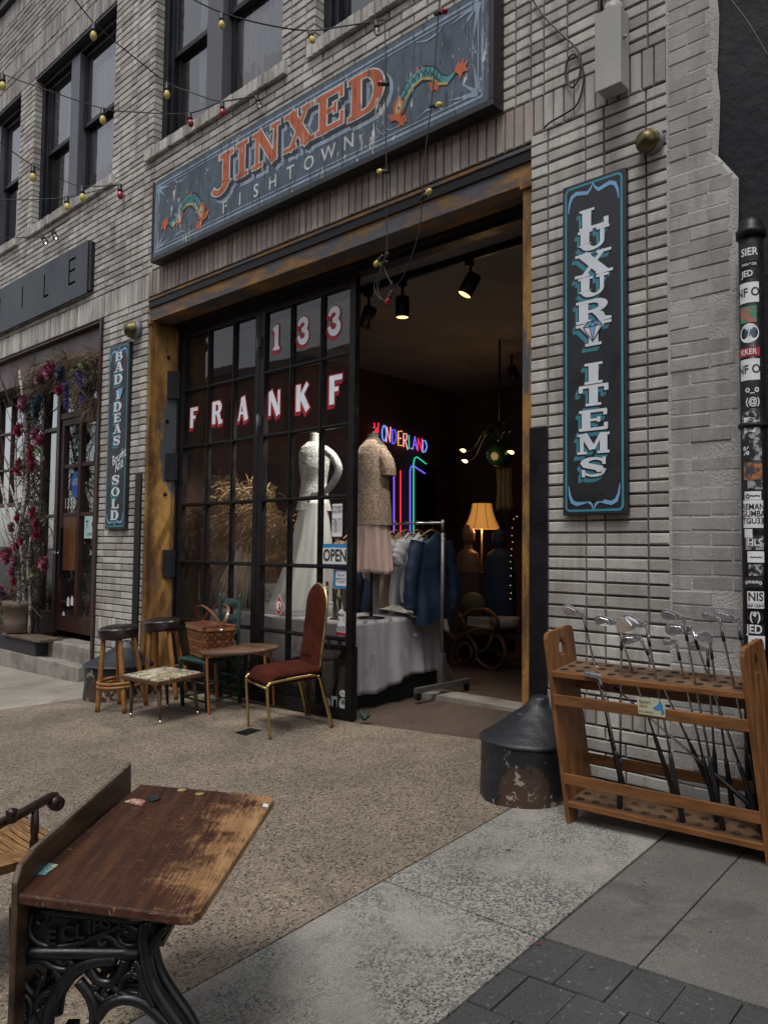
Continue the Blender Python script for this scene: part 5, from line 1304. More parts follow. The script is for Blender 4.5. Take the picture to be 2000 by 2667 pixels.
guard_stone(-7.40, -.24, .335, .36, .26, 'black painted stone guard at the left corner of the doorway behind the bar stools')

# litter and a weed
simple('green_box2', (0.02, 0.05, 0.04), .7, bmp=0)
for i, (px, py, mt, nm, lb_) in enumerate(((1402, 2462, 'petal_red', 'wrapper', 'scrap of red wrapper lying in the pavement joint'), (1283, 2086, 'paint_white', 'wrapper', 'scrap of white paper beside the right guard stone'), (1540, 2525, 'splint', 'leaf', 'small brown dry leaf on the dark pavers'))):
    p = atg(px, py); m = MB(); m.add([(p.x-.009, p.y-.004, p.z+.003), (p.x+.006, p.y-.007, p.z+.004), (p.x+.010, p.y+.004, p.z+.008), (p.x-.005, p.y+.006, p.z+.004)], [(0, 1, 2, 3)]); solo(m, nm, mt, lb_, 'litter', loc=tuple(p), solid=.001)
p = atg(950, 1878); m = MB()
for i in range(40):
    a = rnd(0, 6.28); e = p+Vector((.10*math.cos(a)*rnd(.5, 1), .08*math.sin(a)*rnd(.5, 1), rnd(.02, .09))); w = Vector((-math.sin(a), math.cos(a), 0))*.006; m.add([p-w*.5, p+w*.5, p*.4+e*.6+w, e, p*.4+e*.6-w], [(0, 1, 2, 3, 4)])
solo(m, 'weed', 'green_box2', 'small dark green weed at the foot of the folding door', 'plant', loc=tuple(p))
# ================================================================== ON THE DOOR GLASS
YG = YD-.006
def gw(px, py): p = at(px, py, YG); return p.x, p.z
def sticker(k, name, px, py, w, h, shape, mats, body=None, size=.03, label=None, build=True):
    cx, cz = gw(px, py); m = MB(); fr = fwall(YG)
    if shape == 'rect': m.poly([(cx-w, cz-h), (cx+w, cz-h), (cx+w, cz+h), (cx-w, cz+h)], fr)
    elif shape == 'diamond': m.poly([(cx-w, cz), (cx, cz-h), (cx+w, cz), (cx, cz+h)], fr)
    else: m.poly([(cx+w*math.cos(R(a)), cz+h*math.sin(R(a))) for a in range(0, 360, 15)], fr)
    if body: m.cur = 1; text(m, body, size, fwall(YG-.003), cx, cz, sx=.9, bold=.01)
    return m, cx, cz, (m.build(name, mats, DOORS[k]) if build else None)
simple('paper', (0.60, 0.60, 0.56), 0.7, var=.08, sc=6, bmp=0)
simple('tape_blue', (0.03, 0.22, 0.48), 0.6, var=.2, sc=9, bmp=0)
simple('red_flat', (0.42, 0.015, 0.025), 0.5, var=.2, bmp=0)
# OPEN sign
cx, cz = gw(874, 1448); OS = thing('open_sign', 'white and blue OPEN sign hung on the glass of the folding door', 'sign', (cx, YG, cz))
m = MB(); m.box(cx-.155, cx+.155, YG-.006, YG-.002, cz-.105, cz+.105); m.build('board', 'tape_blue', OS)
m = MB(); m.box(cx-.155, cx+.155, YG-.009, YG-.0065, cz-.07, cz+.07); m.build('panel', 'paper', OS)
m = MB(); text(m, 'OPEN', .145, fwall(YG-.011), cx, cz, sx=.78, bold=.022); m.build('lettering', 'ink', OS)
cx, cz = gw(880, 1355); HS = thing('hours_sign', 'small black framed card of store hours on the folding door glass', 'sign', (cx, YG, cz))
m = MB(); m.box(cx-.07, cx+.07, YG-.008, YG-.002, cz-.15, cz+.15); m.build('frame', 'ink', HS)
m = MB(); m.box(cx-.062, cx+.062, YG-.010, YG-.0082, cz-.142, cz+.142); m.build('card', 'paint_white', HS)
m = MB(); text(m, 'STORE*\nHOURS*', .042, fwall(YG-.012), cx, cz+.09, sx=.85, bold=.01); text(m, 'MONDAY - CLOSED\nTUESDAY - 12-6\nWEDNESDAY - 12-6\nTHURSDAY - 12-6\nFRIDAY - 12-7\nSATURDAY - 11-7\nSUNDAY - 11-6', .0215, fwall(YG-.012), cx, cz-.045, sx=.6, bold=.01); m.build('lettering', 'ink', HS)
cx, cz = gw(889, 1507); m, = (MB(),); NS = thing('paper_note', 'white handwritten paper note on blue tape below the OPEN sign', 'note', (cx, YG, cz))
m.box(cx-.095, cx+.095, YG-.004, YG-.002, cz-.085, cz+.075); m.build('backing', 'tape_blue', NS)
m = MB(); m.box(cx-.06, cx+.065, YG-.006, YG-.0045, cz-.062, cz+.065); m.build('sheet', 'paint_white', NS)
m = MB(); text(m, 'Pups are\nwelcome to\nP SHOP!!', .036, fwall(YG-.008), cx+.003, cz, sx=.72); m.build('lettering', 'ink', NS)
m, cx, cz, o = sticker(1, 'sticker', 727, 1578, .075, .105, 'diamond', ['paint_white'], build=False)
m.cur = 1; m.poly([(cx-.066, cz), (cx, cz-.094), (cx+.066, cz), (cx, cz+.094)], fwall(YG-.002)); m.cur = 0; m.poly([(cx+.04*math.cos(R(a)), cz+.045*math.sin(R(a))) for a in range(0, 360, 30)], fwall(YG-.004)); m.cur = 2; m.poly([(cx-.015, cz+.0), (cx+.03, cz-.01), (cx+.01, cz+.04)], fwall(YG-.005)); m.cur = 3; m.poly([(cx-.01, cz-.035), (cx+.03, cz-.03), (cx+.025, cz-.005), (cx, cz-.01)], fwall(YG-.006))
m.build('sticker', ['paint_white', 'red_flat', 'weathered_gold', 'leaf_green'], DOORS[1])
sticker(1, 'sticker', 889, 1602, .042, .05, 'round', ['paint_white', 'ink'], 'MAKE', .035)
m, cx, cz, o = sticker(1, 'sticker', 889, 1638, .058, .068, 'round', ['paint_white', 'ink'], 'READERS\nCHOICE', .03, build=False); m.cur = 2; m.poly([(cx-.06, cz-.055), (cx+.06, cz-.055), (cx+.055, cz-.03), (cx-.055, cz-.03)], fwall(YG-.005)); m.build('sticker', ['paint_white', 'ink', 'red_flat'], DOORS[1])
sticker(1, 'sticker', 852, 1533, .02, .06, 'rect', ['ink', 'paint_white'], '&&\n&&', .03)
sticker(1, 'sticker', 858, 1573, .042, .022, 'rect', ['paint_white', 'ink'], 'The Darling\nREADYU.S.A.', .017)
sticker(1, 'sticker', 841, 1637, .04, .045, 'round', ['ink', 'paint_white'], 'NO\nINC', .03)
sticker(1, 'sticker', 893, 1807, .042, .03, 'round', ['paint_white', 'red_flat'], 'VISIT', .02); sticker(1, 'sticker', 870, 1832, .035, .06, 'rect', ['paper_mint', 'ink']); sticker(1, 'sticker', 872, 1833, .018, .034, 'rect', ['tape_blue', 'ink']); sticker(1, 'sticker', 893, 1836, .045, .055, 'round', ['paint_white', 'ink'], '*', .12); sticker(1, 'sticker', 855, 1832, .028, .045, 'round', ['paper_mint', 'ink'], 'S', .03)
m = MB(); cx, cz = gw(866, 1518); text(m, 'WE\nSELL\nFUN!', .045, fwall(YG-.003), cx, cz, sx=.7, bold=.01); m.build('lettering', 'weathered_gold', DOORS[1])
# old wedding picture standing behind the bottom panes
simple('photo_dark', (0.028, 0.026, 0.020), 0.6, var=.6, sc=5, bmp=0); simple('photo_light', (0.16, 0.155, 0.12), 0.6, var=.4, sc=12, bmp=0)
cx, cz = at(880, 1740, .44).x, at(880, 1740, .44).z; WP = thing('wedding_picture', 'large faded wedding photograph standing behind the bottom panes of the door', 'picture', (cx, .44, -.1))
m = MB(); m.box(cx-.30, cx+.22, .44, .46, -.08, .54); m.build('print', 'photo_dark', WP)
m = MB(); fr = fwall(.437)
for ox, s_ in ((-.12, 1), (0.02, 1.05)):
    m.cur = 0; m.poly([(cx+ox+.03*math.cos(R(a)), cz+.20*s_+.045*math.sin(R(a))) for a in range(0, 360, 30)], fr)
    m.cur = 1 if ox > 0 else 0; m.poly([(cx+ox-.07, cz+.12), (cx+ox-.03, cz+.15*s_), (cx+ox+.03, cz+.15*s_), (cx+ox+.07, cz+.12), (cx+ox+.09, cz-.27), (cx+ox-.11, cz-.27)], fwall(.4385))
m.build('figures', ['photo_light', 'photo_dark'], WP)

# ================================================================== INSIDE THE SHOP
simple('cloth_grey', (0.42, 0.40, 0.43), 0.42, var=.2, sc=3, stretch=(3, 3, .6), bmp=.25, bsc=14, bd=.01, sheen=.3)
simple('lace_white', (0.52, 0.50, 0.47), 0.85, var=.3, sc=35, bmp=.6, bsc=60)
simple('bridal_satin', (0.62, 0.64, 0.62), 0.4, var=.12, sc=4, stretch=(4, 4, .4), bmp=.15, bsc=12)
simple('bridal_lace', (0.56, 0.57, 0.56), 0.9, var=.5, sc=30, bmp=.9, bsc=45, bd=.01)
simple('green_box', (0.010, 0.028, 0.022), 0.6, var=.4, bmp=.1)
PX0, PX1, PY0, PY1, PZ = -7.0, -4.93, .62, 1.95, .70
DT = thing('display_table', 'low dark green display table draped in grey satin behind the folding doors', 'table', (-6, 1.2, -.06))
m = MB(); m.box(PX0, PX1-.03, PY0+.03, PY1, -.2, PZ-.02); m.build('table_base', 'green_box', DT)
simple('cloth_embroidery', (0.55, 0.54, 0.54), 0.7, var=.2, sc=30, bmp=.3)
CL = MB()
def side(u, v):       # hanging sides: along the front then the right end
    Lf, Lr = PX1-PX0, PY1-PY0; d = u*(Lf+Lr)
    hem = -.02+.09*math.sin(u*5.5)+.03*math.sin(u*23) if d > Lf*.9 else .30+.05*math.sin(u*31)
    if d > Lf*.9: k = min(1, max(0, (d-Lf*.97)/.12)); hem = .10*(1-k)+(.02+.16*((d-Lf)/Lr)+.025*math.sin(d*7))*k
    z = PZ+.012-(PZ-hem)*v; f_ = v*(.022*math.sin(d*19)+.014*math.sin(d*37+2)+.015)
    r_ = .05
    if d < Lf: x, y, nx, ny = PX0+d, PY0, 0, -1
    else: x, y, nx, ny = PX1, PY0+d-Lf, 1, 0
    return (x+nx*(f_+.012+.03*v), y+ny*(f_+.012+.03*v), z)
CL.grid(side, 260, 16)
CL.grid(lambda u, v: (PX0+(PX1-PX0+.012)*u, PY0-.012+(PY1-PY0)*v, PZ+.012+.004*math.sin(u*30)*math.sin(v*20)), 40, 20)
CLO = solo(CL, 'tablecloth', 'cloth_grey', 'grey satin tablecloth with white flower embroidery hanging over the display table', 'tablecloth', loc=(-5.5, 1.2, PZ), solid=.003)
def cl_at(px, py): p = atx(px, py, PX1+.05); return p
for px, py, s_ in ((1040, 1690, .8), (960, 1700, 1.1), (1010, 1745, 1.0), (975, 1620, .7), (1075, 1655, .9), (945, 1620, .8), (1010, 1615, .7)):
    p = cl_at(px, py); m = MB()
    for i in range(9):
        a = rnd(0, 6.28); r_ = rnd(.005, .032)*s_; c = (p.y+r_*math.cos(a), p.z+r_*1.2*math.sin(a)); q = rnd(.012, .024)*s_
        m.poly([(c[0]+q*math.cos(k*1.05), c[1]+q*.7*math.sin(k*1.05)) for k in range(6)], lambda u, v, w=0: (PX1+.075+.002*i, u-CLO.location.y, v-CLO.location.z), 0)
    m.v = [(a-CLO.location.x, b, c) for a, b, c in m.v]
    m.build('embroidery', 'cloth_embroidery', CLO)
# white lace cloth thrown over the table's far end
m = MB(); pa = atz(1000, 1570, PZ+.05); 
def lace(u, v):
    y = 1.42+.56*u; hang = max(0, v-.62)/.38
    x = PX1-.36+.40*min(1, v/.62)+.06*hang+.02*math.sin(u*20)
    z = PZ+.04+.05*math.sin(u*9)*math.sin(v*6)*(1-hang)+.04*(1-v)-.20*hang*(.10+.9*u*u)+.015*math.sin(u*45)*hang
    return (x, y, z)
m.grid(lace, 60, 24); solo(m, 'lace_cloth', 'lace_white', 'crumpled white lace cloth thrown over the corner of the display table', 'cloth', loc=(PX1, 1.5, PZ), solid=.004)
# gold high heeled shoes
simple('glitter_gold', (0.42, 0.30, 0.10), 0.35, metal=.7, var=.5, sc=120, bmp=.6, bsc=200)
def shoe(x, y, rz, label):
    t_ = thing('high_heel_shoe', label, 'shoe', (x, y, PZ+.018), rz, 'pair of gold shoes', world=False)
    m = MB(); sec = [(-.11, .085, .030, .050), (-.085, .072, .032, .055), (-.04, .045, .030, .030), (0.0, .016, .034, .016), (.05, .004, .040, .020), (.09, .004, .040, .040), (.12, .006, .030, .032), (.135, .010, .010, .012)]
    V_ = []; n = 12
    for x_, z_, hw_, ht in sec:
        for k in range(n):
            a = 2*math.pi*k/n; V_.append((x_, hw_*math.cos(a), z_+ht*.5+ht*.5*math.sin(a)))
    F_ = [(i*n+k, i*n+(k+1) % n, (i+1)*n+(k+1) % n, (i+1)*n+k) for i in range(len(sec)-1) for k in range(n)]
    m.smooth = True; m.add(V_, F_+[tuple(range(n-1, -1, -1)), tuple((len(sec)-1)*n+k for k in range(n))]); m.build('upper', 'glitter_gold', t_)
    m = MB(); m.tube([(-.098, 0, .09), (-.103, 0, .04), (-.106, 0, 0)], [.018, .009, .006], 10); m.build('heel', 'glitter_gold', t_)
p = atz(984, 1578, PZ+.05); SHY = p.y; shoe(p.x, p.y, R(200), 'gold glitter high heeled shoe nearer the table edge'); p = atz(948, 1574, PZ+.05); shoe(p.x, p.y, R(205), 'gold glitter high heeled shoe further back beside the door frame')
# dress form ------------------------------------------------------------
simple('lace_tan', (0.50, 0.385, 0.29), 0.9, col2=(.24, .17, .12), sc=55, bmp=.8, bsc=70, bd=.008, lo=.42, hi=.55)
simple('satin_blush', (0.74, 0.53, 0.45), 0.33, var=.3, sc=4, stretch=(6, 6, .4), bmp=.2, bsc=10, bd=.01, sheen=.3)
simple('form_fabric', (0.12, 0.09, 0.07), .8, bmp=.2)
simple('pearl', (0.6, 0.58, 0.54), .25, bmp=0)
DY = 1.12
db = at(975, 1200, DY)
DF = thing('dress_form', 'dress form in a tan lace top with a blush satin skirt on the display table', 'dress form', (db.x, DY, PZ))
def dz(py): return at(978, py, DY).z-db.z
base = (db.x-.02, DY, db.z)
rot = R(25)
m = MB(); torso(m, base, [(dz(1400), .150, .11, .0), (dz(1330), .155, .12, 0), (dz(1270), .148, .115, 0), (dz(1220), .150, .12, .01), (dz(1180), .155, .12, .0), (dz(1158), .12, .10, 0), (dz(1140), .055, .055, 0), (dz(1128), .05, .05, 0)], rot=rot); m.build('body', 'form_fabric', DF)
m = MB(); torso(m, base, [(dz(1368), .185, .145, .01), (dz(1330), .180, .14, .01), (dz(1270), .165, .13, 0), (dz(1220), .165, .135, .0), (dz(1185), .165, .13, .0), (dz(1164), .135, .115, 0), (dz(1150), .085, .085, 0), (dz(1146), .07, .07, 0)], 40, rot=rot)
m.build('lace_top', 'lace_tan', DF)
for i in range(1):
    m = MB(); a0 = Vector((base[0]+.12, DY+.02, base[2]+dz(1168))); torso(m, (a0.x, a0.y, a0.z), [(-.27, .075, .085, .05), (-.20, .078, .09, .045), (-.10, .078, .085, .02), (-.02, .055, .06, -.01), (.01, .02, .02, -.03)], 20, rot=rot); m.build('sleeve', 'lace_tan', DF)
m = MB()
def skirt(u, v):
    a = 2*math.pi*u; f_ = 1+.085*math.sin(a*11+.6*math.sin(a*3))*v**.6; rx, ry = .165+.035*v, .13+.035*v
    x, y = rx*f_*math.cos(a), ry*f_*math.sin(a)
    return (base[0]+x*math.cos(rot)-y*math.sin(rot), DY+x*math.sin(rot)+y*math.cos(rot), base[2]+dz(1362)+(dz(1492)-dz(1362))*v+.012*math.sin(a*3)*v)
m.grid(skirt, 120, 14, closed_u=True); m.build('skirt', 'satin_blush', DF, solid=.004)
m = MB(); m.lathe([(.001, 0), (.05, 0), (.052, .01), (.015, .018), (.012, .04), (.02, .05), (.016, .065), (.001, .07)], (base[0], DY, base[2]+dz(1130)), 16); m.build('neck_cap', 'black_paint', DF)
m = MB(); m.tube([(base[0], DY, PZ+.02), (base[0], DY, base[2]+dz(1400))], .014, 10); m.build('pole', 'black_paint', DF)
m = MB(); m.lathe([(.001, 0), (.13, 0), (.13, .012), (.02, .02), (.015, .06)], (base[0], DY, PZ+.014), 24); m.build('stand', 'black_paint', DF)
for k in range(16):
    a = R(195+k*11); m = MB() if k == 0 else m; x, y = .075*math.cos(a), .07*math.sin(a); m.ball((base[0]+x, DY+y, base[2]+dz(1149)-.015*math.sin((k/15)*3.14)), .0075, 8, 6)
m.build('necklace', 'pearl', DF)
# bride mannequin ---------------------------------------------------------
BYY = .98
bb = at(817, 1300, BYY); BR = thing('bride_mannequin', 'headless mannequin in a white lace wedding dress seen through the right folding door', 'mannequin', (bb.x, BYY, PZ))
def bz(py): return at(826, py, BYY).z
c0 = (bb.x, BYY, 0); ro = R(35)
m = MB(); torso(m, c0, [(bz(1175), .10, .07, 0), (bz(1152), .055, .05, 0), (bz(1135), .05, .045, 0), (bz(1128), .05, .045, 0), (bz(1127), .001, .001, 0)], rot=ro)
m.build('neck', 'mannequin_white', BR)
m = MB(); torso(m, c0, [(bz(1330), .185, .14, 0), (bz(1290), .15, .115, 0), (bz(1255), .132, .10, 0), (bz(1215), .155, .118, 0), (bz(1180), .165, .105, 0), (bz(1165), .14, .09, 0), (bz(1150), .07, .06, 0)], 28, rot=ro); m.build('bodice', 'bridal_lace', BR)
for pts in ([(846, 1172), (868, 1190), (882, 1222), (866, 1260), (840, 1284), (816, 1291)],):
    m = MB(); P = smooth([at(x, y, BYY-.10-.02*i) for i, (x, y) in enumerate(pts)], 5); k = len(P); m.tube(P, [.046-.020*i/k for i in range(k)], 12); m.build('sleeve', 'bridal_lace', BR)
m = MB()
for i in range(4):
    p = at(806+i*3, 1290+i*2, BYY-.2); m.tube(smooth([p, p+Vector((-.035, -.01, -.02)), p+Vector((-.055, -.005, -.055))]), [.010]*7+[.008]*6, 8)
p = at(815, 1290, BYY-.19); m.ball(p, (.035, .02, .03)); m.build('hand', 'mannequin_white', BR)
m = MB()
zt, zb = bz(1300), PZ+.02
def sk(u, v):
    a = 2*math.pi*u; f_ = 1+.06*math.sin(a*9+1)*v+.03*math.sin(a*17)*v; rr = .16+.27*v**1.4
    x = rr*f_*math.cos(a); y = rr*.8*f_*math.sin(a)
    return (c0[0]-.13*v**1.6+x, BYY+y, zt+(zb-zt)*v)
m.grid(sk, 90, 20, closed_u=True); m.build('skirt', 'bridal_satin', BR, solid=.004)
# straw bundle ---------------------------------------------------------------
simple('straw', (0.52, 0.36, 0.19), 0.9, var=.5, sc=6, bmp=0); simple('straw_pale', (0.68, 0.60, 0.46), 0.9, var=.3, sc=6, bmp=0)
sc_ = at(640, 1430, 1.0); SB = thing('straw_bundle', 'tall bundle of dried pampas grass and straw behind the folding door glass', 'dried grass', (sc_.x, 1.0, PZ))
m = MB()
for x, y, ex, ez, n in ((660, 1330, .26, .25, 700), (620, 1400, .3, .25, 700), (700, 1420, .26, .3, 600), (590, 1300, .15, .2, 200)):
    blob_strands(m, at(x, y, .95), (ex, .14, ez), n*2, .2, .008, .3)
m.build('seed_heads', 'straw', SB, kind='stuff')
m = MB()
for i in range(1700):
    a = rnd(0, 6.28); p = Vector((sc_.x+.05+.13*math.cos(a), 1.0+.1*math.sin(a), rnd(1.2, 1.5))); r_ = rnd(.15, .52); e = p+Vector((r_*math.cos(a), .6*r_*math.sin(a), -rnd(.3, .62))); q = p*.5+e*.5+Vector((math.cos(a)*.05, 0, .10)); w = Vector((-math.sin(a), math.cos(a), 0))*.0035
    m.add([p-w, p+w, q+w, e, q-w], [(0, 1, 2, 3, 4)])
m.build('straw_skirt', 'straw_pale', SB, kind='stuff')
m = MB(); m.tube([(sc_.x+.05, 1.0, PZ), (sc_.x+.05, 1.0, 1.5)], .05, 10); m.build('stem', 'twig', SB)
cx = at(700, 1545, .72).x; zb_ = PZ+.014
BKK = thing('book', 'white paperback book standing upright on the display table', 'book', (cx, .72, zb_)); m = MB(); m.box(cx-.14, cx+.12, .72, .75, zb_, zb_+.30); m.build('cover', 'paper', BKK)
m = MB(); text(m, 'the\nJoy of\nSex', .06, fwall(.718), cx-.03, zb_+.18); m.build('lettering', 'ink', BKK)
GFX = at(532, 1520, .9); GF = thing('gilt_frame', 'small gilt picture frame leaning at the left end of the window display', 'picture frame', (GFX.x, .9, PZ)); m = MB()
for a, b in (((-.12, 0), (-.12, .42)), ((.12, 0), (.12, .42)), ((-.12, 0), (.12, 0)), ((-.12, .42), (.12, .42))): m.bar((GFX.x+a[0], .9, PZ+.02+a[1]), (GFX.x+b[0], .9, PZ+.02+b[1]), .03, .03)
m.build('frame', 'gold', GF); 
for px, py, h_ in ((873, 1520, .30), (884, 1535, .22)):
    p = at(px, 1580, .75); t_ = thing('candlestick', 'turned dark brass candlestick on the display table behind the stickers, %s one' % ('taller' if h_ > .25 else 'shorter'), 'candlestick', (p.x, .75, PZ+.014)); m = MB(); m.lathe([(.001, 0), (.05, 0), (.05, .01), (.015, .03), (.02, h_*.4), (.01, h_*.5), (.015, h_*.8), (.03, h_), (.001, h_)], (p.x, .75, PZ+.014), 16); m.build('stem', 'brass_old', t_)
p = at(870, 1400, .75); t_ = thing('glass_vase', 'small clear glass vase above the OPEN sign inside the door', 'vase', (p.x, .8, PZ)); m = MB(); m.lathe([(.04, PZ+.014), (.05, PZ+.3), (.02, 1.35), (.018, 1.45), (.03, 1.52)], (p.x, .8, 0), 16); m.build('vase_body', 'bulb_clear', t_)

# clothes rail ------------------------------------------------------------------
simple('rail_grey', (0.16, 0.16, 0.155), 0.4, metal=.5, var=.2, bmp=.1)
simple('rail_chrome', (0.35, 0.35, 0.36), 0.25, metal=1, var=.2, bmp=0)
fa = at(1150, 1800, 1.72); RX, RY = fa.x, 1.72
RZ = at(1150, 1362, RY).z
CR = thing('clothes_rail', 'grey metal clothes rail on castors just inside the doorway', 'clothes rail', (RX, RY, -.05))
m = MB(); m.tube([(RX, RY, .10), (RX, RY, RZ-.1)], .020, 14); m.tube([(RX, RY, RZ-.1), (RX, RY, RZ+.03)], .016, 14); m.build('upright', 'rail_grey', CR)
m = MB(); m.box(RX-.03, RX+.03, RY-.03, RY+.03, .06, .36); m.build('socket', 'rail_grey', CR, bevel=.003)
m = MB(); m.tube([(RX+.02, RY, RZ), (RX-1.5, RY, RZ)], .013, 12); m.build('hanging_bar', 'rail_chrome', CR)
m = MB(); m.bar((RX+.02, RY-.42, .05), (RX+.02, RY+.42, .05), .045, .05); m.build('foot_bar', 'rail_grey', CR, bevel=.003)
m = MB(); m.bar((RX, RY+.22, .07), (RX, RY+.03, .28), .03, .03, (1, 0, 0)); m.build('brace', 'rail_grey', CR)
for yy in (-.38, .38):
    m = MB(); m.lathe([(.001, -.015), (.035, -.015), (.035, .015), (.001, .015)], (RX+.02, RY+yy, -.01), 16, (1, 0, 0)); m.tube([(RX+.02, RY+yy, .03), (RX+.02, RY+yy, .0)], .012, 8); m.build('castor', 'black_paint', CR)
simple('jacket_blue', (0.007, 0.026, 0.070), 0.7, var=.35, sc=5, bmp=.25, bsc=14, bd=.01)
simple('shirt_navy', (0.012, 0.028, 0.07), 0.8, var=.3, bmp=.2); simple('shirt_beige', (0.26, 0.20, 0.14), 0.85, var=.2, bmp=.2); simple('shirt_white', (0.46, 0.47, 0.50), 0.85, var=.15, sc=5, bmp=.2, bsc=16, bd=.01); simple('shirt_grey', (0.24, 0.235, 0.24), 0.85, var=.2, bmp=.2); simple('shirt_olive', (0.10, 0.09, 0.065), 0.85, var=.2, bmp=.2)
simple('hanger_wood', (0.26, 0.14, 0.06), .5, bmp=0)
def garment(name, label, x, mt, wid, ln, slv, sl_w=.10, thick=.07, open_=.0):
    z0 = RZ-.10
    t_ = thing(name, label, 'clothing', (x, RY, z0), group='clothes on the rail')
    m = MB(); m.tube(smooth([(x, RY-wid*.78, z0-.06), (x, RY-.05, z0+.02), (x, RY+.05, z0+.02), (x, RY+wid*.78, z0-.06)]), .009, 8); m.tube(smooth([(x, RY, z0+.02), (x, RY+.012, z0+.06), (x, RY+.022, z0+.11), (x, RY, z0+.128), (x, RY-.018, z0+.115)]), .0028, 6); m.build('hanger', 'hanger_wood', t_)
    m = MB(); ph = rnd(0, 6)
    def body(u, v):
        a = 2*math.pi*u; w = wid*(.86+.10*v) if v > .1 else wid*(.25+.61*(v/.1)**.6)
        f_ = 1+.16*math.sin(a*7+ph+v*2)*v
        top = z0+.015-.08*min(1, abs(math.cos(a)))**1.2*(1 if v < .12 else 1)
        z = top-(ln)*v*(1+.02*math.sin(a*3+ph))
        return (x+thick*(.35+.65*min(1, v*3))*math.sin(a)*f_+.015*math.sin(v*7+ph), RY+w*math.cos(a)*(1+.03*math.sin(v*9)), z)
    m.grid(body, 72, 22, closed_u=True); m.build('body', mt, t_)
    for sg in (-1, 1):
        m = MB(); P = smooth([(x, RY+sg*wid*.80, z0-.09), (x+.01, RY+sg*(wid*.98+.02), z0-.09-slv*.3), (x+.015, RY+sg*(wid*1.05+.05), z0-.09-slv*.65), (x+.01, RY+sg*(wid*1.04+.05), z0-.09-slv)], 6); k = len(P)
        V_ = []; n = 14
        for i, p in enumerate(P):
            r_ = sl_w*(1-.25*i/k)*(1+.08*math.sin(i*1.7+ph))
            for j in range(n): a = 2*math.pi*j/n; V_.append((p.x+thick*.6*math.sin(a)*(1+.15*math.sin(a*3+i)), p.y+r_*math.cos(a), p.z+.02*math.cos(a)*sg))
        m.smooth = True; m.add(V_, [(i*n+j, i*n+(j+1) % n, (i+1)*n+(j+1) % n, (i+1)*n+j) for i in range(k-1) for j in range(n)]); m.build('sleeve', mt, t_)
    return t_
garment('blue_jacket', 'dark blue work jacket with long sleeves, nearest the end of the clothes rail', RX-.14, 'jacket_blue', .27, .86, .66, .09, .10)
garment('hanging_shirt', 'white short sleeved shirt with dark striped cuffs hanging behind the blue jacket', RX-.33, 'shirt_white', .24, .62, .24, .11)
garment('hanging_shirt', 'long pale grey shirt hanging in the middle of the rail', RX-.48, 'shirt_white', .24, .86, .26, .11)
garment('hanging_shirt', 'beige short sleeved shirt hanging in the middle of the rail', RX-.62, 'shirt_beige', .24, .70, .26, .11)
garment('hanging_shirt', 'long grey shirt hanging left of the beige shirt', RX-.74, 'shirt_grey', .23, .95, .4, .10)
garment('hanging_shirt', 'navy shirt hanging far along the rail', RX-.90, 'shirt_navy', .24, .9, .5, .1)
garment('hanging_shirt', 'olive shirt hanging far along the rail', RX-1.06, 'shirt_olive', .24, .8, .3, .1)
garment('hanging_shirt', 'brown beige shirt hanging last on the rail behind the dress form', RX-1.22, 'shirt_beige', .24, .8, .3, .1)

# neon on the left wall ----------------------------------------------------------------
for n_, c_ in (('neon_red', (1, .03, .06)), ('neon_blue', (.10, .10, 1)), ('neon_pink', (1, .35, .35)), ('neon_yellow', (1, .45, .05)), ('neon_green', (.02, .55, .35)), ('neon_sky', (.15, .35, 1)), ('neon_violet', (.22, .12, 1))): emis(n_, c_, .7)
NX = -7.62
def nw(px, py): return atx(px, py, NX)
NE = thing('neon_sign', 'multicoloured neon sign reading WONDERLAND above two bent palm lines on the dark wall', 'neon sign', tuple(nw(1050, 1200)))
NST = {'W': [[(0, 1), (.25, 0), (.5, .7), (.75, 0), (1, 1)]], 'O': [[(.5+.5*math.cos(R(a)), .5+.5*math.sin(R(a))) for a in range(90, 460, 20)]], 'N': [[(0, 0), (.1, 1), (.9, 0), (1, 1)]], 'D': [[(0, 0), (0, 1), (.6, .95), (1, .5), (.6, .05), (0, 0)]], 'E': [[(.9, 1), (0, 1), (0, 0), (.9, 0)], [(0, .5), (.7, .5)]], 'R': [[(0, 0), (0, 1), (.7, .95), (.8, .7), (.6, .5), (0, .5)], [(.3, .5), (1, -.2)]], 'L': [[(0, 1), (0, 0), (.8, 0)]], 'A': [[(0, 0), (.5, 1), (1, 0)], [(.2, .35), (.8, .35)]]}
xs_ = [975, 995, 1006, 1022, 1037, 1051, 1065, 1075, 1088, 1101]
for i, (ch, c_) in enumerate(zip('WONDERLAND', ('red', 'sky', 'pink', 'blue', 'yellow', 'pink', 'green', 'violet', 'red', 'sky'))):
    x0_ = xs_[i]; w_ = 11; yt = 1108+(x0_-995)*.36; hh = 40-(x0_-995)*.08
    m = MB()
    for st in NST[ch]: m.tube([nw(x0_+u*w_, yt+hh*(1-v)) for u, v in st], .0095, 6)
    m.build('letter', 'neon_'+c_, NE)
for pts, c_ in (([(1026, 1500), (1026, 1215), (1028, 1208), (1018, 1200)], 'violet'), ([(1043, 1500), (1043, 1225)], 'red'), ([(1068, 1500), (1068, 1225), (1071, 1215), (1078, 1214), (1107, 1233)], 'violet'), ([(1077, 1500), (1077, 1205), (1080, 1193), (1086, 1190), (1110, 1208)], 'green')):
    m = MB(); m.tube([nw(*q) for q in pts], .011, 6); m.build('tube', 'neon_'+c_, NE)
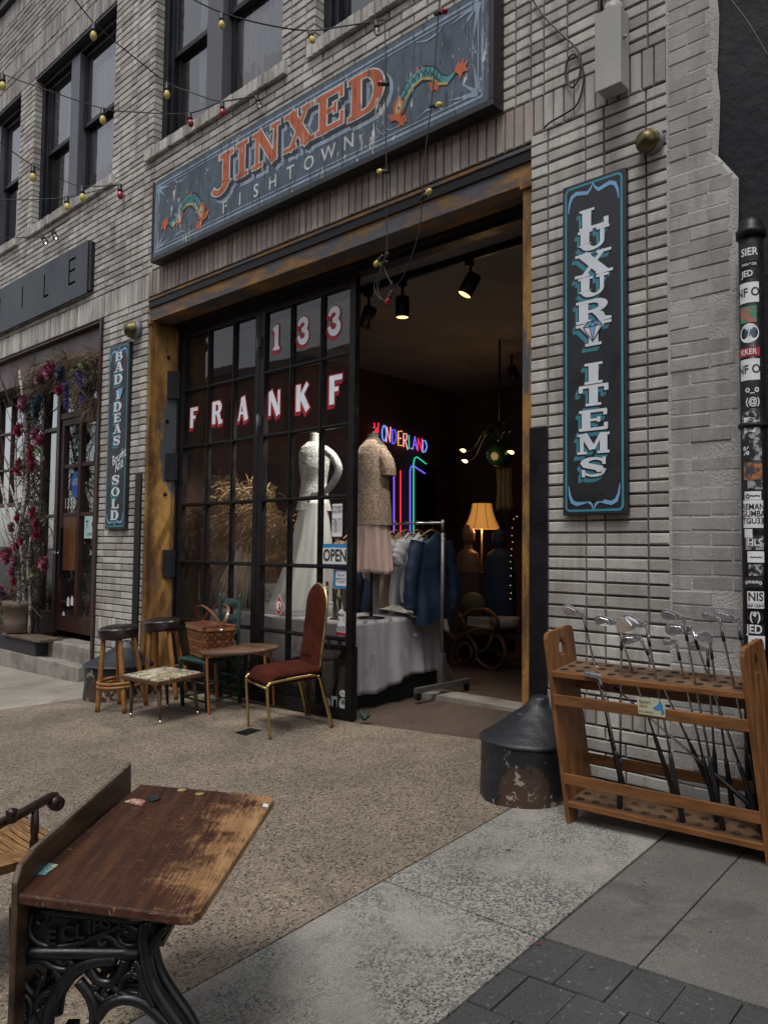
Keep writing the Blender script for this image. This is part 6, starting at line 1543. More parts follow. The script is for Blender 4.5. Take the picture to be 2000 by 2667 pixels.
# track lights ---------------------------------------------------------------------------
TR = thing('track_light', 'black ceiling track with four black can spotlights inside the doorway', 'track light', (-4.5, 1.1, 3.96))
m = MB(); m.box(-7.6, -2.7, 1.09, 1.13, 3.93, 3.999); m.build('track', 'black_paint', TR)
emis('lamp_glow', (1, .55, .18), 2.2); emis('candle_glow', (1, .62, .22), 4); emis('fairy_glow', (1, .72, .4), 1.0)
def can(px, py, Y, d, lit):
    p = at(px, py, Y); d = Vector(d).normalized(); top = p-d*.10
    m = MB(); m.lathe([(.001, 0), (.062, .0), (.066, .012), (.066, .20), (.060, .20), (.055, .14), (.001, .138)], top, 24, d); c = m.build('spotlight', 'black_paint', TR)
    m = MB(); m.lathe([(.001, .139), (.053, .141), (.058, .192)], top, 24, d); m.build('lens', 'lamp_glow', c)
    m = MB(); m.tube([tuple(top+d*.05), (p.x, 1.11, 3.96)], .014, 8); m.box(p.x-.03, p.x+.03, 1.08, 1.14, 3.88, 3.93); m.build('bracket', 'black_paint', c)
    return p, d
def spot(pd, e, tgt):
    p, d = pd; l = bpy.data.lights.new('track_spot', 'SPOT'); l.energy = e; l.color = (1, .92, .82); l.spot_size = R(75); l.spot_blend = .8; l.shadow_soft_size = .05
    o = bpy.data.objects.new('track_spot', l); COL.objects.link(o); o.location = p+d*.12; o.rotation_euler = (Vector(tgt)-o.location).to_track_quat('-Z', 'Y').to_euler()
spot(can(1222, 742, 1.11, (-.35, -.35, -1), 1), 48, (DF.location.x+.2, DY-.2, 1.2)); spot(can(1048, 800, 1.11, (0, 0, -1), 1), 60, (-5.3, .9, .6)); spot(can(958, 825, 1.11, (-.6, .2, -.8), 1), 210, (-6.45, .85, 1.2))
TR2 = TR
p = at(1332, 975, 4.3); m = MB(); m.lathe([(.001, 0), (.062, .0), (.066, .2), (.06, .2), (.001, .15)], p+Vector((0, 0, .1)), 20, (.3, 0, -1)); m.tube([tuple(p), (p.x, p.y, 3.99)], .014, 8); solo(m, 'ceiling_spotlight', 'black_paint', 'single black can spotlight deeper in the shop near the right jamb', 'spotlight', loc=tuple(p))
# floor lamp ---------------------------------------------------------------------------------
LY = 4.2
def lamp_xyz(px, py): return at(px, py, LY)
a, b = lamp_xyz(1255, 1312), lamp_xyz(1255, 1378)
LP = thing('standing_lamp', 'lit standing lamp with a flared amber fabric shade deep in the shop', 'lamp', (a.x, LY, -.05))
def m_shade():
    m, nt, bs = nmat('lampshade'); bs.inputs['Base Color'].default_value = (.55, .30, .10, 1); bs.inputs['Emission Color'].default_value = (1, .42, .09, 1); bs.inputs['Emission Strength'].default_value = .24
m_shade()
m = MB(); m.grid(lambda u, v: (a.x+(.13+.11*v**1.6)*math.cos(6.283*u), LY+(.13+.11*v**1.6)*math.sin(6.283*u), a.z+(b.z-a.z)*v), 32, 8, closed_u=True); sh_ = m.build('lampshade', 'lampshade', LP, solid=.004)
for k in range(8):
    m = MB(); an = R(45*k+10); m.tube([(a.x+(.132+.11*v**1.6)*math.cos(an), LY+(.132+.11*v**1.6)*math.sin(an), a.z+(b.z-a.z)*v) for v in [i/8 for i in range(9)]], .004, 5); m.build('rib', 'dark_wood', sh_)
m = MB(); m.tube([(a.x, LY, -.05), (a.x, LY, b.z+.1)], .015, 10); m.lathe([(.001, -.05), (.14, -.05), (.14, -.03), (.02, .0)], (a.x, LY, 0), 20); m.build('stand', 'brass_old', LP)
pl_ = bpy.data.lights.new('lamp_bulb', 'POINT'); pl_.energy = 5; pl_.color = (1, .55, .2); pl_.shadow_soft_size = .06
po = bpy.data.objects.new('lamp_bulb', pl_); COL.objects.link(po); po.location = (a.x, LY, b.z+.02)
# chandelier -------------------------------------------------------------------------------------
CY = 3.6
g_ = at(1300, 1183, CY); CH = thing('chandelier', 'green globe chandelier with curling arms and lit candle bulbs hanging deep in the shop', 'chandelier', tuple(g_))
simple('glass_green', (0.004, 0.012, 0.008), .2, bmp=0)
m = MB(); m.ball(g_, .16, 24, 14); m.lathe([(.05, .12), (.03, .2), (.05, .28), (.02, .4)], g_, 16); m.build('globe', 'glass_green', CH)
m = MB(); m.tube([g_+Vector((0, 0, .38)), Vector((g_.x, CY, 4.0))], .012, 6); m.build('chain', 'black_paint', CH)
for px, py, lit in ((1213, 1175, 1), (1218, 1203, 1), (1339, 1180, 1), (1250, 1130, 0), (1330, 1120, 0)):
    e = at(px, py, CY-.05); m = MB(); m.tube(smooth([g_+Vector((0, 0, .15)), g_*.6+e*.4+Vector((0, 0, .28)), g_*.25+e*.75+Vector((0, 0, .05)), e]), .009, 6); ar = m.build('arm', 'glass_green', CH)
    if lit:
        m = MB(); m.lathe([(.001, 0), (.014, .01), (.022, .04), (.012, .075), (.001, .10)], e, 10, (-.8, 0, .25)); m.build('candle_bulb', 'candle_glow', ar)
cl2 = bpy.data.lights.new('chandelier_bulbs', 'POINT'); cl2.energy = 6; cl2.color = (1, .6, .25); cl2.shadow_soft_size = .2
po = bpy.data.objects.new('chandelier_bulbs', cl2); COL.objects.link(po); po.location = g_+Vector((0, -.3, -.1))
# bits at the back -----------------------------------------------------------------------------------
p = at(1218, 1440, 4.0); BU = thing('portrait_bust', 'dim painted portrait bust standing beside the lit lamp', 'bust', (p.x, 4.0, p.z-.3))
simple('bust_tan', (0.13, 0.075, 0.05), .6, bmp=.1)
m = MB(); torso(m, (p.x, 4.0, p.z-.25), [(0, .20, .12, 0), (.12, .19, .12, 0), (.25, .15, .10, 0), (.30, .06, .06, 0), (.36, .055, .06, 0), (.42, .08, .09, .01), (.52, .085, .10, .01), (.60, .06, .07, 0), (.63, .001, .001, 0)]); m.build('body', 'bust_tan', BU)
m = MB(); m.box(p.x-.25, p.x+.25, 3.9, 4.3, -.05, p.z-.25); solo(m, 'plinth', 'wall_dark', 'dark plinth carrying the portrait bust', 'plinth', loc=(p.x, 4, 0))
RKY = 3.4
RO = thing('rattan_rocker', 'curled rattan rocking chair on the dark shop floor behind the clothes rail', 'rocking chair', tuple(at(1250, 1735, RKY)))
simple('rattan_pole', (0.17, 0.095, 0.045), .4, bmp=.1)
for pts in ([(1178, 1690), (1195, 1660), (1222, 1660), (1240, 1690), (1235, 1725), (1205, 1742), (1180, 1725), (1178, 1690)], [(1190, 1695), (1205, 1675), (1222, 1680), (1228, 1700), (1215, 1725), (1195, 1720), (1190, 1695)], [(1240, 1715), (1270, 1740), (1300, 1735), (1315, 1700), (1305, 1665), (1285, 1655), (1275, 1675), (1268, 1690), (1240, 1700)], [(1205, 1655), (1240, 1640), (1290, 1638), (1295, 1615), (1270, 1590), (1230, 1590), (1200, 1610)], [(1160, 1640), (1180, 1660), (1205, 1655), (1210, 1630), (1195, 1600)]):
    m = MB(); m.tube(smooth([at(x, y, RKY+.1*((i % 3)-1)*.3) for i, (x, y) in enumerate(pts)], 5), .022, 8); m.build('rattan_loop', 'rattan_pole', RO)
m = MB(); c = at(1232, 1575, RKY+.3); m.ball(c, (.18, .12, .16)); m.build('cushion', 'shirt_olive', RO)
for i, py in enumerate((1610, 1619, 1628)):
    p = at(1252, py, 3.7); m = MB(); m.box(p.x-.17, p.x+.17, 3.65, 3.9, p.z-.02, p.z+.018); solo(m, 'book', 'paper', ('top', 'middle', 'bottom')[i]+' pale book of the stack behind the rattan chair', 'book', group='stack of pale books', loc=tuple(p))
p = at(1252, 1640, 3.7); m = MB(); m.box(p.x-.4, p.x+.9, 3.6, 4.0, p.z-.06, p.z-.02); m.box(p.x-.3, p.x-.24, 3.65, 3.95, -.05, p.z-.06); m.box(p.x+.74, p.x+.8, 3.65, 3.95, -.05, p.z-.06); solo(m, 'low_bench', 'wall_dark', 'low dark bench carrying the pale books', 'bench', loc=tuple(p))
p = at(1318, 1622, 3.7); m = MB(); m.lathe([(.001, -.07), (.10, -.07), (.16, -.02), (.17, .06), (.15, .07), (.001, .06)], p, 24); solo(m, 'lidded_dish', 'lace_white', 'white lidded china dish beside the stack of pale books', 'dish', loc=tuple(p))
for i, (px, py, w_, h_) in enumerate(((1110, 1262, .24, .26), (1110, 1330, .24, .26))):
    q = atx(px, py, -7.66); m = MB(); m.box(-7.66, -7.64, q.y-w_, q.y+w_, q.z-h_, q.z+h_); solo(m, 'framed_picture', 'black_paint', ('upper', 'lower')[i]+' of the two black framed pictures right of the neon lines', 'picture', loc=tuple(q))
p = at(1302, 1275, 4.1); m = MB(); m.grid(lambda u, v: (p.x+.06+(u-.5)*(.20+.10*abs(v-.45)), 4.1+.04*math.sin(u*20), p.z+(.5-v)*.55), 30, 8); solo(m, 'hanging_garment', 'shirt_olive', 'cream garment hanging on the back wall below the chandelier', 'clothing', loc=tuple(p), solid=.01)
p = at(1300, 1480, 3.9); m = MB(); torso(m, (p.x, 3.9, p.z-.45), [(-.6, .22, .15, 0), (0, .24, .16, 0), (.4, .22, .14, 0), (.62, .18, .12, 0), (.70, .06, .06, 0), (.78, .09, .1, 0), (.9, .08, .09, 0), (.96, .001, .001, 0)]); solo(m, 'dark_coat', 'shirt_navy', 'dark coat on a stand right of the lit lamp', 'clothing', loc=tuple(p))
FL = thing('fairy_lights', 'vertical string of tiny warm fairy lights near the right jamb', 'string lights', tuple(at(1333, 1460, 3.5)))
pts = [(1346, 1345), (1338, 1352), (1334, 1375), (1333, 1395), (1335, 1412), (1332, 1430), (1331, 1447), (1329, 1463), (1331, 1480), (1330, 1500), (1329, 1525), (1331, 1545), (1329, 1560)]
P = [at(x, y, 3.5) for x, y in pts]; m = MB(); m.tube(P, .003, 5); m.build('wire', 'rubber', FL)
for q in P: m = MB(); m.ball(q, .0045, 8, 6); m.build('tiny_bulb', 'fairy_glow', FL)
# ================================================================== THE SCHOOL DESK
def m_desk():
    m, nt, bs = nmat('desk_wood'); mp = coords(nt, (5, .35, 5)); mp0 = coords(nt); mpf = coords(nt, (40, 1.6, 40))
    n = noise(nt, mp, 6, 7, .7, .3); fine = noise(nt, mpf, 6, 4, .75)
    base = ramp(nt, [(.3, (.014, .006, .004)), (.5, (.046, .016, .008)), (.7, (.088, .032, .013))], n).outputs[0]
    worn = ramp(nt, [(.3, (.21, .10, .038)), (.7, (.42, .24, .11))], n).outputs[0]
    sp = N(nt, 'ShaderNodeSeparateXYZ'); L(nt, mp0, 0, sp, 0)
    a = N(nt, 'ShaderNodeMath', operation='MULTIPLY_ADD'); a.inputs[1].default_value = 1.9; a.inputs[2].default_value = .19; L(nt, sp, 'X', a, 0)
    big = noise(nt, mp0, 4.5, 5, .7, .3)
    b = N(nt, 'ShaderNodeMath', operation='MULTIPLY_ADD'); b.inputs[1].default_value = 1.5; L(nt, big, 0, b, 0)
    L(nt, a, 0, b, 2)
    f2 = N(nt, 'ShaderNodeMath', operation='MULTIPLY_ADD'); f2.inputs[1].default_value = .9; L(nt, fine, 0, f2, 0); L(nt, b, 0, f2, 2)
    k = ramp(nt, [(.0, 0), (1, 1)], f2); k.color_ramp.elements[0].position = 0; 
    mr = N(nt, 'ShaderNodeMapRange'); mr.inputs['From Min'].default_value = 1.56; mr.inputs['From Max'].default_value = 1.86; L(nt, f2, 0, mr, 'Value')
    c = mixc(nt, mr.outputs[0], base, worn)
    sc = noise(nt, coords(nt, (3, 24, 3)), 5, 3, .8, 1.5); sk = ramp(nt, [(.63, 0), (.66, .7)], sc); c = mixc(nt, sk.outputs[0], c, (.28, .15, .07))
    nt.links.new(c, bs.inputs['Base Color']); rr = ramp(nt, [(.3, .35), (.7, .6)], fine); L(nt, rr, 0, bs, 'Roughness'); bump(nt, bs, fine, .25, .004)
m_desk()
simple('desk_edge', (0.085, 0.046, 0.023), .5, col2=(.014, .008, .005), sc=7, stretch=(2, .6, 2), bmp=.3)
simple('cast_iron', (0.008, 0.008, 0.009), .38, var=.5, sc=12, bmp=.35, bsc=60)
dA, dB, dC, dD = atz(366, 2041, .515), atz(717, 2073, .468), atz(516, 2394, .468), atz(29, 2331, .515)
dc = (dA+dB+dC+dD)/4; e2 = ((dC-dD)+(dB-dA)); dang = math.atan2(e2.y, e2.x)
DK = thing('school_desk', 'old wooden school desk with a worn sloping top on a black ornate cast iron stand', 'desk', (dc.x, dc.y, gz(dc.x, dc.y)), dang, world=False)
DM = Matrix.Translation(DK.location) @ Matrix.Rotation(dang, 4, 'Z'); DI = DM.inverted()
lA, lB, lC, lD = [DI @ q for q in (dA, dB, dC, dD)]
x0_, x1_ = (lA.x+lD.x)/2, (lB.x+lC.x)/2
def dz_(x): f_ = (x-x0_)/(x1_-x0_); return (lA.z+lD.z)/2*(1-f_)+(lB.z+lC.z)/2*f_
def topq(x, y): return (x, y, dz_(x))
m = MB(); n = 24; outl = [(lD.x, lD.y), (lC.x-.05, lC.y), (lC.x-.015, lC.y+.008), (lC.x, lC.y+.04), (lB.x, lB.y-.04), (lB.x-.01, lB.y-.01), (lB.x-.04, lB.y), (lA.x, lA.y)]
m.prism(outl, lambda u, v, w: (u, v, dz_(u)+w), -.026, 0); m.build('desk_top', 'desk_wood', DK, bevel=.005)
rA, rD = DI @ atz(374, 1994, .60), DI @ atz(42, 2252, .60)
m = MB(); th = .017
pr = [(lA.y+.0, .074), (lA.y-.01, .066), (lD.y+.10, .068), (lD.y+.03, .060), (lD.y-.005, .03), (lD.y-.012, -.05), (lD.y-.012, -.42), (lA.y+.0, -.42)]
m.prism(pr, lambda u, v, w: (x0_-w+(-.02 if v > 0 else .0)*v*8, u, dz_(x0_)+v), .001, th); m.build('back_panel', 'desk_edge', DK, bevel=.004)
m = MB(); ed = [(lA.y-.004, .0745), (lA.y-.02, .0675), (lA.y-.25, .0678), (lD.y+.35, .0682), (lD.y+.10, .0685)]
for (a, za), (b, zb) in zip(ed, ed[1:]): m.hexa([(x0_-.016+(-.16*.085 if False else 0)-.02*za*8, a, dz_(x0_)+za-.002), (x0_-.002-.02*za*8, a, dz_(x0_)+za-.002), (x0_-.002-.02*zb*8, b, dz_(x0_)+zb-.002), (x0_-.016-.02*zb*8, b, dz_(x0_)+zb-.002), (x0_-.015-.02*za*8, a, dz_(x0_)+za+.003), (x0_-.003-.02*za*8, a, dz_(x0_)+za+.003), (x0_-.003-.02*zb*8, b, dz_(x0_)+zb+.003), (x0_-.015-.02*zb*8, b, dz_(x0_)+zb+.003)])
m.build('worn_edge', 'old_board', DK)
m = MB(); wl = DI @ atz(390, 2077, .51); m.lathe([(.001, .0012), (.034, .0012), (.036, .003), (.036, .0005)], (wl.x, wl.y, dz_(wl.x)), 24); m.build('inkwell', 'ink', DK)
simple('stamp_teal', (0.07, 0.22, 0.23), .6, col2=(.42, .36, .22), sc=40, lo=.48, hi=.52, bmp=0); simple('stamp_red', (0.32, 0.06, 0.05), .6, col2=(.40, .38, .28), sc=50, lo=.45, hi=.5, bmp=0); simple('seal_cream', (0.42, 0.33, 0.16), .6, col2=(.22, .13, .04), sc=60, bmp=0)
def onTop(px, py): return DI @ atz(px, py, .50)
for q, mt in ((((75, 2298), (107, 2264), (152, 2267), (117, 2295)), 'stamp_teal'), (((322, 2100), (345, 2089), (380, 2091), (368, 2106)), 'stamp_red'), (((684, 2078), (687, 2070), (700, 2071), (698, 2079)), 'paint_white')):
    m = MB(); m.add([(p.x, p.y, dz_(p.x)+.0015) for p in [onTop(*t_) for t_ in q]], [(0, 1, 2, 3)]); m.build('label_sticker', mt, DK)
for px, py in ((474, 2056), (520, 2061)):
    p = onTop(px, py); m = MB(); m.lathe([(.001, .0015), (.024, .0014)], (p.x, p.y, dz_(p.x)), 20); m.build('seal', 'seal_cream', DK)
# cast iron ends: outlines followed in the plane of each end
def endp(x, y, yy):    # a point of the enlarged view, on the plane y = yy of the desk
    px, py = x/1.848, 1980+y/1.848; d = DI.to_3x3() @ ray(px, py); o = DI @ CAM; return o+d*((yy-o.y)/d.y)
iron = [([(75, 700), (80, 925), (85, 1100), (92, 1290)], .016), ([(150, 720), (690, 775)], .012), ([(76, 928), (670, 930)], .017), ([(700, 770), (690, 860), (700, 950), (735, 1080), (800, 1190), (870, 1290), (930, 1400)], .017), ([(800, 800), (745, 870), (712, 940)], .011),
        ([(140, 780), (150, 850), (210, 893), (300, 898), (420, 868), (540, 815), (620, 800), (670, 830), (675, 870), (640, 895), (590, 885), (570, 850), (590, 822), (615, 835)], .008), ([(145, 790), (160, 735), (210, 720), (230, 760), (200, 790), (175, 780)], .008), ([(490, 895), (475, 870), (500, 848), (545, 862), (570, 895), (610, 905)], .008), ([(490, 895), (505, 885), (500, 872)], .009),
        ([(225, 1290), (245, 1180), (300, 1080), (370, 1010), (450, 970), (560, 955)], .018), ([(380, 1065), (430, 1130), (455, 1210), (450, 1290)], .014), ([(430, 1000), (470, 1060), (540, 1070), (580, 1020), (600, 960)], .012), ([(470, 1240), (520, 1180), (600, 1150), (690, 1170), (760, 1230), (830, 1300)], .015), ([(650, 965), (680, 1020), (700, 1100), (735, 1190)], .012),
        ([(105, 1010), (130, 975), (200, 965), (260, 1000), (320, 1010), (345, 985), (330, 965), (310, 980)], .009), ([(115, 1010), (120, 1080), (170, 1130), (200, 1060), (215, 1045)], .009), ([(265, 1010), (285, 1060), (270, 1110), (210, 1130), (175, 1170), (180, 1210), (210, 1200), (215, 1180)], .009), ([(100, 1130), (130, 1140), (150, 1190), (140, 1250), (110, 1240), (125, 1222)], .009), ([(180, 1200), (200, 1250), (210, 1290)], .009),
        ([(575, 1110), (590, 1050), (640, 1030), (680, 1060), (680, 1120), (640, 1145), (580, 1120), (530, 1085), (500, 1110), (510, 1140)], .008), ([(640, 1030), (635, 1010)], .008), ([(450, 1120), (455, 1090), (480, 1095)], .008), ([(455, 1120), (500, 1155), (570, 1130)], .008), ([(670, 1120), (690, 1140)], .009)]
def iron_end(yy, shift):
    m = MB()
    for pts, r_ in iron: 
        P = smooth([endp(x, y, lD.y+.055) for x, y in pts], 5); P = [Vector((p.x, yy, p.z)) for p in P]
        m.tube(P, r_, 7)
    q = [endp(x, y, lD.y+.055) for x, y in ((140, 705), (690, 765), (672, 905), (90, 905))]
    a = [(p.x, yy+.004, min(p.z, dz_(p.x)-.03)) for p in q]; b = [(p[0], yy+.010, p[2]) for p in a]; m.hexa(a+b)
    # feet to the ground
    f1, f2 = endp(92, 1290, lD.y+.055), endp(930, 1400, lD.y+.055)
    for f_, dx in ((f1, -.02), (f2, .05)):
        m.tube([(f_.x, yy, f_.z), (f_.x+dx*.6, yy, f_.z*.4), (f_.x+dx, yy, .015)], [.017, .018, .022], 8); m.box(f_.x+dx-.06, f_.x+dx+.06, yy-.03, yy+.03, -.01, .018)
    return m.build('iron_end', 'cast_iron', DK)
E1 = iron_end(lD.y+.055, 0); E2 = iron_end(lD.y+.115, 0)
for i, ch in enumerate('ECLIPSE'):
    x, y = (255, 335, 392, 438, 474, 520, 590)[i], (850, 828, 820, 798, 790, 772, 778)[i]
    p = endp(x, y, lD.y+.055); q = endp(x, y-30, lD.y+.055); m = MB()
    fr = lambda u, v, w=0: (p.x+u, lD.y+.055-.012-w, p.z+v)
    text(m, ch, .052, fr, 0, 0, 0, rot=-.0, bold=.02)
    f0 = list(m.v); nv = len(f0); m.v = f0+[(a, b+.018, c) for a, b, c in f0]
    from collections import Counter
    ed = Counter(); 
    for f_ in m.f:
        for k in range(len(f_)): ed[tuple(sorted((f_[k], f_[(k+1) % len(f_)])))] += 1
    for (a, b), n_ in ed.items():
        if n_ == 1: m.f.append((a, b, b+nv, a+nv)); m.mi.append(0); m.sm.append(False)
    m.build('raised_letter', 'cast_iron', E1)
m = MB(); m.bar((x0_+.10, lD.y+.06, .35), (x0_+.10, lD.y+.115, .35), .03, .03); m.build('tie_bar', 'cast_iron', DK)
m = MB(); m.box(x0_+.02, x1_-.14, lD.y+.07, lA.y-.07, dz_(x0_)-.16, dz_(x0_)-.145); m.box(x0_+.02, x0_+.03, lD.y+.07, lA.y-.07, dz_(x0_)-.15, dz_(x0_)-.03); m.build('book_shelf', 'desk_edge', DK)
# armchair with a rush seat behind the desk -----------------------------------------------------
simple('rush', (0.30, 0.155, 0.045), .7, col2=(.13, .06, .018), sc=16, stretch=(.35, 5, 1), bmp=.6, bsc=30, lo=.4, hi=.6)
simple('chair_dark', (0.030, 0.013, 0.010), .35, var=.5, bmp=.1)
zs = .19
c1, c2, c3 = atz(60, 2138, zs), atz(127, 2178, zs), atz(0, 2149, zs)
u1 = (c2-c1).normalized(); u2 = Vector((-u1.y, u1.x, 0)); 
if u2.dot(c3-c1) < 0: u2 = -u2
sz_ = .47
AC = thing('armchair', 'dark wooden armchair with a woven rush seat behind the school desk', 'chair', tuple(c1+u1*.23+u2*.23), 0)
m = MB(); m.smooth = True
def rush(u, v): p = c1+u1*(u*sz_)+u2*(v*sz_); return (p.x, p.y, zs-.02*math.sin(3.14*u)*math.sin(3.14*v)+.003*math.sin((u if abs(u-.5) > abs(v-.5) else v)*220))
m.grid(rush, 90, 90); m.build('seat', 'rush', AC, solid=.03)
gzc = gz(c1.x, c1.y)
for a, b in ((0, 0), (1, 0), (0, 1), (1, 1)):
    p = c1+u1*(a*sz_)+u2*(b*sz_); m = MB(); m.tube([(p.x, p.y, gzc), (p.x, p.y, zs+.01)], .02, 10); m.build('leg', 'chair_dark', AC)
ap = [atz(-60, 2190, .41), atz(0, 2146, .43), atz(50, 2122, .44), atz(98, 2096, .45), atz(130, 2079, .452), atz(148, 2078, .447)]
m = MB(); P = smooth(ap, 6); m.tube(P, [.017]*(len(P)-8)+[.019]*8, 12); sc0 = atz(145, 2092, .43); m.lathe([(.001, -.02), (.026, -.02), (.028, 0), (.026, .02), (.001, .02)], sc0, 16, (ap[-1]-ap[-2]).cross(Vector((0, 0, 1)))); m.build('armrest', 'chair_dark', AC)
tp, bt = atz(92, 2108, .44), atz(91, 2212, .20); bt = Vector((tp.x, tp.y, zs))
m = MB(); m.tube([tp, tp*.7+bt*.3, tp*.62+bt*.38, tp*.55+bt*.45, bt], [.012, .016, .012, .016, .017], 10); m.build('arm_post', 'chair_dark', AC)
m = MB(); p = atz(30, 2120, .47); m.lathe([(.016, -.03), (.018, .0), (.02, .012), (.001, .02)], p, 12); m.build('finial', 'chair_dark', AC)

# ================================================================== THE GOLF RACK
simple('rack_oak', (0.25, 0.10, 0.026), .5, col2=(.10, .040, .012), sc=9, stretch=(3, 3, .4), bmp=.15)
simple('rack_oak_flat', (0.24, 0.096, 0.026), .5, col2=(.11, .047, .015), sc=9, stretch=(.4, 3, 3), bmp=.15)
simple('rack_felt', (0.155, 0.085, 0.042), .9, col2=(.085, .045, .024), sc=7, bmp=.3)
simple('hole_dark', (0.012, 0.008, 0.006), .9, bmp=0)
O_ = Vector((-2.034, -.577, gz(-2.034, -.577)))
WT_ = at(1436, 1752, -.665); Wv = (WT_-O_)/.74
Uv = (at(2000, 2223, -.50)-at(1484, 2105, -.575)).normalized()
Vv = at(1500, 1723, -.40)-WT_; Vv = Vv.normalized()
def pixx(q): v = q-CAM; z = v.dot(_f); return 1000+1990*v.dot(_r2)/z
lo_, hi_ = .3, 2
for _ in range(40):
    mid = (lo_+hi_)/2
    if pixx(O_+Wv*.74+Uv*mid) < 1938: lo_ = mid
    else: hi_ = mid
RL = lo_
GR = thing('golf_rack', 'oak golf club rack with two end boards and a holed shelf against the wall', 'rack', tuple(O_))
def rk(u, v, w): return O_+Uv*u+Vv*v+Wv*w
RD = .28
def rbox(m, u0, u1, v0, v1, w0, w1): m.hexa([rk(u0, v0, w0), rk(u1, v0, w0), rk(u1, v1, w0), rk(u0, v1, w0), rk(u0, v0, w1), rk(u1, v0, w1), rk(u1, v1, w1), rk(u0, v1, w1)])
def board(u0, u1):
    m = MB(); n = 10
    out = [(0, .0), (.085, .0), (.10, .05), (RD-.10, .05), (RD-.085, .0), (RD, .0), (RD, .90)]+[(RD-.03+.03*math.cos(R(a)), .90+.03*math.sin(R(a))) for a in (30, 60, 90)]+[(.03+.03*math.cos(R(a)), .90+.03*math.sin(R(a))) for a in (90, 120, 150, 180)]
    hole = [(.105, .80), (.175, .80), (.175, .85), (.16, .87), (.155, .885), (.125, .885), (.12, .87), (.105, .85)]
    # board in strips round the hand hole
    def strip(poly): m.prism(poly, lambda a, b, w: rk(w, a, b), u0, u1)
    strip([(0, 0), (.085, 0), (.10, .05), (.10, .80), (0, .80)]); strip([(.10, .05), (RD-.10, .05), (RD-.10, .80), (.10, .80)]); strip([(RD-.10, .05), (RD-.085, 0), (RD, 0), (RD, .80), (RD-.10, .80)])
    strip([(0, .80), (.105, .80), (.105, .85), (.12, .87), (.125, .885), (.125, .93), (.03, .93), (.009, .921), (0, .90)]); strip([(.175, .80), (RD, .80), (RD, .90), (RD-.009, .921), (RD-.03, .93), (.155, .93), (.155, .885), (.16, .87), (.175, .85)]); strip([(.125, .885), (.155, .885), (.155, .93), (.125, .93)])
    return m.build('end_board', 'rack_oak', GR)
board(-.022, 0); board(RL, RL+.024)
for w, hs, nm in ((.72, 1, 'holed_shelf'), (.085, 0, 'bottom_shelf')):
    m = MB(); rbox(m, .0005, RL-.0005, -.004, RD-.01, w, w+.026); sh_ = m.build(nm, 'rack_oak_flat' if hs else 'rack_oak_flat', GR, bevel=.002)
    m = MB(); m.add([rk(.004, .012, w+.0275), rk(RL-.004, .012, w+.0275), rk(RL-.004, RD-.02, w+.0275), rk(.004, RD-.02, w+.0275)], [(0, 1, 2, 3)]); m.build('shelf_face', 'rack_felt', sh_)
    for i in range(11):
        for j in range(3):
            u, v = .045+i*(RL-.09)/10, .055+j*.08; m = MB()
            m.add([rk(u+.021*math.cos(R(a)), v+.021*math.sin(R(a)), w+.029) for a in range(0, 360, 24)], [tuple(range(15))]); m.build('hole', 'hole_dark' if hs else 'desk_edge', sh_)
for v0, w, nm in ((-.012, .585, 'front_rail'), (-.012, .20, 'front_rail'), (RD-.015, .60, 'back_rail'), (RD-.015, .22, 'back_rail')):
    m = MB(); rbox(m, -.003, RL+.003, v0, v0+.016, w, w+.05); m.build(nm, 'rack_oak_flat', GR, bevel=.002)
# the card
simple('card_yellow', (0.50, 0.50, 0.33), .7, var=.15, sc=4, stretch=(1, 1, 12), bmp=0)
PC = thing('price_card', 'small pale yellow handwritten card reading Sport sticks on the rack front rail', 'sign', tuple(rk(.35, -.016, .6)))
def rpl(px, py, v):   # where a pixel's ray meets the plane v of the rack
    nn = Uv.cross(Wv); o = rk(0, v, 0); d = ray(px, py); return CAM+d*((o-CAM).dot(nn)/d.dot(nn))
q = [rpl(x/2.074+1200, y/2.074+1500, -.016) for x, y in ((960, 745), (1106, 766), (1104, 672), (952, 655))]
m = MB(); m.hexa([p-Vector((0, .0, 0)) for p in q]+[p+Vector((0, -.003, 0)) for p in q]); m.build('card', 'card_yellow', PC)
fr = lambda u, v, w=0: q[0]*(1-u)*(1-v)+q[1]*u*(1-v)+q[2]*u*v+q[3]*(1-u)*v+Vector((0, -.005-w, 0))
m = MB(); text(m, 'Sport', .30, fr, .28, .77, sx=.62); text(m, 'sticks', .22, fr, .22, .52, sx=.6); text(m, '$15- EACH', .20, fr, .30, .18, sx=.55); m.build('lettering', 'ink', PC)
m = MB(); m.poly([(.80, .95), (.86, .93), (.86, .80), (.93, .70), (.92, .50), (.98, .30), (.90, .12), (.86, .16), (.88, .32), (.80, .45), (.74, .36), (.62, .40), (.56, .52), (.66, .56), (.72, .66), (.78, .76)], fr); m.build('player', 'tape_blue', PC)
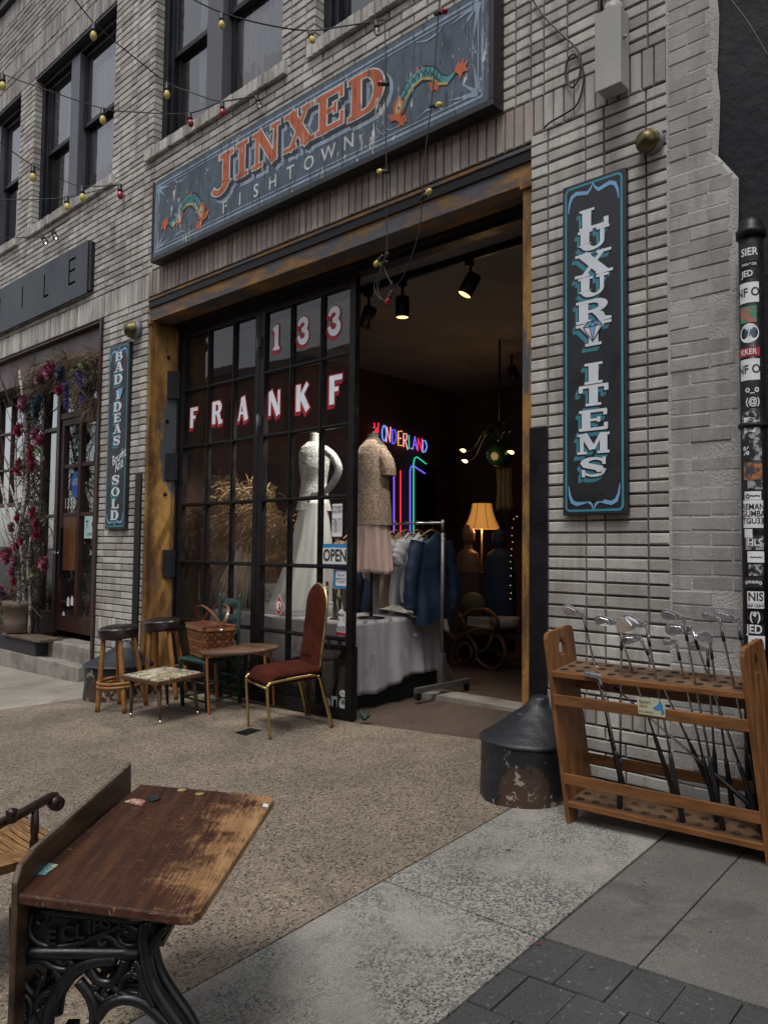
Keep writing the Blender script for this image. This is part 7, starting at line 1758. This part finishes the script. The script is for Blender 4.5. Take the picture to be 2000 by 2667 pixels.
# clubs
simple('steel_shaft', (0.62, 0.62, 0.63), .25, metal=1, var=.35, sc=9, stretch=(1, 1, 4), bmp=0); simple('iron_head', (0.92, 0.92, 0.93), .26, metal=1, var=.25, sc=18, bmp=.08)
def club(label, toe, hos, bot, v0, v1, grip=.36, shape='iron', mid=None):
    g = lambda p, v: rpl(p[0]/1.6414+1420, p[1]/1.6414+1580, v)
    h = g(hos, v0); b = g(bot, v1); tpt = g(toe, v0-.02)
    t_ = thing('golf_club', label, 'golf club', tuple(b), group='second hand golf clubs in the rack')
    gs = h+(b-h)*(1-grip)
    m = MB(); m.tube([h, h*.9+gs*.1, h*.86+gs*.14, gs], [.0065, .0068, .0052, .006], 10); m.build('shaft', 'steel_shaft', t_)
    m = MB(); m.tube([h+(gs-h)*.10, h+(gs-h)*.17], .0078, 10); m.build('ferrule', 'ink', t_)
    m = MB(); m.tube([gs, gs+(b-gs)*.1, b*.98+gs*.02, b], [.0085, .0105, .0145, .0125], 12); m.build('grip', 'rubber', t_)
    a = tpt-h; l = a.length*1.18; a.normalize(); up = (Wv.normalized()-a*Wv.normalized().dot(a)).normalized(); nn = a.cross(up).normalized()
    def hf(u, v, w): return h+a*(u*l)+up*(v*l)+nn*w
    m = MB()
    if shape == 'iron':
        pol = [(-.06, -.10), (.10, -.16), (.35, -.22), (.75, -.27), (.98, -.22), (1.08, -.05), (1.06, .16), (.92, .26), (.70, .27), (.35, .16), (.10, .10), (-.06, .08)]
        m.prism(pol, hf, -.009, .009); m.cur = 0
        m.prism([(.3, -.14), (.75, -.19), (.95, -.12), (.95, .10), (.80, .17), (.4, .08)], hf, .009, .0115); m.prism([(.3, -.14), (.75, -.19), (.95, -.12), (.95, .10), (.80, .17), (.4, .08)], hf, -.0115, -.009)
    elif shape == 'end':
        m.prism([(-.2, -.1), (.3, -.5), (1.2, -.6), (1.1, .1), (.7, .5), (.0, .4)], hf, -.03, .02)
    else:
        m.prism([(-.15, -.10), (1.1, -.10), (1.15, .06), (1.0, .16), (.3, .18), (-.1, .12)], hf, -.022, .022)
    m.tube([hf(.14, -.02, 0), h, h+(gs-h)*.06], [.010, .0095, .0075], 10); m.build('club_head', 'iron_head', t_, bevel=.003)
for c in (('iron with a large bright engraved head at the left end of the rack', (92, 12), (160, 30), (330, 770), .20, .2), ('iron with a hollow backed head, second from the left', (230, 58), (302, 66), (560, 830), .16, .16), ('upright club with its head turned end on', (352, 62), (326, 92), (318, 885), .05, .05, .30, 'end'),
          ('tall iron with a dark red shaft and long polished head', (350, 55), (430, 78), (592, 940), .06, .05), ('short iron with a round hollow head below the tall iron', (342, 143), (405, 132), (745, 860), .18, .18), ('tall iron with a broad dull head right of the card', (515, 32), (588, 46), (765, 980), .06, .06),
          ('iron with an oval polished head just below the broad dull one', (535, 98), (622, 90), (945, 1005), .12, .08), ('small dull iron low in the middle of the rack', (512, 152), (556, 146), (740, 930), .17, .13), ('low iron with a bright scratched head', (625, 170), (692, 182), (738, 860), .20, .18), ('club with its head turned end on near the right', (662, 118), (702, 138), (802, 870), .14, .16, .3, 'end'),
          ('tall iron with a black face beside the right end board', (684, 36), (742, 50), (945, 960), .06, .12), ('iron with a long bright head at the far right', (742, 36), (822, 52), (960, 900), .18, .2), ('putter with a flat head lying on the front of the shelf', (180, 288), (232, 300), (335, 780), -.015, .05, .34, 'putter'), ('club slung diagonally across the rack under the shelf', (222, 268), (255, 310), (900, 870), .20, .10, .3, 'putter')):
    club(*c)
# ================================================================== THE STICKERED PIPE
PCX, PCY, PR_ = (at(1925, 700, -.10).x+at(1988, 700, -.10).x)/2, -.10, .0595
PIP = thing('vent_pipe', 'black capped iron pipe covered in stickers at the right edge of the wall', 'pipe', (PCX, PCY, 0))
pg = gz(PCX, PCY); pt = at(1953, 603, PCY).z
m = MB(); m.lathe([(PR_, pg-.02), (PR_, pt)], (PCX, PCY, 0), 32); m.build('pipe', 'black_paint', PIP)
m = MB(); m.lathe([(PR_+.012, pt-.035), (PR_+.013, pt), (PR_+.004, pt+.008), (PR_, pt+.035), (PR_*.75, pt+.06), (PR_*.4, pt+.074), (.001, pt+.078)], (PCX, PCY, 0), 32); m.build('cap', 'black_paint', PIP)
zr = at(1940, 1112, PCY).z; m = MB(); m.lathe([(PR_, zr-.015), (PR_+.012, zr-.01), (PR_+.012, zr+.01), (PR_, zr+.015)], (PCX, PCY, 0), 32); m.build('collar', 'black_paint', PIP)
view = math.atan2(CAM.y-PCY, CAM.x-PCX)
simple('sticker_green', (.05, .22, .12), .5, col2=(.45, .12, .10), sc=30, lo=.45, hi=.5, bmp=0); simple('sticker_orange', (.42, .16, .04), .5, col2=(.05, .05, .06), sc=25, lo=.45, hi=.55, bmp=0); simple('sticker_blue', (.04, .15, .28), .5, bmp=0); simple('sticker_grey', (.30, .30, .30), .5, col2=(.02, .02, .02), sc=28, lo=.48, hi=.52, bmp=0)
def pstick(py0, py1, off, w, mats, body=None, size=.03, shape='rect', sx=.8, bold=.02):
    za, zb = at(1955, py1, PCY-.05).z, at(1955, py0, PCY-.05).z; cz, h_ = (za+zb)/2, (zb-za)/2
    def fr(u, v, k=0): a = view-R(14)+ (off+u)/PR_; r_ = PR_+.0015+k; return (PCX+r_*math.cos(a), PCY+r_*math.sin(a), cz+v)
    m = MB(); n = 10
    def patch(hw_, hh, k):
        if shape == 'round':
            ring = [(hw_*math.cos(R(a)), hh*math.sin(R(a))) for a in range(0, 360, 15)]; o = len(m.v); m.add([fr(0, 0, k)]+[fr(a, b, k) for a, b in ring], [(0, i+1, (i+1) % 24+1) for i in range(24)])
        else: m.add([fr(-hw_+2*hw_*i/n, s_*hh, k) for i in range(n+1) for s_ in (-1, 1)], [(2*i, 2*i+2, 2*i+3, 2*i+1) for i in range(n)])
    patch(w, h_, 0)
    if body: m.cur = 1; text(m, body, size, lambda u, v, k=0: fr(u, v, .0012), 0, 0, sx=sx, bold=bold)
    m.build('sticker', mats, PIP)
WHT, BLK = 'paint_white', 'ink'
for a in ((632, 680, .005, .044, [BLK, WHT], 'SIER', .055), (682, 694, .005, .035, [BLK, WHT], 'RWA * 52K', .018), (703, 722, -.005, .035, [BLK, WHT], 'JED', .045), (735, 788, 0, .05, [WHT, BLK], 'INF OE', .062), (797, 840, -.005, .042, ['sticker_green', BLK]), (842, 893, 0, .048, [WHT, 'sticker_blue'], '////', .05, 'round'), (905, 928, -.004, .055, ['red_flat', WHT], 'KKER', .04), (935, 990, .0, .05, [WHT, BLK], 'INF OE', .062),
          (993, 1035, .012, .03, [BLK, WHT], 'o_o', .05), (1030, 1062, .014, .034, [BLK, WHT], '(@)', .05), (1072, 1150, .002, .045, ['sticker_grey', WHT], 'D', .12), (1155, 1195, -.02, .02, [BLK, WHT], '%', .06), (1150, 1200, .025, .03, ['sticker_grey', WHT]), (1203, 1250, .01, .045, ['sticker_orange', WHT]), (1252, 1275, .02, .035, ['sticker_grey', BLK]), (1280, 1302, .008, .04, [WHT, BLK], 'o~~', .05), (1303, 1375, .008, .05, [WHT, BLK], 'REMAN\nGUMBA\nTGU33', .042), (1378, 1400, -.015, .02, [WHT, BLK]), (1395, 1432, .015, .044, ['sticker_grey', WHT], 'HLS', .05), (1436, 1465, .02, .04, [WHT, BLK], '~~~', .04), (1470, 1500, .02, .035, ['sticker_grey', BLK]), (1503, 1530, .006, .046, [BLK, WHT], 'o===o', .035), (1540, 1570, .016, .04, [WHT, BLK], 'NIS', .06), (1571, 1584, .016, .04, [WHT, BLK], 'NSF CREW', .02), (1590, 1620, .012, .04, [BLK, WHT], '(*)', .06, 'round'), (1626, 1652, .008, .045, [BLK, WHT], 'JED', .06), (1655, 1690, .018, .04, [WHT, BLK], '1% !', .04)):
    pstick(*a)
